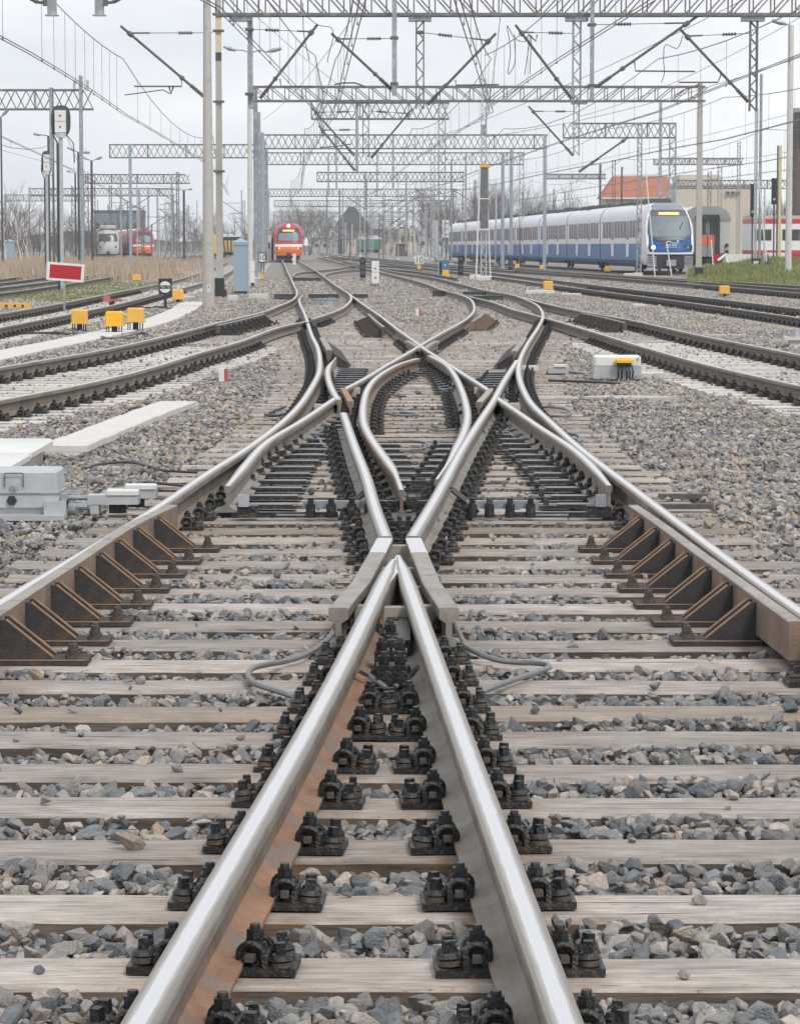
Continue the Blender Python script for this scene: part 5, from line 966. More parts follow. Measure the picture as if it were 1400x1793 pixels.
for (lab, Y, x0, x1, yb, dep, posts, arms) in GS:
    left = x1 < 460; T = gantry(lab, Y, x0, x1, yb, dep, dep*0.48, 'truss_steel' if Y < 300 else 'truss_dark', single=False, xb=True, th=0.062 if Y < 250 else 0.08, cut=(0.5 if x0 in (545, 986, 1144) else 0, 0.5 if x1 in (162, 332) else 0))
    for (px, kind, y0, y1, w_) in posts:
        if kind == 'drop' or kind == 'tube':
            zb_ = P3(px, y1, Y).z if kind == 'drop' else -0.1
            a = P3(px, y0, Y); mb = MB(); hw = max(w_*Y/F, 0.05); mb.box((a.x-T.location.x, -0.35, (a.z+zb_)/2), (hw, hw, a.z-zb_)); mb.build('drop_post' if kind == 'drop' else 'post', 'galv_blue' if px in (953, 589, 688, 228.5) else 'galv', T)
        else:
            a = P3(px, y0, Y); yb_ = 431+(1.7*F/Y); lattice(T, 'lattice_post', px-w_/2, px+w_/2, y0, yb_, Y, 'galv' if Y < 300 else 'truss_steel', -0.4, 0.04)
# lattice and tube masts standing alone
def mast(lab, px, w_, ytop, Y, kind='lattice', m_='galv', name='mast', taper=1.0, group='overhead line masts', zb=-0.1, r=0.035):
    a = P3(px, ytop, Y); T = thing(name, lab, 'mast', (a.x, Y, zb), group); k = Y/F
    if kind == 'lattice':
        yb_ = 431+(CAMH-zb)*F/Y; lattice(T, 'lattice_shaft', px-w_/2, px+w_/2, ytop, yb_, Y, m_, 0, r, taper=taper)
    else:
        mb = MB(); mb.cyl((0, 0, 0), (0, 0, a.z-zb), w_*k/2, w_*k/2*taper, 8); mb.build('shaft', m_, T, smooth=40)
    mb = MB(); mb.box((0, 0, 0.12), (max(0.4, w_*k*1.6), max(0.4, w_*k*1.6), 0.24)); mb.build('footing', 'concrete', T)
    return T
mat('mast_board', (0.14, 0.145, 0.15), 0.8, 0, 0.3, 4)
# white signal mast in the middle right
T = mast('tall white lattice mast with a dark cable board and yellow cap, standing on white concrete', 846.5, 10, 138, 139, 'lattice', 'galv_light', taper=0.85, r=0.035)
z_ = lambda y, Y=139: P3(0, y, Y).z-T.location.z
mb = MB(); mb.box((0.03, -0.12, (z_(400)+z_(292))/2), (0.38, 0.16, z_(292)-z_(400))); mb.build('cable_board', 'mast_board', T); mb = MB(); mb.box((0.03, -0.14, z_(291)), (0.44, 0.22, 0.12)); mb.build('cap', 'yellow_paint', T); mb = MB(); [mb.box((0.03, -0.215, z_(y)), (0.46, 0.03, 0.05)) for y in (348, 402)]; mb.build('strap', 'white_paint', T)
mb = MB(); mb.box((0, 0, z_(227)), (0.28, 0.3, 0.45)); mb.build('transformer', 'galv', T); mb = MB(); mb.cyl((-0.35, -0.2, 0), (-0.16, -0.2, z_(290)), 0.035); mb.cyl((0.35, 0.2, 0), (0.2, 0.2, z_(350)), 0.03); mb.build('stay', 'white_paint', T); mb = MB(); roundbox(mb, (-0.4, 0.1, 0), (0.5, 0.5, 0.35), 0.03); roundbox(mb, (0.02, -0.5, 0), (0.75, 0.5, 0.30), 0.03); mb.build('concrete_foot', 'white_lid', T)
ML = [('lattice mast beside the blue train front, with thin stays', 1118.5, 9, 214, 163, 'lattice', 'galv'), ('tall double mast with a crossbar at right, left of the dark tower', 1322, 7, 190, 140, 'lattice', 'galv_light'), ('tall dark tube mast with lamp at right, beside the double mast', 1332, 5, 130, 142, 'tube', 'galv'),
      ('pointed lattice mast rising behind the train roof', 895, 6, 262, 190, 'tube', 'galv_blue'), ('lattice mast standing in the centre left of the tower', 757, 7, 250, 230, 'lattice', 'galv'), ('slim tube mast left of the lattice tower in the centre', 790, 3, 280, 250, 'tube', 'galv'), ('slim tube mast right of the lattice tower in the centre', 868, 3, 320, 260, 'tube', 'galv_light'), ('tube mast with bracket near the train roof, blue-grey', 880, 6, 268, 200, 'tube', 'galv_blue'),
      ('tall slim mast with two antennas at left', 142, 6, 133, 205, 'tube', 'galv_blue'), ('dark slim mast behind the near left signal', 92, 4, 154, 200, 'tube', 'truss_dark'), ('tube mast first of the grey row right of the lamp post', 453, 6, 196, 165, 'tube', 'galv'), ('tube mast second of the grey row right of the lamp post', 459, 7, 232, 190, 'tube', 'galv_blue'), ('tube mast third of the grey row right of the lamp post', 463, 5, 250, 220, 'tube', 'galv'), ('last and lowest mast of the grey row left of the orange train', 467, 4, 262, 250, 'tube', 'galv'), ('square pale mast before the lamp post', 447, 8, 150, 141, 'tube', 'galv')]
for (lab, px, w_, yt, Y, kd, m_) in ML: mast(lab, px, w_, yt, Y, kd, m_)
for o_ in list(bpy.data.objects):
    if o_.get('label', '').startswith('tall slim mast with two antennas'):
        h_ = P3(142, 140, 205).z+0.1; mb = MB(); [mb.cyl((s*0.46, 0, h_-0.75), (s*0.46, 0, h_+0.0), 0.09, n=8) for s in (-1, 1)]; mb.cyl((-0.5, 0, h_-0.1), (0.5, 0, h_-0.1), 0.02, n=4); mb.build('antenna', 'galv_light', o_)
rnd = random.Random(5)
fl = [(px, rnd.uniform(300, 395), rnd.uniform(300, 620)) for px in list(range(570, 820, 9))+list(range(250, 350, 13))+list(range(410, 436, 9))+list(range(170, 245, 9))+list(range(815, 990, 14))+list(range(575, 800, 19))+[925, 936, 968, 985, 1030, 1060, 1085, 1195, 1210, 1300, 1345, 1365]]
for i, (px, yt, Y) in enumerate(fl):
    px += rnd.uniform(-4, 4); big = rnd.random() < 0.3
    T = mast('thin distant mast in the crowd of masts on the horizon', px, 3.2 if big else rnd.choice((1.6, 2.0, 2.4)), yt if yt > 431-8.5*F/Y else 431-8.5*F/Y, Y, 'lattice' if big else 'tube', rnd.choice(('galv', 'galv_blue', 'galv_light', 'truss_steel', 'truss_dark', 'truss_dark', 'truss_steel')), group='distant masts of the yard', r=0.05)
    if rnd.random() < 0.85:
        s = rnd.choice((-1, 1)); h = P3(px, yt, Y).z; h = min(h, 8.4); mb = MB(); mb.cyl((0, -0.1, h-2.2), (s*2.6, -0.1, h-0.5), 0.045, n=4); mb.cyl((0, -0.1, h-0.7), (s*2.4, -0.1, h-0.7), 0.03, n=4); mb.cyl((0, -0.1, h-2.0), (s*1.9, -0.1, h-2.3), 0.03, n=4); mb.build('cantilever_tube', 'truss_dark', T)
# signals seen from behind at left
def signal(px, w_, y0, y1, Y, postw, lab):
    a = P3(px, y1, Y); k = Y/F; T = thing('light_signal', lab, 'signal', (a.x, Y, -0.1)); z0 = a.z+0.1; H_ = (y1-y0)*k; W_ = w_*k
    mb = MB(); mb.cyl((0, 0, 0), (0, 0, z0), postw*k/2, n=10); mb.cyl((-0.12, 0.05, 0), (-0.12, 0.05, z0-0.2), postw*k*0.33, n=6, mi=1); mb.tube([(-0.12, 0.05, z0-0.25), (-0.12, 0.05, z0-0.2), (-0.3, 0.05, z0+0.15), (-0.3, 0.05, z0+0.6)], 0.03, 6, mi=1); mb.build('post', ['galv_light', 'char_paint'], T, smooth=40)
    ring = [(W_/2*math.copysign(min(1, abs(math.cos(q))**0.6), math.cos(q)), 0.12, z0+H_*0.54+H_*0.5*math.copysign(abs(math.sin(q))**0.75, math.sin(q))) for q in [2*pi*i/28 for i in range(28)]]
    mb = MB(); mb.prism(ring[::-1], (0, 0.03, 0)); mb.build('backboard', 'char_paint', T)
    for q in (0.34, 0.70): mb = MB(); mb.box((-W_*0.0, 0.0, z0+H_*q), (W_*0.56, 0.20, H_*0.345)); mb.cyl((0, -0.10, z0+H_*q), (0, -0.115, z0+H_*q), 0.035, mi=1); mb.build('lamp_box', ['white_paint', 'black_paint'], T)
    mb = MB(); mb.cyl((0, 0, z0), (0, 0, z0+H_*0.15), W_*0.22, W_*0.3, n=8); mb.build('neck', 'white_paint', T); mb = MB(); mb.tube([(W_*0.3, 0, z0+0.1), (W_*0.65, 0, z0-0.2), (W_*0.7, 0, z0-0.9)], 0.02, 5); mb.build('cable', 'cable_black', T)
signal(106.5, 34, 187, 241, 107, 7, 'large light signal seen from behind, white boxes on an oval dark board, at left'); signal(82, 19, 266, 306, 172, 5, 'smaller light signal seen from behind, left of the large one')
# lamp posts
def lamp(px, w_, ytop, Y, heads, lab, m_='char_paint', zb=-0.1, hm='galv'):
    a = P3(px, ytop, Y); T = thing('lamp_post', lab, 'lamp post', (a.x, Y, zb), 'yard lamp posts'); k = Y/F; mb = MB(); mb.cyl((0, 0, 0), (0, 0, a.z-zb), w_*k/2*1.15, w_*k/2, 8); mb.build('shaft', m_, T, smooth=40)
    for (dx, dy_, L_) in heads:
        p0 = Vector((0, 0, a.z-zb)); p1 = Vector((dx*k, 0, a.z-zb-dy_*k)); d = (p1-p0).normalized(); mb = MB(); mb.cyl(p0, p1, 0.03, n=5); mb.build('lamp_arm', m_, T); mb = MB(); mb.tube([p1, p1+d*L_*k*0.35, p1+d*L_*k], [0.05, 0.13, 0.10], 6); mb.build('lamp_head', hm, T, smooth=40)
lamp(85, 4, 238, 190, [(-12, -2, 14)], 'lamp post with one head, beside the smaller light signal'); lamp(137.5, 4, 267, 220, [(-8, -4, 12), (8, 0, 12)], 'double-headed lamp post at left beside the antenna mast'); lamp(160.5, 4, 282, 240, [(8, -3, 11), (-6, -3, 8)], 'lamp post with two raised heads, right of the antenna mast'); lamp(322, 4, 333, 300, [(8, -1, 7), (-7, -1, 5)], 'dark lamp post alone left of the concrete poles')
lamp(132, 3, 303, 300, [(-7, -2, 8)], 'thin lamp post with one head, behind the antenna mast'); lamp(1384, 10, 44, 130, [(-8, -2, 26)], 'tall grey lamp post at the right edge with one flat head', 'concrete', zb=0.4)
lamp(1050, 3, 288, 300, [(0.5, 1, 4)], 'thin lamp post in front of the red-roofed house, left one'); lamp(1088, 3, 292, 310, [(0.5, 1, 4)], 'thin lamp post in front of the red-roofed house, right one'); lamp(2, 3, 205, 200, [(2, -2, 17)], 'lamp head reaching in from the left edge')
# rusty brown posts at right and small signals
poleobj('steel_post', 'rust-brown double steel post with a frame at right, left of the lamp post', 1363, 5, 5, 255, 470, 'wall_cream', Y=150, shape='square', zb=0.4); poleobj('steel_post', 'dark twin of the brown steel post at right', 1358.5, 3, 3, 255, 470, 'brick_dark', Y=149.5, shape='square', zb=0.4)
for (px, y0, y1, w_, lab) in ((1316, 322, 380, 7, 'black light signal high on the double mast at right'), (1354, 312, 358, 9, 'black light signal with a lit lens beside the brown post')):
    a = P3(px, y1, 143); b = P3(px, y0, 143); k = 143/F; T = thing('light_signal', lab, 'signal', (a.x, 143, 0.4)); mb = MB(); mb.box((0, 0, (a.z+b.z)/2-0.4), (w_*k, 0.15, b.z-a.z)); mb.build('head', 'black_paint', T); mb = MB(); mb.box((0.02, 0.1, (a.z-0.4)/2), (0.07, 0.07, a.z-0.4)); mb.build('post', 'char_paint', T); mb = MB(); mb.cyl((0, -0.08, a.z-0.15), (0, -0.11, a.z-0.15), 0.06); mb.build('lens', 'galv_light', T)
mast('white tube of a stay leaning right beside the double mast', 1338, 2.5, 330, 141, 'tube', 'galv_light')
for (x0, y0, x1, y1, Y, lab) in ((1130, 300, 1146, 485, 160, 'thin white stay rod leaning in front of the blue train'), (1166, 424, 1175, 483, 160, 'short white stay rod in front of the blue train nose'), (1244, 420, 1248, 472, 150, 'thin pale rod in front of the coach door'), (1326, 300, 1342, 470, 141, 'thin white stay rod beside the double mast')):
    a = P3(x0, y0, Y); b = P3(x1, y1, Y); b.z = max(b.z, -0.05); mb = MB(); mb.cyl(b-a, (0, 0, 0), 0.035, n=6); o = mb.build('stay_rod', 'white_paint', loc=tuple(a)); tag(o, lab, 'rod')
# striped boards
for (px, y0, y1, w_, Y, lab) in ((761.5, 387, 451, 9, 300, 'tall pale measuring board on a mast in the centre'), (780, 385, 416, 12, 250, 'white lattice-patterned board above the blue board')):
    a = P3(px, y1, Y); b = P3(px, y0, Y); k = Y/F; T = thing('board', lab, 'board', (a.x, Y, -0.1)); mb = MB(); mb.box((0, 0, (a.z+b.z)/2+0.1), (w_*k, 0.08, b.z-a.z)); mb.build('board', 'galv_light' if w_ < 10 else 'white_paint', T)
    mb = MB(); mb.box((0, 0.1, a.z/2+0.1), (0.12, 0.1, a.z+0.1)); mb.build('post', 'char_paint', T); mb = MB()
    if w_ < 10: [mb.cyl((0, -0.045, a.z+0.5+q*0.7), (0, -0.06, a.z+0.5+q*0.7), 0.06) for q in range(5)]; mb.build('hole', 'char_paint', T); mb = MB(); mb.box((0, 0, b.z+0.15), (w_*k*0.8, 0.09, 0.12)); mb.build('cap', 'yellow_paint', T)
    else:
        for q in range(6): mb.cyl((-w_*k*0.4, -0.05, a.z+0.2+q*0.23), (w_*k*0.4, -0.05, a.z+0.42+(q % 2)*-0.3+q*0.23), 0.02, n=4)
        mb.build('pattern', 'char_paint', T)
# the two grey posts hanging in at the top left
for (px, lab) in ((91.5, 'grey hanging post end with a bracket at the top edge, left one'), (174.5, 'grey hanging post end with a bracket at the top edge, right one')):
    Y = 55; a = P3(px, 27, Y); T = thing('hanging_post', lab, 'hanging post', (a.x, Y, a.z), 'hanging posts'); s = -1 if px < 100 else 1; mb = MB(); mb.box((0, 0, 0.6), (0.16, 0.16, 1.2)); mb.box((0, 0, 0.0), (0.24, 0.2, 0.02)); mb.build('shaft', 'galv', T)
    mb = MB(); mb.cyl((0, -0.05, 0.22), (s*0.26, -0.05, 0.24), 0.03); mb.cyl((s*0.26, -0.05, 0.24), (s*0.48, -0.05, 0.36), 0.04, n=8); mb.box((s*0.12, -0.05, 0.23), (0.08, 0.1, 0.12)); mb.build('bracket', 'truss_dark', T)
# ================================================================ overhead wires
def at_y(path, y):
    if y <= path[0].y: d = (path[1]-path[0]); return path[0]+d*((y-path[0].y)/d.y)
    if y >= path[-1].y: d = (path[-1]-path[-2]); return path[-1]+d*((y-path[-1].y)/d.y)
    x = xat(path, y); return Vector((x, y))
def catenary(lab, path, sup, zc=5.55, zm=7.1, stag=0.2, lat=0.0):
    T = thing('overhead_wire', lab, 'overhead wire', (0, 0, 0), 'overhead wires'); c = MB(); mss = MB(); dr = MB(); cp = []; mp_ = []
    pts = [at_y(path, y) for y in sup]; pts = [Vector((p.x+lat+(stag if i % 2 else -stag), p.y)) for i, p in enumerate(pts)]
    for i in range(len(pts)-1):
        a, b = pts[i], pts[i+1]; n = 10; Ls = (b-a).length; sag = 0.85*(Ls/60)**2
        for j in range(n+(1 if i == len(pts)-2 else 0)):
            f_ = j/n; q = a.lerp(b, f_); cp.append((q.x, q.y, zc+0.05*math.sin(pi*f_))); zz = zm-4*sag*f_*(1-f_); mp_.append((q.x, q.y, zz))
            if 0 < j < n and a.y < 330: dr.cyl((q.x, q.y, zc), (q.x, q.y, zz), 0.006, n=3); dr.box((q.x, q.y, zc), (0.03, 0.06, 0.05))
    c.tube([(x-0.05, y, z) for x, y, z in cp], 0.012, 4); c.build('contact_wire', 'wire', T); c2 = MB(); c2.tube([(x+0.05, y, z) for x, y, z in cp], 0.012, 4); c2.build('contact_wire', 'wire', T)
    mss.tube(mp_, 0.014, 4); mss.build('messenger_wire', 'wire', T); dr.build('dropper', 'wire', T)
def mid(a, s): return offset_path(a, s)
SUP = [30, 87.5, 139, 207, 248, 313, 400, 480]
cenRL = [Vector((-2.65, 76)), Vector((-3.05, 106)), Vector((-4.9, 156)), Vector((-11.4, 305)), Vector((-16, 400))]
catenary('overhead wires above the track of the orange centre train', [Vector((0.6, 20)), Vector((0.2, 30)), Vector((-0.8, 50)), Vector((-2.1, 87.5))]+cenRL[1:], SUP)
catenary('overhead wires above the central track curving right then left', [Vector((-0.5, 20)), Vector((0.3, 30)), Vector((1.5, 50)), Vector((2.5, 87.5)), Vector((1.2, 126)), Vector((-1.5, 207)), Vector((-6, 313)), Vector((-12, 480))], SUP)
catenary('overhead wires above the track entering from the left edge', [Vector((-5.2, 26)), Vector((-3.8, 40)), Vector((-3.0, 55)), Vector((-2.3, 87.5)), Vector((-3, 110))], [20, 50, 87.5, 110], 5.6, 7.2)
catenary('overhead wires crossing the sky at upper left', [Vector((p.x-0.75, p.y)) for p in B2l], [22, 60, 87.5, 148, 229], 5.5, 7.1)
catenary('overhead wires above the right-hand track beside the white point machine', [Vector((5.2, 28)), Vector((4.3, 42)), Vector((3.3, 60)), Vector((2.7, 87.5))], [20, 50, 87.5], 5.6, 7.2)
for (lab, P_, sp0) in (('overhead wires above the dark right track nearest the gravel', D1, [40, 87.5, 139, 187, 248, 313]), ('overhead wires above the dark track before the train', E1, [60, 110, 139, 187, 248, 313])): catenary(lab, mid(P_, -0.75), sp0)
catenary('overhead wires above the blue and white train', [Vector((18.8, 110)), Vector((15.6, 165)), Vector((5.6, 340))], [87.5, 140, 187, 248, 313], 5.6, 7.1); catenary('overhead wires above the grey coach', [Vector((24, 110)), Vector((18.9, 180)), Vector((9, 340))], [60, 139, 187, 248, 313], 5.6, 7.1)
catenary('overhead wires over the far left grass tracks', [Vector((-13, 80)), Vector((-17, 150)), Vector((-25, 280)), Vector((-35, 400))], [60, 148, 229, 322, 400])
rw = [((0, 255), (230, 330)), ((590, 0), (345, 1)), ]
for (lab, x0, y0, Y0, x1, y1, Y1) in (('loose feeder wire from the top centre down to the white mast, left one', 880, -10, 87, 848, 226, 139), ('loose feeder wires slanting across the right sky', 1400, 100, 110, 848, 240, 139), ('thin wire slanting down from the top left of the gantry to the centre', 440, 20, 87, 700, 210, 139), ('wire from the lattice tower rising to the right edge', 1400, 195, 130, 760, 330, 230), ('wire falling from the right top edge to the white mast', 1300, 0, 80, 700, 260, 160), ('wire from the top centre down to the far left mast', 640, 0, 75, 460, 210, 165), ('wire crossing low behind the concrete poles', 0, 262, 150, 330, 330, 320), ('long wire across the upper right corner', 1400, 30, 95, 1010, 205, 139)):
    a = P3(x0, y0, Y0); b = P3(x1, y1, Y1); mb = MB(); mb.tube([a.lerp(b, i/16)-Vector((0, 0, 1.4*(i/16)*(1-i/16))) for i in range(17)], 0.011, 4); o = mb.build('feeder_wire', 'wire'); tag(o, lab, 'wire', 'loose wires')
# ================================================================ trains
def loft_body(T, name, prof, mats, pm, y0, y1, rings=None, smooth=35):
    rings = rings or [(y0, 1, 1), (y1, 1, 1)]; mb = MB(); n = len(prof); vs = []; 
    for (y, sw, sh) in rings:
        for x, z in prof: vs.append((x*sw, y, 0.9+(z-0.9)*sh if z > 0.9 else z))
    fs = []; mi = []
    for i in range(len(rings)-1):
        for j in range(n): k = (j+1) % n; fs.append((i*n+j, i*n+k, (i+1)*n+k, (i+1)*n+j)); mi.append(pm[j])
    fs += [tuple(range(n-1, -1, -1)), tuple(range((len(rings)-1)*n, len(rings)*n))]; mi += [pm[0], pm[0]]; mb.add(vs, fs, mi); return mb.build(name, mats, T, smooth=smooth)
def sym(half): # half: [(x, z, material)] bottom to top on the right side
    R_ = [(x, z) for x, z, m_ in half]; L_ = [(-x, z) for x, z, m_ in half[::-1]]; pm = [m_ for x, z, m_ in half]; pl = [m_ for x, z, m_ in half[::-1]]
    return R_+L_, pm+[pl[i+1] if i+1 < len(pl) else 0 for i in range(len(pl))]
def face(T, name, m_, zs, hw, yb, cols=14, off=0.0, bulge=0.35, base=None, u0=-1, u1=1):
    mb = MB(); vs = []; 
    for z in zs:
        w_ = hw(z)
        for c in range(cols+1): u = u0+(u1-u0)*c/cols; ub = abs(u)*w_/(base(z) if base else w_); vs.append((u*w_, yb(z)-bulge*(1-min(1, ub)**2.6)-off, z))
    fs = [(r*(cols+1)+c, r*(cols+1)+c+1, (r+1)*(cols+1)+c+1, (r+1)*(cols+1)+c) for r in range(len(zs)-1) for c in range(cols)]
    mb.add(vs, fs); return mb.build(name, m_, T, smooth=45)
def cab_sides(T, zs, hw, yb, half, y1, mats, zroof):
    bx = interp([(z, x) for x, z, m_ in half]+[(half[-1][1]+0.08, 0.35)]); mb = MB(); vs = []; mi = []; fs = []; n = len(zs)
    for s in (-1, 1):
        for z in zs: vs += [(s*hw(z), yb(z)-0.002, z), (s*max(hw(z), bx(z)), y1, z)]
    for k in (0, 1):
        for i in range(n-1):
            o_ = k*2*n+2*i; f = (o_, o_+1, o_+3, o_+2); fs.append(f if k == 0 else f[::-1]); zz = zs[i]; mi.append(1 if zz > zroof else 0)
    t_ = 2*(n-1); fs.append((t_, t_+1, 2*n+t_+1, 2*n+t_)); mi.append(1); mb.add(vs, fs, mi); return mb.build('cab_shell', mats, T, smooth=40)
def lin(a, b, n): return [a+(b-a)*i/n for i in range(n+1)]
def interp(tab):
    return lambda z: float(np.interp(z, [a for a, b in tab], [b for a, b in tab]))
def bogie(T, y, w_=1.1, part='bogie'):
    mb = MB(); mb.box((0, y, 0.55), (2.2, 2.6, 0.45))
    for dy in (-1.1, 1.1):
        for s in (-1, 1): mb.cyl((s*w_, y+dy, 0.46), (s*(w_+0.12), y+dy, 0.46), 0.44, n=16)
    mb.build(part, 'underframe', T)
# blue and white multiple unit
blueh = math.atan2(9.6, 165); T = thing('passenger_train', 'blue and white electric train with an orange destination display, at right', 'train', (15.85, 173, 0.0), rz=blueh)
half = [(1.25, 0.55, 1), (1.40, 0.75, 1), (1.43, 1.75, 0), (1.43, 2.3, 0), (1.43, 3.35, 0), (1.36, 3.65, 0), (1.15, 3.95, 2), (0.75, 4.13, 2), (0.0, 4.18, 2)]
pr_, pm = sym([(x, z, m_) for x, z, m_ in half[:-1]])
carL = 19.2
for c in range(8):
    y0 = 2.4+c*carL if c else 2.4; y1 = 2.4+(c+1)*carL-0.35
    o = loft_body(T, 'car_body', pr_, ['train_white', 'train_blue', 'train_lightroof'], pm, y0, y1)
    mb = MB(); n_w = 9
    for q in range(12):
        yy = y0+1.4+q*1.42
        if q in (3, 8): continue
        mw = MB(); mw.box((-1.436, yy, 2.60), (0.012, 1.10, 0.98)); mw.build('window', 'glass_dark', o)
    for q in (3, 8):
        yy = y0+1.4+q*1.42; md = MB(); md.box((-1.437, yy, 2.15), (0.012, 1.25, 2.4)); md.box((-1.447, yy-0.3, 2.55), (0.01, 0.42, 1.1), mi=1); md.box((-1.447, yy+0.3, 2.55), (0.01, 0.42, 1.1), mi=1); md.build('door', ['train_white', 'glass_dark'], o)
    md = MB(); md.box((-1.434, (y0+y1)/2, 3.12), (0.006, y1-y0-0.4, 0.06)); md.build('stripe', 'galv', o)
    md = MB(); md.box((0, y1+0.17, 2.2), (2.45, 0.36, 3.0)); md.build('gangway', 'underframe', T)
    bogie(T, y1+0.1); md = MB(); md.box((0, (y0+y1)/2, 0.62), (2.5, y1-y0-4.5, 0.55)); md.build('underframe', 'underframe', T)
    md = MB(); 
    for q in range(4): roundbox(md, (random.uniform(-0.1, 0.1), y0+2.5+q*4.2, 4.05), (1.5, random.uniform(1.6, 2.8), random.uniform(0.28, 0.42)), 0.06)
    md.build('roof_gear', 'char_paint', T)
bogie(T, 4.8)
hwB = interp([(0.4, 1.15), (0.8, 1.30), (1.4, 1.40), (2.6, 1.40), (3.2, 1.30), (3.7, 1.10), (4.0, 0.88), (4.18, 0.62)]); ybB = interp([(0.4, 0.25), (1.3, 0.1), (2.0, 0.30), (3.0, 0.75), (3.7, 1.25), (4.0, 1.6), (4.18, 2.1)])
cab_sides(T, lin(0.5, 4.16, 40), hwB, ybB, half[:-1], 2.42, ['train_white', 'train_lightroof'], 3.6)
NB = face(T, 'nose', 'train_blue_bright', lin(1.25, 4.16, 48), hwB, ybB, off=0.0)
face(T, 'bumper', 'train_white', lin(1.12, 1.27, 3), hwB, lambda z: 0.12, off=0.02, bulge=0.30); face(T, 'nose_frame', 'train_white', lin(1.27, 4.05, 12), hwB, ybB, 3, off=0.03, u0=0.90, u1=1.0); face(T, 'nose_frame', 'train_white', lin(1.27, 4.05, 12), hwB, ybB, 3, off=0.03, u0=-1.0, u1=-0.90)
face(NB, 'windscreen_surround', 'glass_border', lin(1.92, 3.72, 36), lambda z: hwB(z)*0.93*(1 if z > 2.25 else (0.55+(z-1.92)*1.36)), ybB, base=hwB, off=0.06); face(NB, 'windscreen', 'glass_cab', lin(2.14, 3.34, 24), lambda z: hwB(z)*0.84*(1 if z > 2.3 else 0.8+(z-2.14)*1.25), ybB, base=hwB, off=0.085)
face(T, 'display', 'display_orange', lin(3.44, 3.58, 3), lambda z: 0.60, ybB, base=hwB, off=0.10); mb = MB(); mb.cyl((0.45, 0.2, 2.25), (0.72, 0.1, 3.0), 0.02, n=4); mb.build('wiper', 'black_paint', T)
face(T, 'roof_cowl', 'cowl_grey', lin(3.72, 4.13, 12), lambda z: hwB(z)*0.93, ybB, base=hwB, off=0.09)
for s in (-1, 1):
    mb = MB(); mb.box((s*0.98, 0.02, 1.52), (0.62, 0.20, 0.26)); mb.build('headlight_housing', 'black_paint', T); mb = MB(); mb.cyl((s*1.02, -0.08, 1.53), (s*1.02, -0.12, 1.53), 0.11, n=14); mb.build('headlight', 'lamp_on' if s < 0 else 'glass_cab', T)
    mb = MB(); mb.box((s*1.08, 0.15, 0.72), (0.5, 0.5, 0.62)); [mb.box((s*1.08, -0.105, 0.55+q*0.1), (0.46, 0.01, 0.04), mi=1) for q in range(5)]; mb.build('buffer_box', ['galv', 'char_paint'], T)
mb = MB(); mb.box((0, 0.30, 0.72), (1.65, 0.8, 0.90)); mb.build('underframe', 'underframe', T); mb = MB(); mb.cyl((0, 0.0, 0.62), (0, -0.45, 0.62), 0.17, n=10); mb.box((0, -0.35, 0.62), (0.55, 0.30, 0.36)); mb.cyl((0.2, -0.5, 0.3), (0.4, -0.5, 0.15), 0.03); mb.build('coupler', 'galv', T)
mb = MB(); mb.box((-0.38, -0.29, 1.84), (0.20, 0.02, 0.10), mi=1); mb.box((-0.12, -0.29, 1.87), (0.24, 0.02, 0.05)); mb.box((0.20, -0.29, 1.78), (0.46, 0.02, 0.035)); mb.cyl((0.40, -0.28, 1.89), (0.40, -0.30, 1.89), 0.06)
for q in (-0.28, -0.18, -0.08, 0.08, 0.18, 0.28): mb.box((q, -0.30, 1.66), (0.075, 0.02, 0.07))
for q in (-0.30, -0.15, -0.05, 0.08, 0.17, 0.30): mb.box((q, -0.30, 1.54), (0.06, 0.02, 0.06))
mb.build('marking', ['white_paint', 'red_paint'], T)
mb = MB(); mb.box((-1.44, 3.3, 2.85), (0.012, 0.95, 0.95)); mb.build('cab_window', 'glass_dark', T)
mb = MB(); [mb.box((0, 60+q*40, 4.35), (1.4, 1.5, 0.12)) for q in range(2)]; mb.cyl((0, 60, 4.4), (0, 61.5, 5.1), 0.03, n=4); mb.cyl((0, 61.5, 5.1), (0, 60.2, 5.6), 0.03, n=4); mb.build('pantograph', 'char_paint', T)
# grey coach
T = thing('passenger_coach', 'grey passenger coach end with red and black gangway doors, behind the square concrete post', 'coach', (18.85, 181, 0.0), rz=blueh)
pg, pmg = sym([(1.2, 0.95, 0), (1.40, 1.15, 0), (1.42, 3.1, 1), (1.36, 3.45, 1), (1.10, 3.78, 1), (0.65, 4.0, 1)]); loft_body(T, 'body', pg, ['coach_grey', 'train_lightroof'], pmg, 0.15, 24.5)
mb = MB(); mb.prism([(x*1.03, 0.0, z+0.03) for x, z in pg if z > 3.0], (0, 0.5, 0)); mb.build('end_roof', 'coach_roof', T); mb = MB(); mb.box((-1.03, 0.10, 2.05), (0.76, 0.12, 2.2)); mb.box((1.03, 0.10, 2.05), (0.76, 0.12, 2.2)); mb.build('end_panel', 'coach_grey', T)
mb = MB(); mb.box((-0.62, -0.12, 2.1), (0.16, 0.35, 2.5)); mb.box((0.62, -0.12, 2.1), (0.22, 0.35, 2.5)); mb.box((0, -0.12, 3.38), (1.40, 0.35, 0.28)); mb.build('gangway_frame', 'black_paint', T)
for s in (-1, 1): mb = MB(); mb.box((s*0.27, -0.02, 2.1), (0.50, 0.08, 2.3)); mb.box((s*0.27, -0.07, 1.95), (0.48, 0.02, 0.55), mi=1); mb.box((s*0.27, -0.07, 2.75), (0.36, 0.02, 0.9), mi=2); mb.cyl((s*0.07, -0.10, 2.4), (s*0.07, -0.10, 2.7), 0.02, mi=3); mb.build('door', ['coach_roof', 'door_red', 'glass_dark', 'galv_light'], T)
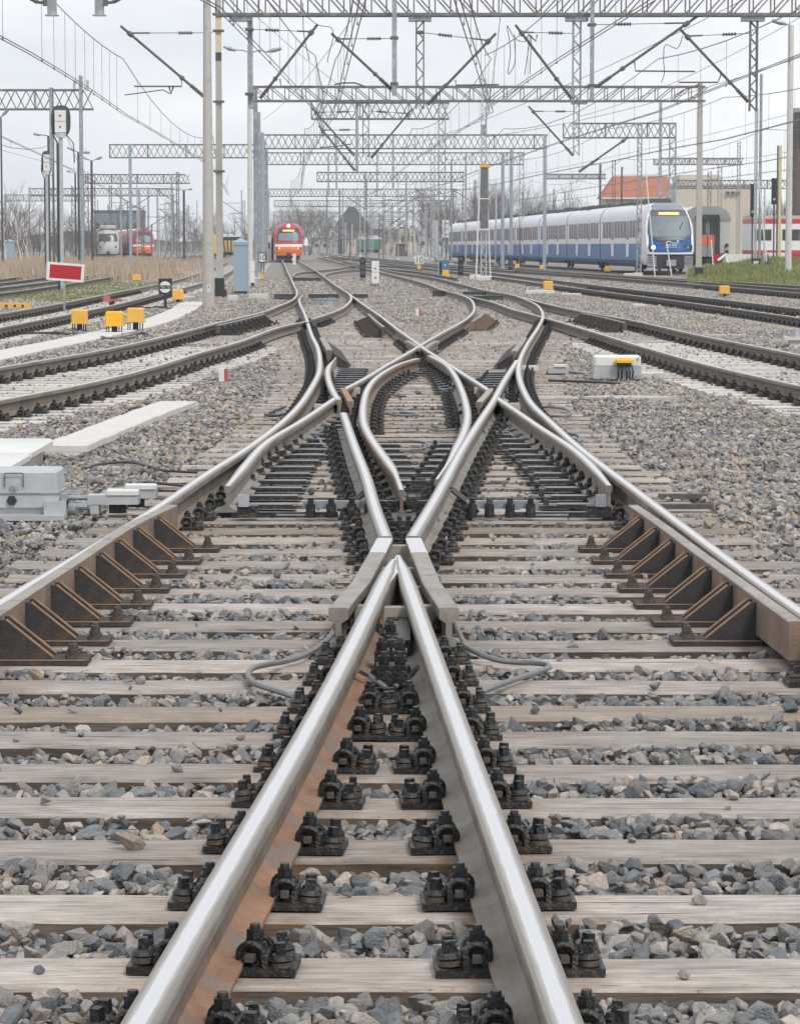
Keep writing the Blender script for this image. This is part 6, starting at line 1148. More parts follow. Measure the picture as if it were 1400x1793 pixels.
mb = MB(); mb.box((0, 0.7, 0.75), (2.3, 1.2, 0.45)); [mb.cyl((s*0.87, 0.1, 0.95), (s*0.87, -0.5, 0.95), 0.08) for s in (-1, 1)]; [mb.cyl((s*0.87, -0.5, 0.95), (s*0.87, -0.56, 0.95), 0.24, n=14) for s in (-1, 1)]; mb.box((0, -0.1, 0.6), (0.3, 0.3, 0.4)); mb.build('buffer_beam', 'underframe', T); bogie(T, 4); bogie(T, 20)
for z in (1.25, 1.65): mb = MB(); mb.cyl((1.2, 0.0, z), (1.2, -0.08, z), 0.12); mb.build('tail_light', 'black_paint', T)
mb = MB(); [mb.box((-1.425, 1.6+q*2.0, 2.35), (0.01, 1.3, 0.95)) for q in range(11)]; mb.build('window', 'glass_dark', T); mb = MB(); mb.box((-1.43, 0.9, 2.1), (0.02, 0.8, 2.0)); mb.build('side_door', 'coach_grey', T)
# orange trains
def orange(loc, rz, lab, side='train_red_side', lit=True, n=3, red=True):
    T = thing('passenger_train', lab, 'train', loc, rz=rz); half = [(1.25, 0.6, 1), (1.42, 0.9, 0), (1.44, 3.0, 0), (1.36, 3.4, 0), (1.10, 3.75, 2), (0.7, 3.95, 2)]; pr, pm = sym(half); hw = interp([(0.5, 1.2), (1.0, 1.40), (2.6, 1.42), (3.1, 1.30), (3.5, 1.05), (3.8, 0.70), (3.95, 0.4)]); yb = interp([(0.5, 0.1), (1.2, 0.0), (2.0, 0.2), (3.0, 0.6), (3.6, 1.0), (3.95, 1.5)])
    for c in range(n): cb = loft_body(T, 'car_body', pr, [side, 'coach_grey', 'train_lightroof'], pm, 1.5+c*20, 21.1+c*20); mb = MB(); [mb.box((-1.445, 3+c*20+q*2, 2.4), (0.012, 1.4, 0.8)) for q in range(9)]; mb.build('window', 'glass_dark', cb); bogie(T, 21.3+c*20); mb = MB(); mb.box((0, 21.3+c*20, 2), (2.2, 0.4, 2.6)); mb.box((0, 11+c*20, 0.6), (2.4, 14, 0.5)); mb.build('underframe', 'underframe', T)
    cab_sides(T, lin(0.55, 3.93, 30), hw, yb, half, 1.52, ['train_red' if red else side, 'coach_roof'], 3.45)
    if red:
        face(T, 'nose', 'train_red', lin(1.0, 3.94, 40), hw, yb); face(T, 'lower_nose', 'train_orange', lin(0.62, 1.55, 5), hw, yb, off=0.02); face(T, 'white_band', 'white_paint', lin(1.52, 1.80, 3), hw, lambda z: yb(z), off=0.035)
        face(T, 'windscreen', 'glass_dark', lin(2.10, 3.45, 24), lambda z: hw(z)*0.84, yb, base=hw, off=0.03); face(T, 'windscreen_glass', 'glass_cab', lin(2.15, 2.95, 16), lambda z: hw(z)*0.74, yb, base=hw, off=0.05)
        if lit: face(T, 'display', 'display_orange', lin(3.12, 3.28, 2), lambda z: 0.6, yb, base=hw, off=0.12)
        for s in (-1, 1): mb = MB(); mb.box((s*1.0, -0.02, 1.38), (0.5, 0.3, 0.22)); mb.build('headlight_housing', 'black_paint', T); mb = MB(); mb.cyl((s*1.0, -0.15, 1.38), (s*1.0, -0.22, 1.38), 0.10); mb.build('headlight', 'display_orange' if lit else 'glass_cab', T)
        mb = MB(); mb.cyl((0, 0.9, 3.72), (0, 0.55, 3.72), 0.14, n=10); mb.build('top_light', 'lamp_on' if lit else 'glass_cab', T)
    else:
        face(T, 'nose', 'train_grey', lin(0.6, 3.94, 14), hw, yb); face(T, 'windscreen', 'glass_dark', lin(2.2, 3.2, 5), lambda z: hw(z)*0.86, yb, base=hw, off=0.03)
        for s in (-1, 1): mb = MB(); mb.cyl((s*0.95, -0.1, 1.45), (s*0.95, -0.18, 1.45), 0.16); mb.build('headlight', 'glass_dark', T)
        mb = MB(); roundbox(mb, (0, 1.5, 3.85), (2.0, 1.6, 0.45), 0.15); mb.build('roof_unit', 'coach_grey', T)
    mb = MB(); mb.box((0, 0.5, 0.45), (2.3, 1.0, 0.5)); mb.box((0, -0.3, 0.72), (0.4, 0.5, 0.4)); mb.build('underframe', 'underframe', T); return T
orange((-11.5, 305, 0), math.atan(0.043), 'red and orange electric train with lit lamps on the centre track', lit=True)
orange((-34.6, 398, 0), math.atan(0.16), 'parked orange and red train at far left, unlit', lit=False, n=3)
orange((-37.6, 380, 0), math.atan(0.12), 'grey electric train parked left of the orange one at far left', side='train_grey', lit=False, n=2, red=False)
# white and red train at right edge
T = thing('passenger_train', 'white train with red stripes at the right edge behind the buffer stops', 'train', (33.5, 215, 0.0), rz=math.radians(-83))
for c, (x0, x1) in enumerate(((-8.4, -0.2), (0.2, 22))):
    for nm, z0, z1, m_ in (('body_lower', 0.9, 1.3, 'train_red'), ('body', 1.3, 3.2, 'white_paint'), ('body_upper', 3.2, 3.55, 'train_red'), ('roof', 3.55, 3.8, 'coach_grey')): mb = MB(); mb.box((0, (x0+x1)/2, (z0+z1)/2), (2.8 if nm != 'roof' else 2.4, x1-x0, z1-z0)); mb.build(nm, m_, T)
    q = x0+0.8
    while q < x1-1: mb = MB(); mb.box((-1.41, q, 2.4), (0.02, 1.3, 0.8)); mb.box((1.41, q, 2.4), (0.02, 1.3, 0.8)); mb.build('window', 'glass_dark', T); q += 2.1
mb = MB(); mb.box((0, 6, 0.55), (2.3, 28, 0.6)); mb.build('underframe', 'underframe', T)
# wagons and small things on the horizon
def P0(px, Y, z=0.0): a = P3(px, 400, Y); return (a.x, Y, z)
for (px, Y, lab) in ((636, 640, 'green covered wagon with white roof far away, left one'), (654, 600, 'green covered wagon with white roof far away, right one')):
    T = thing('goods_wagon', lab, 'wagon', P0(px, Y)); mb = MB(); mb.box((0, 3, 2.0), (3.0, 7, 2.0)); mb.build('body', 'wagon_green', T); mb = MB(); mb.prism([(1.6*math.cos(pi*i/8), -0.5, 3.0+0.8*math.sin(pi*i/8)) for i in range(9)], (0, 7, 0)); mb.build('roof', 'white_lid', T); mb = MB(); mb.box((0, 3, 0.6), (2.2, 6, 0.7)); mb.build('underframe', 'underframe', T)
T = thing('track_machine', 'ochre yellow track machine with white roof behind the cabinet at left', 'track machine', P0(407, 420)); mb = MB(); mb.box((0, 0, 1.6), (2.6, 6, 1.6)); [mb.cyl((q*0.4, -3.1, 0.5), (q*0.55, -3.1, 2.4), 0.08, mi=1) for q in range(-3, 4)]; mb.build('body', ['machine_yellow', 'char_paint'], T); mb = MB(); mb.box((0, 0, 2.65), (2.4, 4, 0.5)); mb.build('cab', 'glass_dark', T); mb = MB(); mb.box((0, 0, 3.0), (2.8, 5, 0.2)); [mb.box((q, -1, 3.2), (0.5, 0.5, 0.25)) for q in (-1, -0.2, 0.9)]; mb.build('roof', 'white_lid', T); bogie(T, 0)
T = thing('track_machine', 'second yellow machine mostly hidden between the two concrete poles', 'track machine', P0(373, 400)); mb = MB(); mb.box((0, 0, 1.9), (1.6, 5, 2.6)); mb.build('body', 'machine_yellow', T); bogie(T, 0)
T = thing('shed', 'small dark shed with open front beside the workers far away', 'shed', P0(703, 470)); mb = MB(); mb.box((0, 1.5, 1.0), (1.9, 3, 2.0)); mb.build('wall', 'roof_dark', T); mb = MB(); mb.box((0, 1.4, 2.06), (2.1, 3.4, 0.12)); mb.build('roof', 'machine_yellow', T)
for (px, y0, w_, lab, m_) in ((706, 399, 14, 'far cream block building left of the measuring board', 'wall_cream'), (722, 397, 10, 'slim far cream tower block behind the shed', 'wall_cream'), (755, 411, 44, 'white long far train shed beyond the shed', 'white_lid'), (607, 414, 34, 'pale far house front with dark windows left of the green wagons', 'wall_beige'), (470, 408, 10, 'white coach end just left of the orange centre train', 'white_lid'), (577, 418, 60, 'low pale far buildings behind the centre tracks', 'wall_grey')):
    Y = 620 if px != 470 else 330; a = P3(px, y0, Y); T = thing('far_building' if px != 470 else 'goods_wagon', lab, 'building' if px != 470 else 'wagon', (a.x, Y, 0)); W_ = w_*Y/F; mb = MB(); mb.box((0, 3, a.z/2), (W_, 6, a.z)); mb.build('wall', m_, T); mb = MB(); nn = max(1, int(W_/1.6))
    for i in range(nn): mb.box(((i+0.5)/nn*W_-W_/2, -0.02, a.z*0.55), (W_/nn*0.45, 0.04, a.z*0.22))
    mb.build('window', 'glass_dark', T); mb = MB(); mb.box((0, 3, a.z+0.1), (W_*1.03, 6.3, 0.2)); mb.build('roof', 'roof_dark' if m_ != 'white_lid' else 'galv_light', T)
# workers
def worker(px, Y, lab, vest, rz=0.0, bend=0.0):
    o_ = P0(px, Y); me = bpy.data.meshes.new('body'); V = [(0, 0, 0.95), (0, 0, 1.2), (0, 0.0, 1.42), (0, 0, 1.52), (0, 0, 1.66), (-0.2, 0, 1.4), (-0.27, -0.05, 1.15), (-0.25, -0.18, 0.95), (0.2, 0, 1.4), (0.28, 0.0, 1.15), (0.27, -0.08, 0.92), (-0.1, 0, 0.9), (-0.12, -0.05, 0.5), (-0.13, 0.02, 0.08), (-0.13, -0.12, 0.04), (0.1, 0, 0.9), (0.14, 0.08, 0.5), (0.15, 0.12, 0.08), (0.15, -0.02, 0.04)]
    V = [(x, y-bend*max(0, z-0.95)*1.0, z-bend*0.25*max(0, z-0.95)) for x, y, z in V]
    E_ = [(0, 1), (1, 2), (2, 3), (3, 4), (2, 5), (5, 6), (6, 7), (2, 8), (8, 9), (9, 10), (0, 11), (11, 12), (12, 13), (13, 14), (0, 15), (15, 16), (16, 17), (17, 18)]
    R_ = [0.15, 0.16, 0.17, 0.06, 0.11, 0.07, 0.05, 0.045, 0.07, 0.05, 0.045, 0.10, 0.07, 0.055, 0.05, 0.10, 0.07, 0.055, 0.05]
    me.from_pydata(V, E_, []); me.materials.append(MATS['dark_cloth']); ob = bpy.data.objects.new('person', me); C.objects.link(ob); ob.location = o_; ob.rotation_euler = (0, 0, rz); sk = ob.modifiers.new('skin', 'SKIN')
    for v, r in zip(me.skin_vertices[0].data, R_): v.radius = (r, r)
    me.skin_vertices[0].data[0].use_root = True; ob.modifiers.new('sub', 'SUBSURF').levels = 1; tag(ob, lab, 'person')
    mb = MB(); mb.tube([Vector((0, -bend*0.05, 0.98)), Vector((0, -bend*0.25, 1.2)), Vector((0, -bend*0.42, 1.42))], [0.19, 0.20, 0.20], 10); mb.build('vest', vest, ob, smooth=50)
    mb = MB(); mb.cyl((0, -bend*0.66, 1.66-bend*0.18), (0, -bend*0.68, 1.76-bend*0.18), 0.125, 0.09, 10); mb.build('helmet', 'white_paint' if bend == 0 else 'vest_orange', ob)
worker(695, 478, 'person in an orange vest standing by the small dark shed', 'vest_orange'); worker(683, 470, 'person in dark clothes and orange vest bending over left of the shed', 'vest_orange', 0.8, 0.5)
# ================================================================ buffer stops and grass bank at right
T = thing('buffer_stop', 'white buffer beam with a red left end on struts, in front of the grey coach', 'buffer stop', (19.2, 152, 0.5))
a = P3(1247, 452, 152); b = P3(1316, 449, 152)
mb = MB(); mb.box(((P3(1264, 450, 152).x+b.x)/2-19.2, 0, a.z-0.5), (b.x-P3(1264, 450, 152).x, 0.3, 0.42)); mb.build('beam', 'white_paint', T); mb = MB(); mb.box(((a.x+P3(1263, 450, 152).x)/2-19.2, 0.02, a.z-0.5), (P3(1263, 450, 152).x-a.x, 0.28, 0.42)); mb.build('beam_end', 'red_paint', T)
q = P3(1262, 470, 152); mb = MB(); mb.cyl((q.x-19.2-0.2, -0.25, 0.35), (q.x-19.2+0.25, -0.2, a.z-0.3), 0.08, n=4); mb.cyl((q.x-19.2+0.35, -0.25, -0.2), (q.x-19.2+0.15, -0.2, a.z-0.3), 0.10, n=4); mb.build('strut', 'white_paint', T)
T = thing('buffer_stop', 'second white buffer beam with red right end at the right edge', 'buffer stop', (21.5, 156, 0.6)); a = P3(1335, 448, 156); b = P3(1384, 452, 156); c = P3(1400, 454, 156); mb = MB(); mb.box(((a.x+b.x)/2-21.5, 0, a.z-0.6), (b.x-a.x, 0.25, 0.34)); mb.build('beam', 'white_paint', T); mb = MB(); mb.box(((b.x+c.x)/2-21.5+0.1, 0, b.z-0.6), (c.x-b.x+0.2, 0.25, 0.38)); mb.build('beam_end', 'red_paint', T); mb = MB(); [mb.box((a.x-21.5+0.3+q, 0.1, 0.0), (0.14, 0.14, 1.0)) for q in (0, 1.0)]; mb.build('strut', 'galv', T)
T = thing('signal_lantern', 'black box lantern with white bent mark on the grass bank', 'lantern', (P3(1322, 470, 139).x, 139, 0.3)); mb = MB(); mb.box((0, 0, 0.42), (0.42, 0.3, 0.5)); mb.box((0, 0, 0.70), (0.5, 0.36, 0.04)); mb.build('box', 'black_paint', T); mb = MB(); mb.box((0, -0.16, 0.42), (0.24, 0.01, 0.36)); mb.build('pane', 'white_paint', T); mb = MB(); mb.cyl((-0.03, -0.17, 0.35), (0.06, -0.17, 0.5), 0.02, n=4); mb.build('mark', 'black_paint', T)
T = thing('weight', 'black cone-shaped weight with a rod on the grass bank', 'weight', (P3(1344, 474, 137).x, 137, 0.28)); mb = MB(); mb.cyl((0, 0, 0), (0, 0, 0.6), 0.24, 0.12, 6); mb.build('cone', 'char_paint', T); mb = MB(); mb.cyl((0, 0, 0.6), (-0.03, 0, 0.95), 0.03); mb.build('rod', 'char_paint', T)
# ================================================================ grass and earth
def patch(name, poly, z, m_, kind='structure', hfun=None, nx=40, ny=40):
    # poly: list of (x0, x1) by y
    ys_ = [p[0] for p in poly]; mb = MB(); vs = []; y0, y1 = ys_[0], ys_[-1]
    for j in range(ny+1):
        y = y0+(y1-y0)*j/ny; xa = np.interp(y, ys_, [p[1] for p in poly]); xb = np.interp(y, ys_, [p[2] for p in poly])
        for i in range(nx+1): x = xa+(xb-xa)*i/nx; vs.append((float(x), float(y), z+(hfun(float(x), float(y)) if hfun else 0)))
    mb.add(vs, [(j*(nx+1)+i, j*(nx+1)+i+1, (j+1)*(nx+1)+i+1, (j+1)*(nx+1)+i) for j in range(ny) for i in range(nx)]); return structure(mb.build(name, m_, smooth=60), kind)
def blades(name, label, pts, hmin, hmax, m_, zf, seed=1, w_=0.03, lean=0.4):
    r = np.random.default_rng(seed); n = len(pts); mb = bpy.data.meshes.new(name); h = r.uniform(hmin, hmax, n); a = r.uniform(0, 2*pi, n); vs = np.zeros((n, 3, 3), dtype=np.float32)
    z = np.array([zf(x, y) for x, y in pts]); p = np.array(pts); ww = w_*r.uniform(0.6, 1.4, n)
    vs[:, 0] = np.stack([p[:, 0]-np.cos(a)*ww, p[:, 1]-np.sin(a)*ww, z], 1); vs[:, 1] = np.stack([p[:, 0]+np.cos(a)*ww, p[:, 1]+np.sin(a)*ww, z], 1); b_ = r.uniform(0, 2*pi, n); vs[:, 2] = np.stack([p[:, 0]+np.cos(b_)*h*lean, p[:, 1]+np.sin(b_)*h*lean, z+h], 1)
    mb.vertices.add(n*3); mb.vertices.foreach_set('co', vs.ravel()); mb.loops.add(n*3); mb.loops.foreach_set('vertex_index', np.arange(n*3, dtype=np.int32)); mb.polygons.add(n); mb.polygons.foreach_set('loop_start', np.arange(0, n*3, 3, dtype=np.int32)); mb.update(calc_edges=True); mb.materials.append(MATS[m_]); o = link(name, mb); o['kind'] = 'stuff'; o['label'] = label; return o
bankx0 = lambda y: 11.5 + (y-118)*0.03
def bank(x, y): 
    f_ = min(1, max(0, (y-119)/22)); s_ = min(1, max(0, (x-12.2-(y-118)*0.06)/4.0)); return (0.85*f_**0.8*s_**0.8+0.05*math.sin(x*2.1)*f_+0.06*math.sin(y*1.3+x)*f_)
patch('grass_bank', [(116, 11.0, 30), (160, 15.5, 34)], -0.07, 'grass_ground', hfun=bank)
r = np.random.default_rng(3); n = 60000; yy = r.uniform(117, 159, n); xx = 11.3+(yy-116)*0.10+r.uniform(0, 1, n)**1.0*14
blades('grass', 'green grass on the bank at right', list(zip(xx.tolist(), yy.tolist())), 0.08, 0.30, 'grass_blade', lambda x, y: -0.07+bank(x, y), 4, 0.03)
patch('grass_strip', [(84, -14.5, -9.2), (120, -16.0, -9.3), (160, -21, -12.3), (230, -30, -17), (330, -42, -25)], -0.06, 'grass_ground')
yy = r.uniform(84, 300, 70000); xa = np.interp(yy, [84, 120, 160, 230, 330], [-14.5, -16, -21, -30, -42]); xb = np.interp(yy, [84, 120, 160, 230, 330], [-9.4, -9.6, -12.6, -17.5, -26]); xx = xa+(xb-xa)*r.uniform(0, 1, len(yy)); keep = (np.sin(xx*1.1+yy*0.13)+np.sin(xx*0.5-yy*0.07+2) > -0.6)
blades('grass', 'short green grass between the overgrown left tracks', list(zip(xx[keep].tolist(), yy[keep].tolist())), 0.04, 0.16, 'grass_blade', lambda x, y: -0.06, 5, 0.05)
patch('gravel_bed', [(88, -8.3, -4.6), (110, -9.2, -5.6), (160, -12.3, -8.0), (250, -19, -14)], -0.055, 'light_gravel')
yy = r.uniform(135, 330, 50000); u_ = r.uniform(0, 1, len(yy)); xx = -yy*0.140+u_*yy*0.075; nz = np.sin(xx*0.7+yy*0.11)+np.sin(xx*1.9-yy*0.05+1)+np.sin(yy*0.31+xx*0.2); kk = (r.uniform(0, 1, len(yy)) < np.clip(1.25-u_*1.3+nz*0.25, 0, 1)); xx = xx[kk]; yy = yy[kk]; blades('dry_grass', 'tall dry brown grass at far left', list(zip(xx.tolist(), yy.tolist())), 0.15, 0.85, 'dry_blade', lambda x, y: -0.08, 6, 0.035, 0.25)
patch('earth', [(130, -22, -15.2), (330, -55, -30)], -0.065, 'yard_ground')
# ================================================================ trees
def tree_mesh(seed, H_, spread, depth=5, trunk=0.16, birch=False, seg=3, density=3):
    r = random.Random(seed); tr = MB(); cr = MB()
    def grow(p, d, L_, rad, lev):
        q = p.copy(); pts = [p.copy()]; rr_ = [rad]; dd = d.copy()
        for i in range(seg):
            dd = (dd+Vector((r.gauss(0, 0.13), r.gauss(0, 0.13), 0.05+r.gauss(0, 0.06)))).normalized(); q = q+dd*(L_/seg); pts.append(q.copy()); rr_.append(rad*(1-0.45*(i+1)/seg))
        (tr if lev <= 1 else cr).tube(pts, rr_, 5 if lev <= 1 else 3)
        if lev >= depth: return
        for c in range(density+(1 if lev < 2 else 0)):
            f_ = r.uniform(0.35, 1.0); a = pts[min(seg-1, int(f_*seg))].lerp(pts[min(seg, int(f_*seg)+1)], (f_*seg) % 1); side = Vector((r.gauss(0, 1), r.gauss(0, 1), r.gauss(0.25, 0.4))).normalized()
            nd = (dd*(0.85 if birch else 0.55)+side*spread).normalized(); grow(a, nd, L_*r.uniform(0.45, 0.72), rad*0.5, lev+1)
        grow(pts[-1], dd, L_*0.62, rad*0.55, lev+1)
    grow(Vector((0, 0, 0)), Vector((0, 0, 1)), H_*0.42, trunk, 0); return tr, cr
TV = [tree_mesh(20+i, h, s, 4, 0.10, b) for i, (h, s, b) in enumerate(((9, 0.62, False), (11, 0.5, True), (8, 0.75, False), (10, 0.6, False), (12, 0.45, True)))]
TVM = [(a.mesh('trunk', 'birch' if i in (1, 4) else 'bark'), b.mesh('crown', 'twig')) for i, (a, b) in enumerate(TV)]
def tree(px, Y, H_, v, lab, group=None):
    a = P0(px, Y, -0.1); T = thing('bare_tree' if v not in (1, 4) else 'birch_tree', lab, 'tree', a, group, rz=px*0.7); s = H_/10.0; T.scale = (s, s, s); link('trunk', TVM[v][0], T); link('crown', TVM[v][1], T); return T
i = 0
for (px, Y, H_, v, lab) in ((10, 260, 6.5, 1, 'pale birch at the left edge, leftmost of all'), (38, 250, 6.8, 1, 'pale birch second from the left edge'), (50, 262, 5.6, 4, 'slim birch between two pale birches at far left'), (72, 300, 6, 4, 'birch with white stem behind the blue-grey cabinet'), (95, 330, 6.5, 0, 'dark bare tree behind the red and white sign'), (128, 320, 7, 3, 'dark bare tree left of the antenna mast'), (24, 330, 7.5, 0, 'dark bare tree behind the birches at left'), (60, 340, 7, 2, 'spreading bare tree behind the birches'), (110, 350, 7.2, 2, 'spreading bare tree left of the parked grey train'), (300, 420, 11, 0, 'rounded bare tree behind the thin masts right of the parked orange train'), (288, 430, 9, 3, 'bare tree beside the rounded one right of the parked trains'), (1020, 420, 13, 3, 'bare tree left of the red-roofed house, taller one'), (985, 440, 12, 0, 'bare tree left of the red-roofed house, smaller one'), (640, 560, 12, 0, 'bare tree before the dark-roofed far house')):
    tree(px, Y, H_, v, lab)
def wood(name, lab, spec, seed, m_='twig', d=3):
    r = random.Random(seed); big = MB()
    for (px0, px1, Y0, Y1, h0, h1, n) in spec:
        for _ in range(n):
            px = r.uniform(px0, px1); Y = r.uniform(Y0, Y1); a = P0(px, Y, -0.2); H_ = r.uniform(h0, h1); tr, cr = TV[r.randrange(5)]; M = Matrix.Translation(a)@Matrix.Rotation(r.uniform(0, 6.28), 4, 'Z')@Matrix.Scale(H_/10, 4); big.join(cr, M); big.join(tr, M)
    o = big.build(name, m_); o['kind'] = 'stuff'; o['label'] = lab
wood('distant_wood', 'mass of bare trees behind the centre of the yard', [(470, 545, 520, 620, 7, 10.5, 26), (545, 640, 560, 700, 7, 10.5, 22), (640, 780, 560, 700, 7, 11, 26)], 1)
wood('distant_wood', 'dense bare trees behind the blue and white train', [(755, 960, 430, 560, 9, 13.0, 60), (940, 1060, 430, 520, 7, 10.5, 22), (1040, 1320, 480, 540, 6, 10, 24)], 2)
wood('distant_wood', 'grey thicket along the far left horizon', [(-10, 170, 290, 420, 3.5, 6.5, 46), (170, 470, 430, 620, 5, 8.5, 66)], 3)
wood('far_thicket', 'dark thicket behind the right-hand trains beside the tower', [(1340, 1420, 230, 300, 4, 7.5, 16)], 4, 'bark_dark')
# ================================================================ buildings behind the yard
def ridge(name, z, y, x0, x1, h, m_, seed):
    r = random.Random(seed); mb = MB(); n = 120; top = []
    for i in range(n+1): x = x0+(x1-x0)*i/n; top.append((x, y, z+h*(0.55+0.25*math.sin(i*0.31)+0.15*math.sin(i*0.83+1)+0.08*r.random())))
    vs = top+[(x, y+60, 0) for x, y_, z_ in top]+[(x, y-12, -0.3) for x, y_, z_ in top]; mb.add(vs, [(i, i+1, n+2+i, n+1+i) for i in range(n)]+[(2*n+2+i, 2*n+3+i, i+1, i) for i in range(n)]); structure(mb.build(name, m_, smooth=60))
mat('glass_unit', (0.10, 0.125, 0.13), 0.35, 0, 0.3, 0.8, spec=0.4)
mat('far_wood', (0.10, 0.095, 0.085), 0.95, 0, 0.35, 0.15); ridge('hill', -0.5, 900, -420, 420, 7.0, 'far_wood', 3)
T = thing('red_roof_house', 'broad house with red tiled hipped roof behind the blue train', 'house', P0(1118, 450)); K_ = 450/F
w2 = 62*K_; zE = P3(0, 346, 450).z; zR = P3(0, 305, 450).z; mb = MB(); mb.box((0, 6, zE/2), (w2*1.9, 11, zE)); mb.build('wall', 'wall_beige', T)
mb = MB(); mb.add([(-w2*1.05, -0.4, zE), (w2*1.05, -0.4, zE), (w2*1.05, 12.4, zE), (-w2*1.05, 12.4, zE), (-w2*0.66, 4, zR-0.15), (w2*0.85, 4, zR-0.15), (w2*0.85, 8, zR-0.15), (-w2*0.66, 8, zR-0.15), (0.5, 6, zR)], [(3, 2, 1, 0), (0, 1, 5, 4), (1, 2, 6, 5), (2, 3, 7, 6), (3, 0, 4, 7), (4, 5, 8), (5, 6, 8), (6, 7, 8), (7, 4, 8)]); mb.build('roof', 'roof_red', T); mb = MB(); mb.box((w2*0.1, 3.9, zR-0.1), (w2*1.55, 0.2, 0.3)); mb.build('ridge', 'white_lid', T); mb = MB(); mb.box((0, -0.42, zE-0.1), (w2*2.1, 0.1, 0.25)); mb.build('eaves', 'white_lid', T)
for i in range(5): mb = MB(); mb.box((-w2*0.8+i*w2*0.4, -0.0+0.47, zE-1.6), (w2*0.16, 0.1, 1.3)); mb.build('window', 'glass_dark', T)
T = thing('office_building', 'large plain beige building with flat roof and fan units behind the grey coach', 'building', P0(1252, 420)); K_ = 420/F; z1 = P3(0, 325, 420).z; z2 = P3(0, 305, 420).z; mb = MB(); mb.box((0, 8, z1/2), (140*K_, 16, z1)); mb.box((-2, 9, (z1+z2)/2), (70*K_, 12, z2-z1)); mb.build('wall', 'wall_beige', T); mb = MB(); mb.box((0, 8, z1+0.1), (142*K_, 16.4, 0.2)); mb.build('roof', 'galv_light', T)
for i in range(3): mb = MB(); mb.box(((20+i*9)*K_, -0.2, P3(0, 338, 420).z), (6*K_, 0.4, 0.6)); mb.cyl(((20+i*9)*K_, -0.4, P3(0, 338, 420).z), ((20+i*9)*K_, -0.45, P3(0, 338, 420).z), 0.22, mi=1); mb.build('fan_unit', ['wall_grey', 'black_paint'], T)
for i in range(4):
    for j in range(2): mb = MB(); mb.box(((-50+i*14)*K_, -0.01, 3+j*2.8), (0.9, 0.06, 1.2)); mb.build('window', 'glass_dark', T)
T = thing('water_tower', 'dark brown brick tower cut by the right edge, with a wider banded top', 'tower', P0(1404, 235)); K_ = 235/F; zt = P3(0, 190, 235).z; zn = P3(0, 262, 235).z; mb = MB(); mb.cyl((0, 0, -0.1), (0, 0, zn), 25*K_, 21*K_, 24); mb.cyl((0, 0, zn), (0, 0, zt-0.35), 21*K_, 25.5*K_, 24); mb.build('wall', 'brick_dark', T, smooth=30)
for i in range(4): mb = MB(); z_0 = zn+(zt-zn)*(0.35+0.16*i); mb.cyl((0, 0, z_0), (0, 0, z_0+0.12), 26*K_, n=24); mb.build('brick_band', 'roof_dark', T)
mb = MB(); mb.cyl((0, 0, zt-0.35), (0, 0, zt), 27*K_, 27*K_, 24); mb.build('roof', 'wall_grey', T)
T = thing('warehouse', 'long low blue-grey warehouse behind the parked trains at left', 'warehouse', P0(205, 520)); K_ = 520/F; z1 = P3(0, 371, 520).z; mb = MB(); mb.box((0, 6, z1/2), (80*K_, 12, z1)); mb.build('wall', 'blue_wall', T); mb = MB(); mb.box((0, 6, z1+0.15), (82*K_, 12.4, 0.3)); mb.build('roof', 'roof_dark', T)
for i in range(6): mb = MB(); mb.box(((-33+i*13)*K_, -0.02, z1*0.65), (0.6, 0.06, 1.4)); mb.build('window', 'glass_dark', T)
T = thing('gabled_house', 'dark gabled house roof behind the centre masts', 'house', P0(618, 650)); K_ = 650/F; zr = P3(0, 362, 650).z; ze = P3(0, 402, 650).z; mb = MB(); mb.box((0, 5, ze/2), (62*K_, 10, ze)); mb.build('wall', 'wall_grey', T); mb = MB(); mb.prism([(-36*K_, -0.5, ze), (34*K_, -0.5, ze), (2*K_, -0.5, zr), (-8*K_, -0.5, zr)], (0, 11, 0)); mb.build('roof', 'roof_dark', T)
T = thing('long_roof_house', 'long low building with dark grey roof behind the green wagons', 'building', P0(682, 660)); K_ = 660/F; zr = P3(0, 400, 660).z; ze = P3(0, 415, 660).z; mb = MB(); mb.box((0, 5, ze/2), (96*K_, 9, ze)); mb.build('wall', 'wall_beige', T); mb = MB(); mb.prism([(-50*K_, -0.5, ze), (50*K_, -0.5, ze), (45*K_, 4.5, zr), (-45*K_, 4.5, zr)], (0, 0.01, 0)); mb.add([(-50*K_, -0.5, ze+0.01), (50*K_, -0.5, ze+0.01), (45*K_, 4.5, zr), (-45*K_, 4.5, zr), (-50*K_, 9.5, ze), (50*K_, 9.5, ze)], [(0, 1, 2, 3), (3, 2, 5, 4), (0, 3, 4), (1, 5, 2)]); mb.build('roof', 'roof_dark', T)
# ================================================================ haze
hz = MB(); hz.box((0, 620, 13.0), (1500, 1300, 30)); mh = bpy.data.materials.new('haze'); mh.use_nodes = True; MATS['haze'] = mh; t = mh.node_tree; t.nodes.remove(t.nodes['Principled BSDF']); pv = N(t, 'ShaderNodeVolumePrincipled'); pv.inputs['Density'].default_value = 0.00038; pv.inputs['Color'].default_value = (0.86, 0.92, 1.0, 1); pv.inputs['Anisotropy'].default_value = 0.2
t.links.new(pv.outputs[0], t.nodes['Material Output'].inputs['Volume']); o = hz.build('haze', 'haze'); o['kind'] = 'stuff'
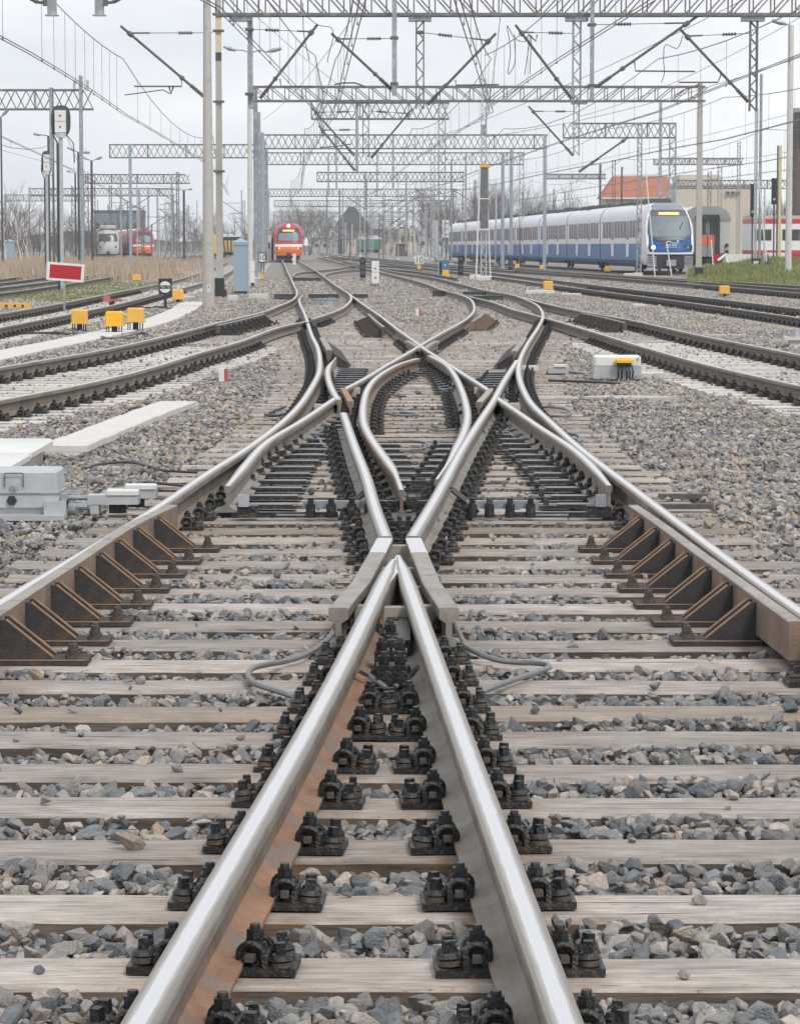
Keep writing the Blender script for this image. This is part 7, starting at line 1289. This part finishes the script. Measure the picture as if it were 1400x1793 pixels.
# ================================================================ ballast stones: individually shaped, instanced on points
def stone_shapes():
    col = bpy.data.collections.new('stone_shapes'); obs = []
    import bmesh
    for k in range(14):
        r = random.Random(100+k); bm = bmesh.new(); sx, sy, sz = r.uniform(0.8, 1.15), r.uniform(0.6, 0.95), r.uniform(0.45, 0.8)
        for i in range(13):
            u = Vector((r.gauss(0, 1), r.gauss(0, 1), r.gauss(0, 1))).normalized()*r.uniform(0.85, 1.0)
            bm.verts.new((u.x*sx, u.y*sy, u.z*sz))
        res = bmesh.ops.convex_hull(bm, input=bm.verts)
        bmesh.ops.delete(bm, geom=[g for g in res['geom_interior'] if isinstance(g, bmesh.types.BMVert)], context='VERTS')
        bmesh.ops.dissolve_limit(bm, angle_limit=math.radians(14), verts=bm.verts, edges=bm.edges)
        bmesh.ops.bevel(bm, geom=list(bm.edges), offset=0.05, segments=1, affect='EDGES', clamp_overlap=True)
        bmesh.ops.recalc_face_normals(bm, faces=bm.faces)
        me = bpy.data.meshes.new('stone_%02d' % k); bm.to_mesh(me); bm.free(); me.materials.append(MATS['stone'])
        o = bpy.data.objects.new('stone_%02d' % k, me); col.objects.link(o)
    return col
STONES = stone_shapes()
def mask_build():
    RX0, RX1, RY0, RY1, res = -16.0, 16.0, 3.0, 112.0, 0.025
    nx = int((RX1-RX0)/res); ny = int((RY1-RY0)/res); M = np.zeros((ny, nx), dtype=np.uint8)
    def rect(cx, cy, hl, hw, a, val):
        r = math.hypot(hl, hw); i0 = max(0, int((cx-r-RX0)/res)); i1 = min(nx, int((cx+r-RX0)/res)+2); j0 = max(0, int((cy-r-RY0)/res)); j1 = min(ny, int((cy+r-RY0)/res)+2)
        if abs(math.sin(a)) < 0.3: j0 = max(0, int((cy-hw-hl*abs(math.sin(a))-RY0)/res)); j1 = min(ny, int((cy+hw+hl*abs(math.sin(a))-RY0)/res)+2)
        if i1 <= i0 or j1 <= j0: return
        xx = RX0+(np.arange(i0, i1)+0.5)*res-cx; yy = RY0+(np.arange(j0, j1)+0.5)*res-cy
        XX, YY = np.meshgrid(xx, yy); u = XX*math.cos(a)+YY*math.sin(a); v = -XX*math.sin(a)+YY*math.cos(a)
        sub = M[j0:j1, i0:i1]; sub[(abs(u) < hl) & (abs(v) < hw)] |= val
    for (cx, cy, hl, hw, a) in SLEEPER_RECTS: rect(cx, cy, hl, hw+0.002, a, 1); rect(cx, cy, hl+0.02, 0.48, a, 16)
    for pth in (LSTOCK, RSTOCK, VL, VR, LRR, RLL, RLLB, LBLADE, RLR_N, RLR_I, RLR_FAR, LRL_FAR, INL, INR, BUP, BLO, BLO2, CUP, CLO, RLL_FAR, B2l, offset_path(B2l, -1.5)):
        for i in range(len(pth)-1):
            a, b = pth[i], pth[i+1]
            if a.y > 110: break
            d = b-a; rect((a.x+b.x)/2, (a.y+b.y)/2, d.length/2+0.02, 0.085, math.atan2(d.y, d.x), 2)
    for (x, y) in FASTPOS: rect(x, y, 0.22, 0.10, 0, 4)
    for (x0, y0, x1, y1) in KEEPOUT: rect((x0+x1)/2, (y0+y1)/2, (x1-x0)/2, (y1-y0)/2, 0, 8)
    for (p, hw) in KEEPPATH:
        for i in range(len(p)-1):
            d = p[i+1]-p[i]; c = (p[i+1]+p[i])/2; rect(c.x, c.y, d.length/2+0.05, hw, math.atan2(d.y, d.x), 8)
    return M, (RX0, RY0, res, nx, ny)
def ballast():
    M, (RX0, RY0, res, nx, ny) = mask_build(); pts = []
    zones = [(4.6, 9, 0.046, 0.021, 0.052, 3), (9, 14, 0.046, 0.020, 0.048, 3), (14, 24, 0.050, 0.020, 0.050, 2), (24, 40, 0.058, 0.022, 0.048, 2), (40, 62, 0.075, 0.026, 0.044, 1), (62, 100, 0.11, 0.034, 0.055, 1), (100, 150, 0.20, 0.045, 0.075, 1)]
    allp = []
    for (ya, yb, sp_, s0, s1, layers) in zones:
        for layer in range(layers):
            yy = np.arange(ya, yb, sp_)
            half = 0.5*(yb*0.145*2)+(2.1 if yb < 45 else 0.8)
            xx = np.arange(-half, half, sp_)
            XX, YY = np.meshgrid(xx, yy); XX = XX+rng.uniform(-0.5, 0.5, XX.shape)*sp_; YY = YY+rng.uniform(-0.5, 0.5, YY.shape)*sp_
            keep = np.abs(XX) < YY*0.142+(2.0 if yb < 45 else 0.6); x = XX[keep]; y = YY[keep]
            s = rng.uniform(0, 1, x.shape)**2.0*(s1-s0*0.8)+s0*0.8
            if layer == 0 and layers > 1: z = np.full(x.shape, -0.070); 
            elif layer == 1 and layers > 2: z = np.full(x.shape, -0.048)
            else:
                z = -0.020+0.012*np.sin(x*1.9+y*0.7)+0.014*np.sin(x*4.3-y*1.1+1.3)+0.012*np.sin(y*5.7+x*2.2); kp = rng.uniform(0, 1, x.shape) < (0.92 if ya < 24 else 1); x, y, s, z = x[kp], y[kp], s[kp], z[kp]
            ci = ((x-RX0)/res).astype(int).clip(0, nx-1); cj = ((y-RY0)/res).astype(int).clip(0, ny-1); mk = M[cj, ci]; r = rng.uniform(0, 1, x.shape)
            on_sl = (mk & 1) > 0; on_rail = (mk & 2) > 0; on_fast = (mk & 4) > 0; no = (mk & 8) > 0
            strayp = 0.016 if ya < 14 else (0.035 if ya < 24 else (0.04 if ya < 38 else (0.10 if ya < 50 else 0.25)))
            ok = (~no) & (~on_rail) & (~(on_fast & on_sl)) & ((~on_sl) | ((r < strayp) & (layer == layers-1)))
            x, y, s, z, on_sl = x[ok], y[ok], s[ok], z[ok], on_sl[ok]
            z = np.where(on_sl, s*0.45, z+rng.uniform(-0.010, 0.010, x.shape)); s = np.where(on_sl, s*0.85, s)
            # stones close to a sleeper edge keep clear of the timber unless they sit low
            off = ~on_sl
            for dy in (-1, 1):
                cj2 = ((y+dy*s*0.7-RY0)/res).astype(int).clip(0, ny-1); ci2 = ((x-RX0)/res).astype(int).clip(0, nx-1)
                near = ((M[cj2, ci2] & 1) > 0) & off; z = np.where(near, np.minimum(z, -0.030), z); s = np.where(near, s*0.8, s)
            # outside the tracks the bed rises level with the timbers
            ci3 = ((x-RX0)/res).astype(int).clip(0, nx-1); cj3 = ((y-RY0)/res).astype(int).clip(0, ny-1); zone = (M[cj3, ci3] & 16) > 0; outside = (~zone) & off
            lim = np.where(y < 14, 0.010, -0.004)-0.55*s; z = np.where(zone & off & (layer == layers-1), np.minimum(z, lim+rng.uniform(-0.006, 0.012, x.shape)), z)
            z = np.where(outside & (layer == layers-1), z+0.012, z)
            allp.append(np.stack([x, y, z, s], 1))
    P = np.concatenate(allp); n = len(P)
    me = bpy.data.meshes.new('ballast_stones'); me.vertices.add(n); me.vertices.foreach_set('co', P[:, :3].astype(np.float32).ravel())
    def attr(nm, ty, arr, key):
        a = me.attributes.new(nm, ty, 'POINT'); a.data.foreach_set(key, arr.astype(np.float32 if ty != 'INT' else np.int32).ravel())
    rot = rng.uniform(0, 2*pi, (n, 3)); rot[:, 0] = rng.normal(0, 0.45, n); rot[:, 1] = rng.normal(0, 0.45, n)
    attr('srot', 'FLOAT_VECTOR', rot, 'vector')
    sv = np.stack([P[:, 3]*rng.uniform(0.85, 1.25, n), P[:, 3]*rng.uniform(0.8, 1.1, n), P[:, 3]*rng.uniform(0.75, 1.15, n)], 1); attr('sscale', 'FLOAT_VECTOR', sv, 'vector')
    attr('sidx', 'INT', rng.integers(0, 14, n), 'value')
    y = P[:, 1]; x = P[:, 0]; t_ = rng.beta(1.3, 1.7, n)+0.05*np.sin(x*0.9+y*0.35)+np.clip((y-10)/50, 0, 0.16); outl = rng.uniform(0, 1, n) < 0.02; t_ = np.where(outl, rng.uniform(0.85, 1, n), t_)
    attr('tint', 'FLOAT', np.clip(t_, 0, 1), 'value')
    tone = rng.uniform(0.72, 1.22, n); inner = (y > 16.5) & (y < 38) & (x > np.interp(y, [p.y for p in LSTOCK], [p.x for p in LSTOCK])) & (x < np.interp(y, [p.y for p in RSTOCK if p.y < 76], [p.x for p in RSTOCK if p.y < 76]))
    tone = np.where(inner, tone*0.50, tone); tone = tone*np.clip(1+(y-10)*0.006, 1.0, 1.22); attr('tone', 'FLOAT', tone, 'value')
    o = bpy.data.objects.new('ballast_stones', me); C.objects.link(o); o['kind'] = 'stuff'; o['label'] = 'grey and brown crushed stone ballast between and around the sleepers'
    ng = bpy.data.node_groups.new('scatter_stones', 'GeometryNodeTree'); ng.interface.new_socket('Geometry', in_out='INPUT', socket_type='NodeSocketGeometry'); ng.interface.new_socket('Geometry', in_out='OUTPUT', socket_type='NodeSocketGeometry')
    gi = ng.nodes.new('NodeGroupInput'); go = ng.nodes.new('NodeGroupOutput'); ip = ng.nodes.new('GeometryNodeInstanceOnPoints'); ci = ng.nodes.new('GeometryNodeCollectionInfo')
    ci.inputs['Collection'].default_value = STONES; ci.inputs['Separate Children'].default_value = True; ci.inputs['Reset Children'].default_value = True
    def na(nm, ty):
        q = ng.nodes.new('GeometryNodeInputNamedAttribute'); q.data_type = ty; q.inputs['Name'].default_value = nm; return q.outputs['Attribute']
    l = ng.links.new; l(gi.outputs[0], ip.inputs['Points']); l(ci.outputs[0], ip.inputs['Instance']); ip.inputs['Pick Instance'].default_value = True
    l(na('sidx', 'INT'), ip.inputs['Instance Index']); l(na('srot', 'FLOAT_VECTOR'), ip.inputs['Rotation']); l(na('sscale', 'FLOAT_VECTOR'), ip.inputs['Scale']); l(ip.outputs[0], go.inputs[0])
    md = o.modifiers.new('scatter', 'NODES'); md.node_group = ng
    print('stones', n)
ballast()
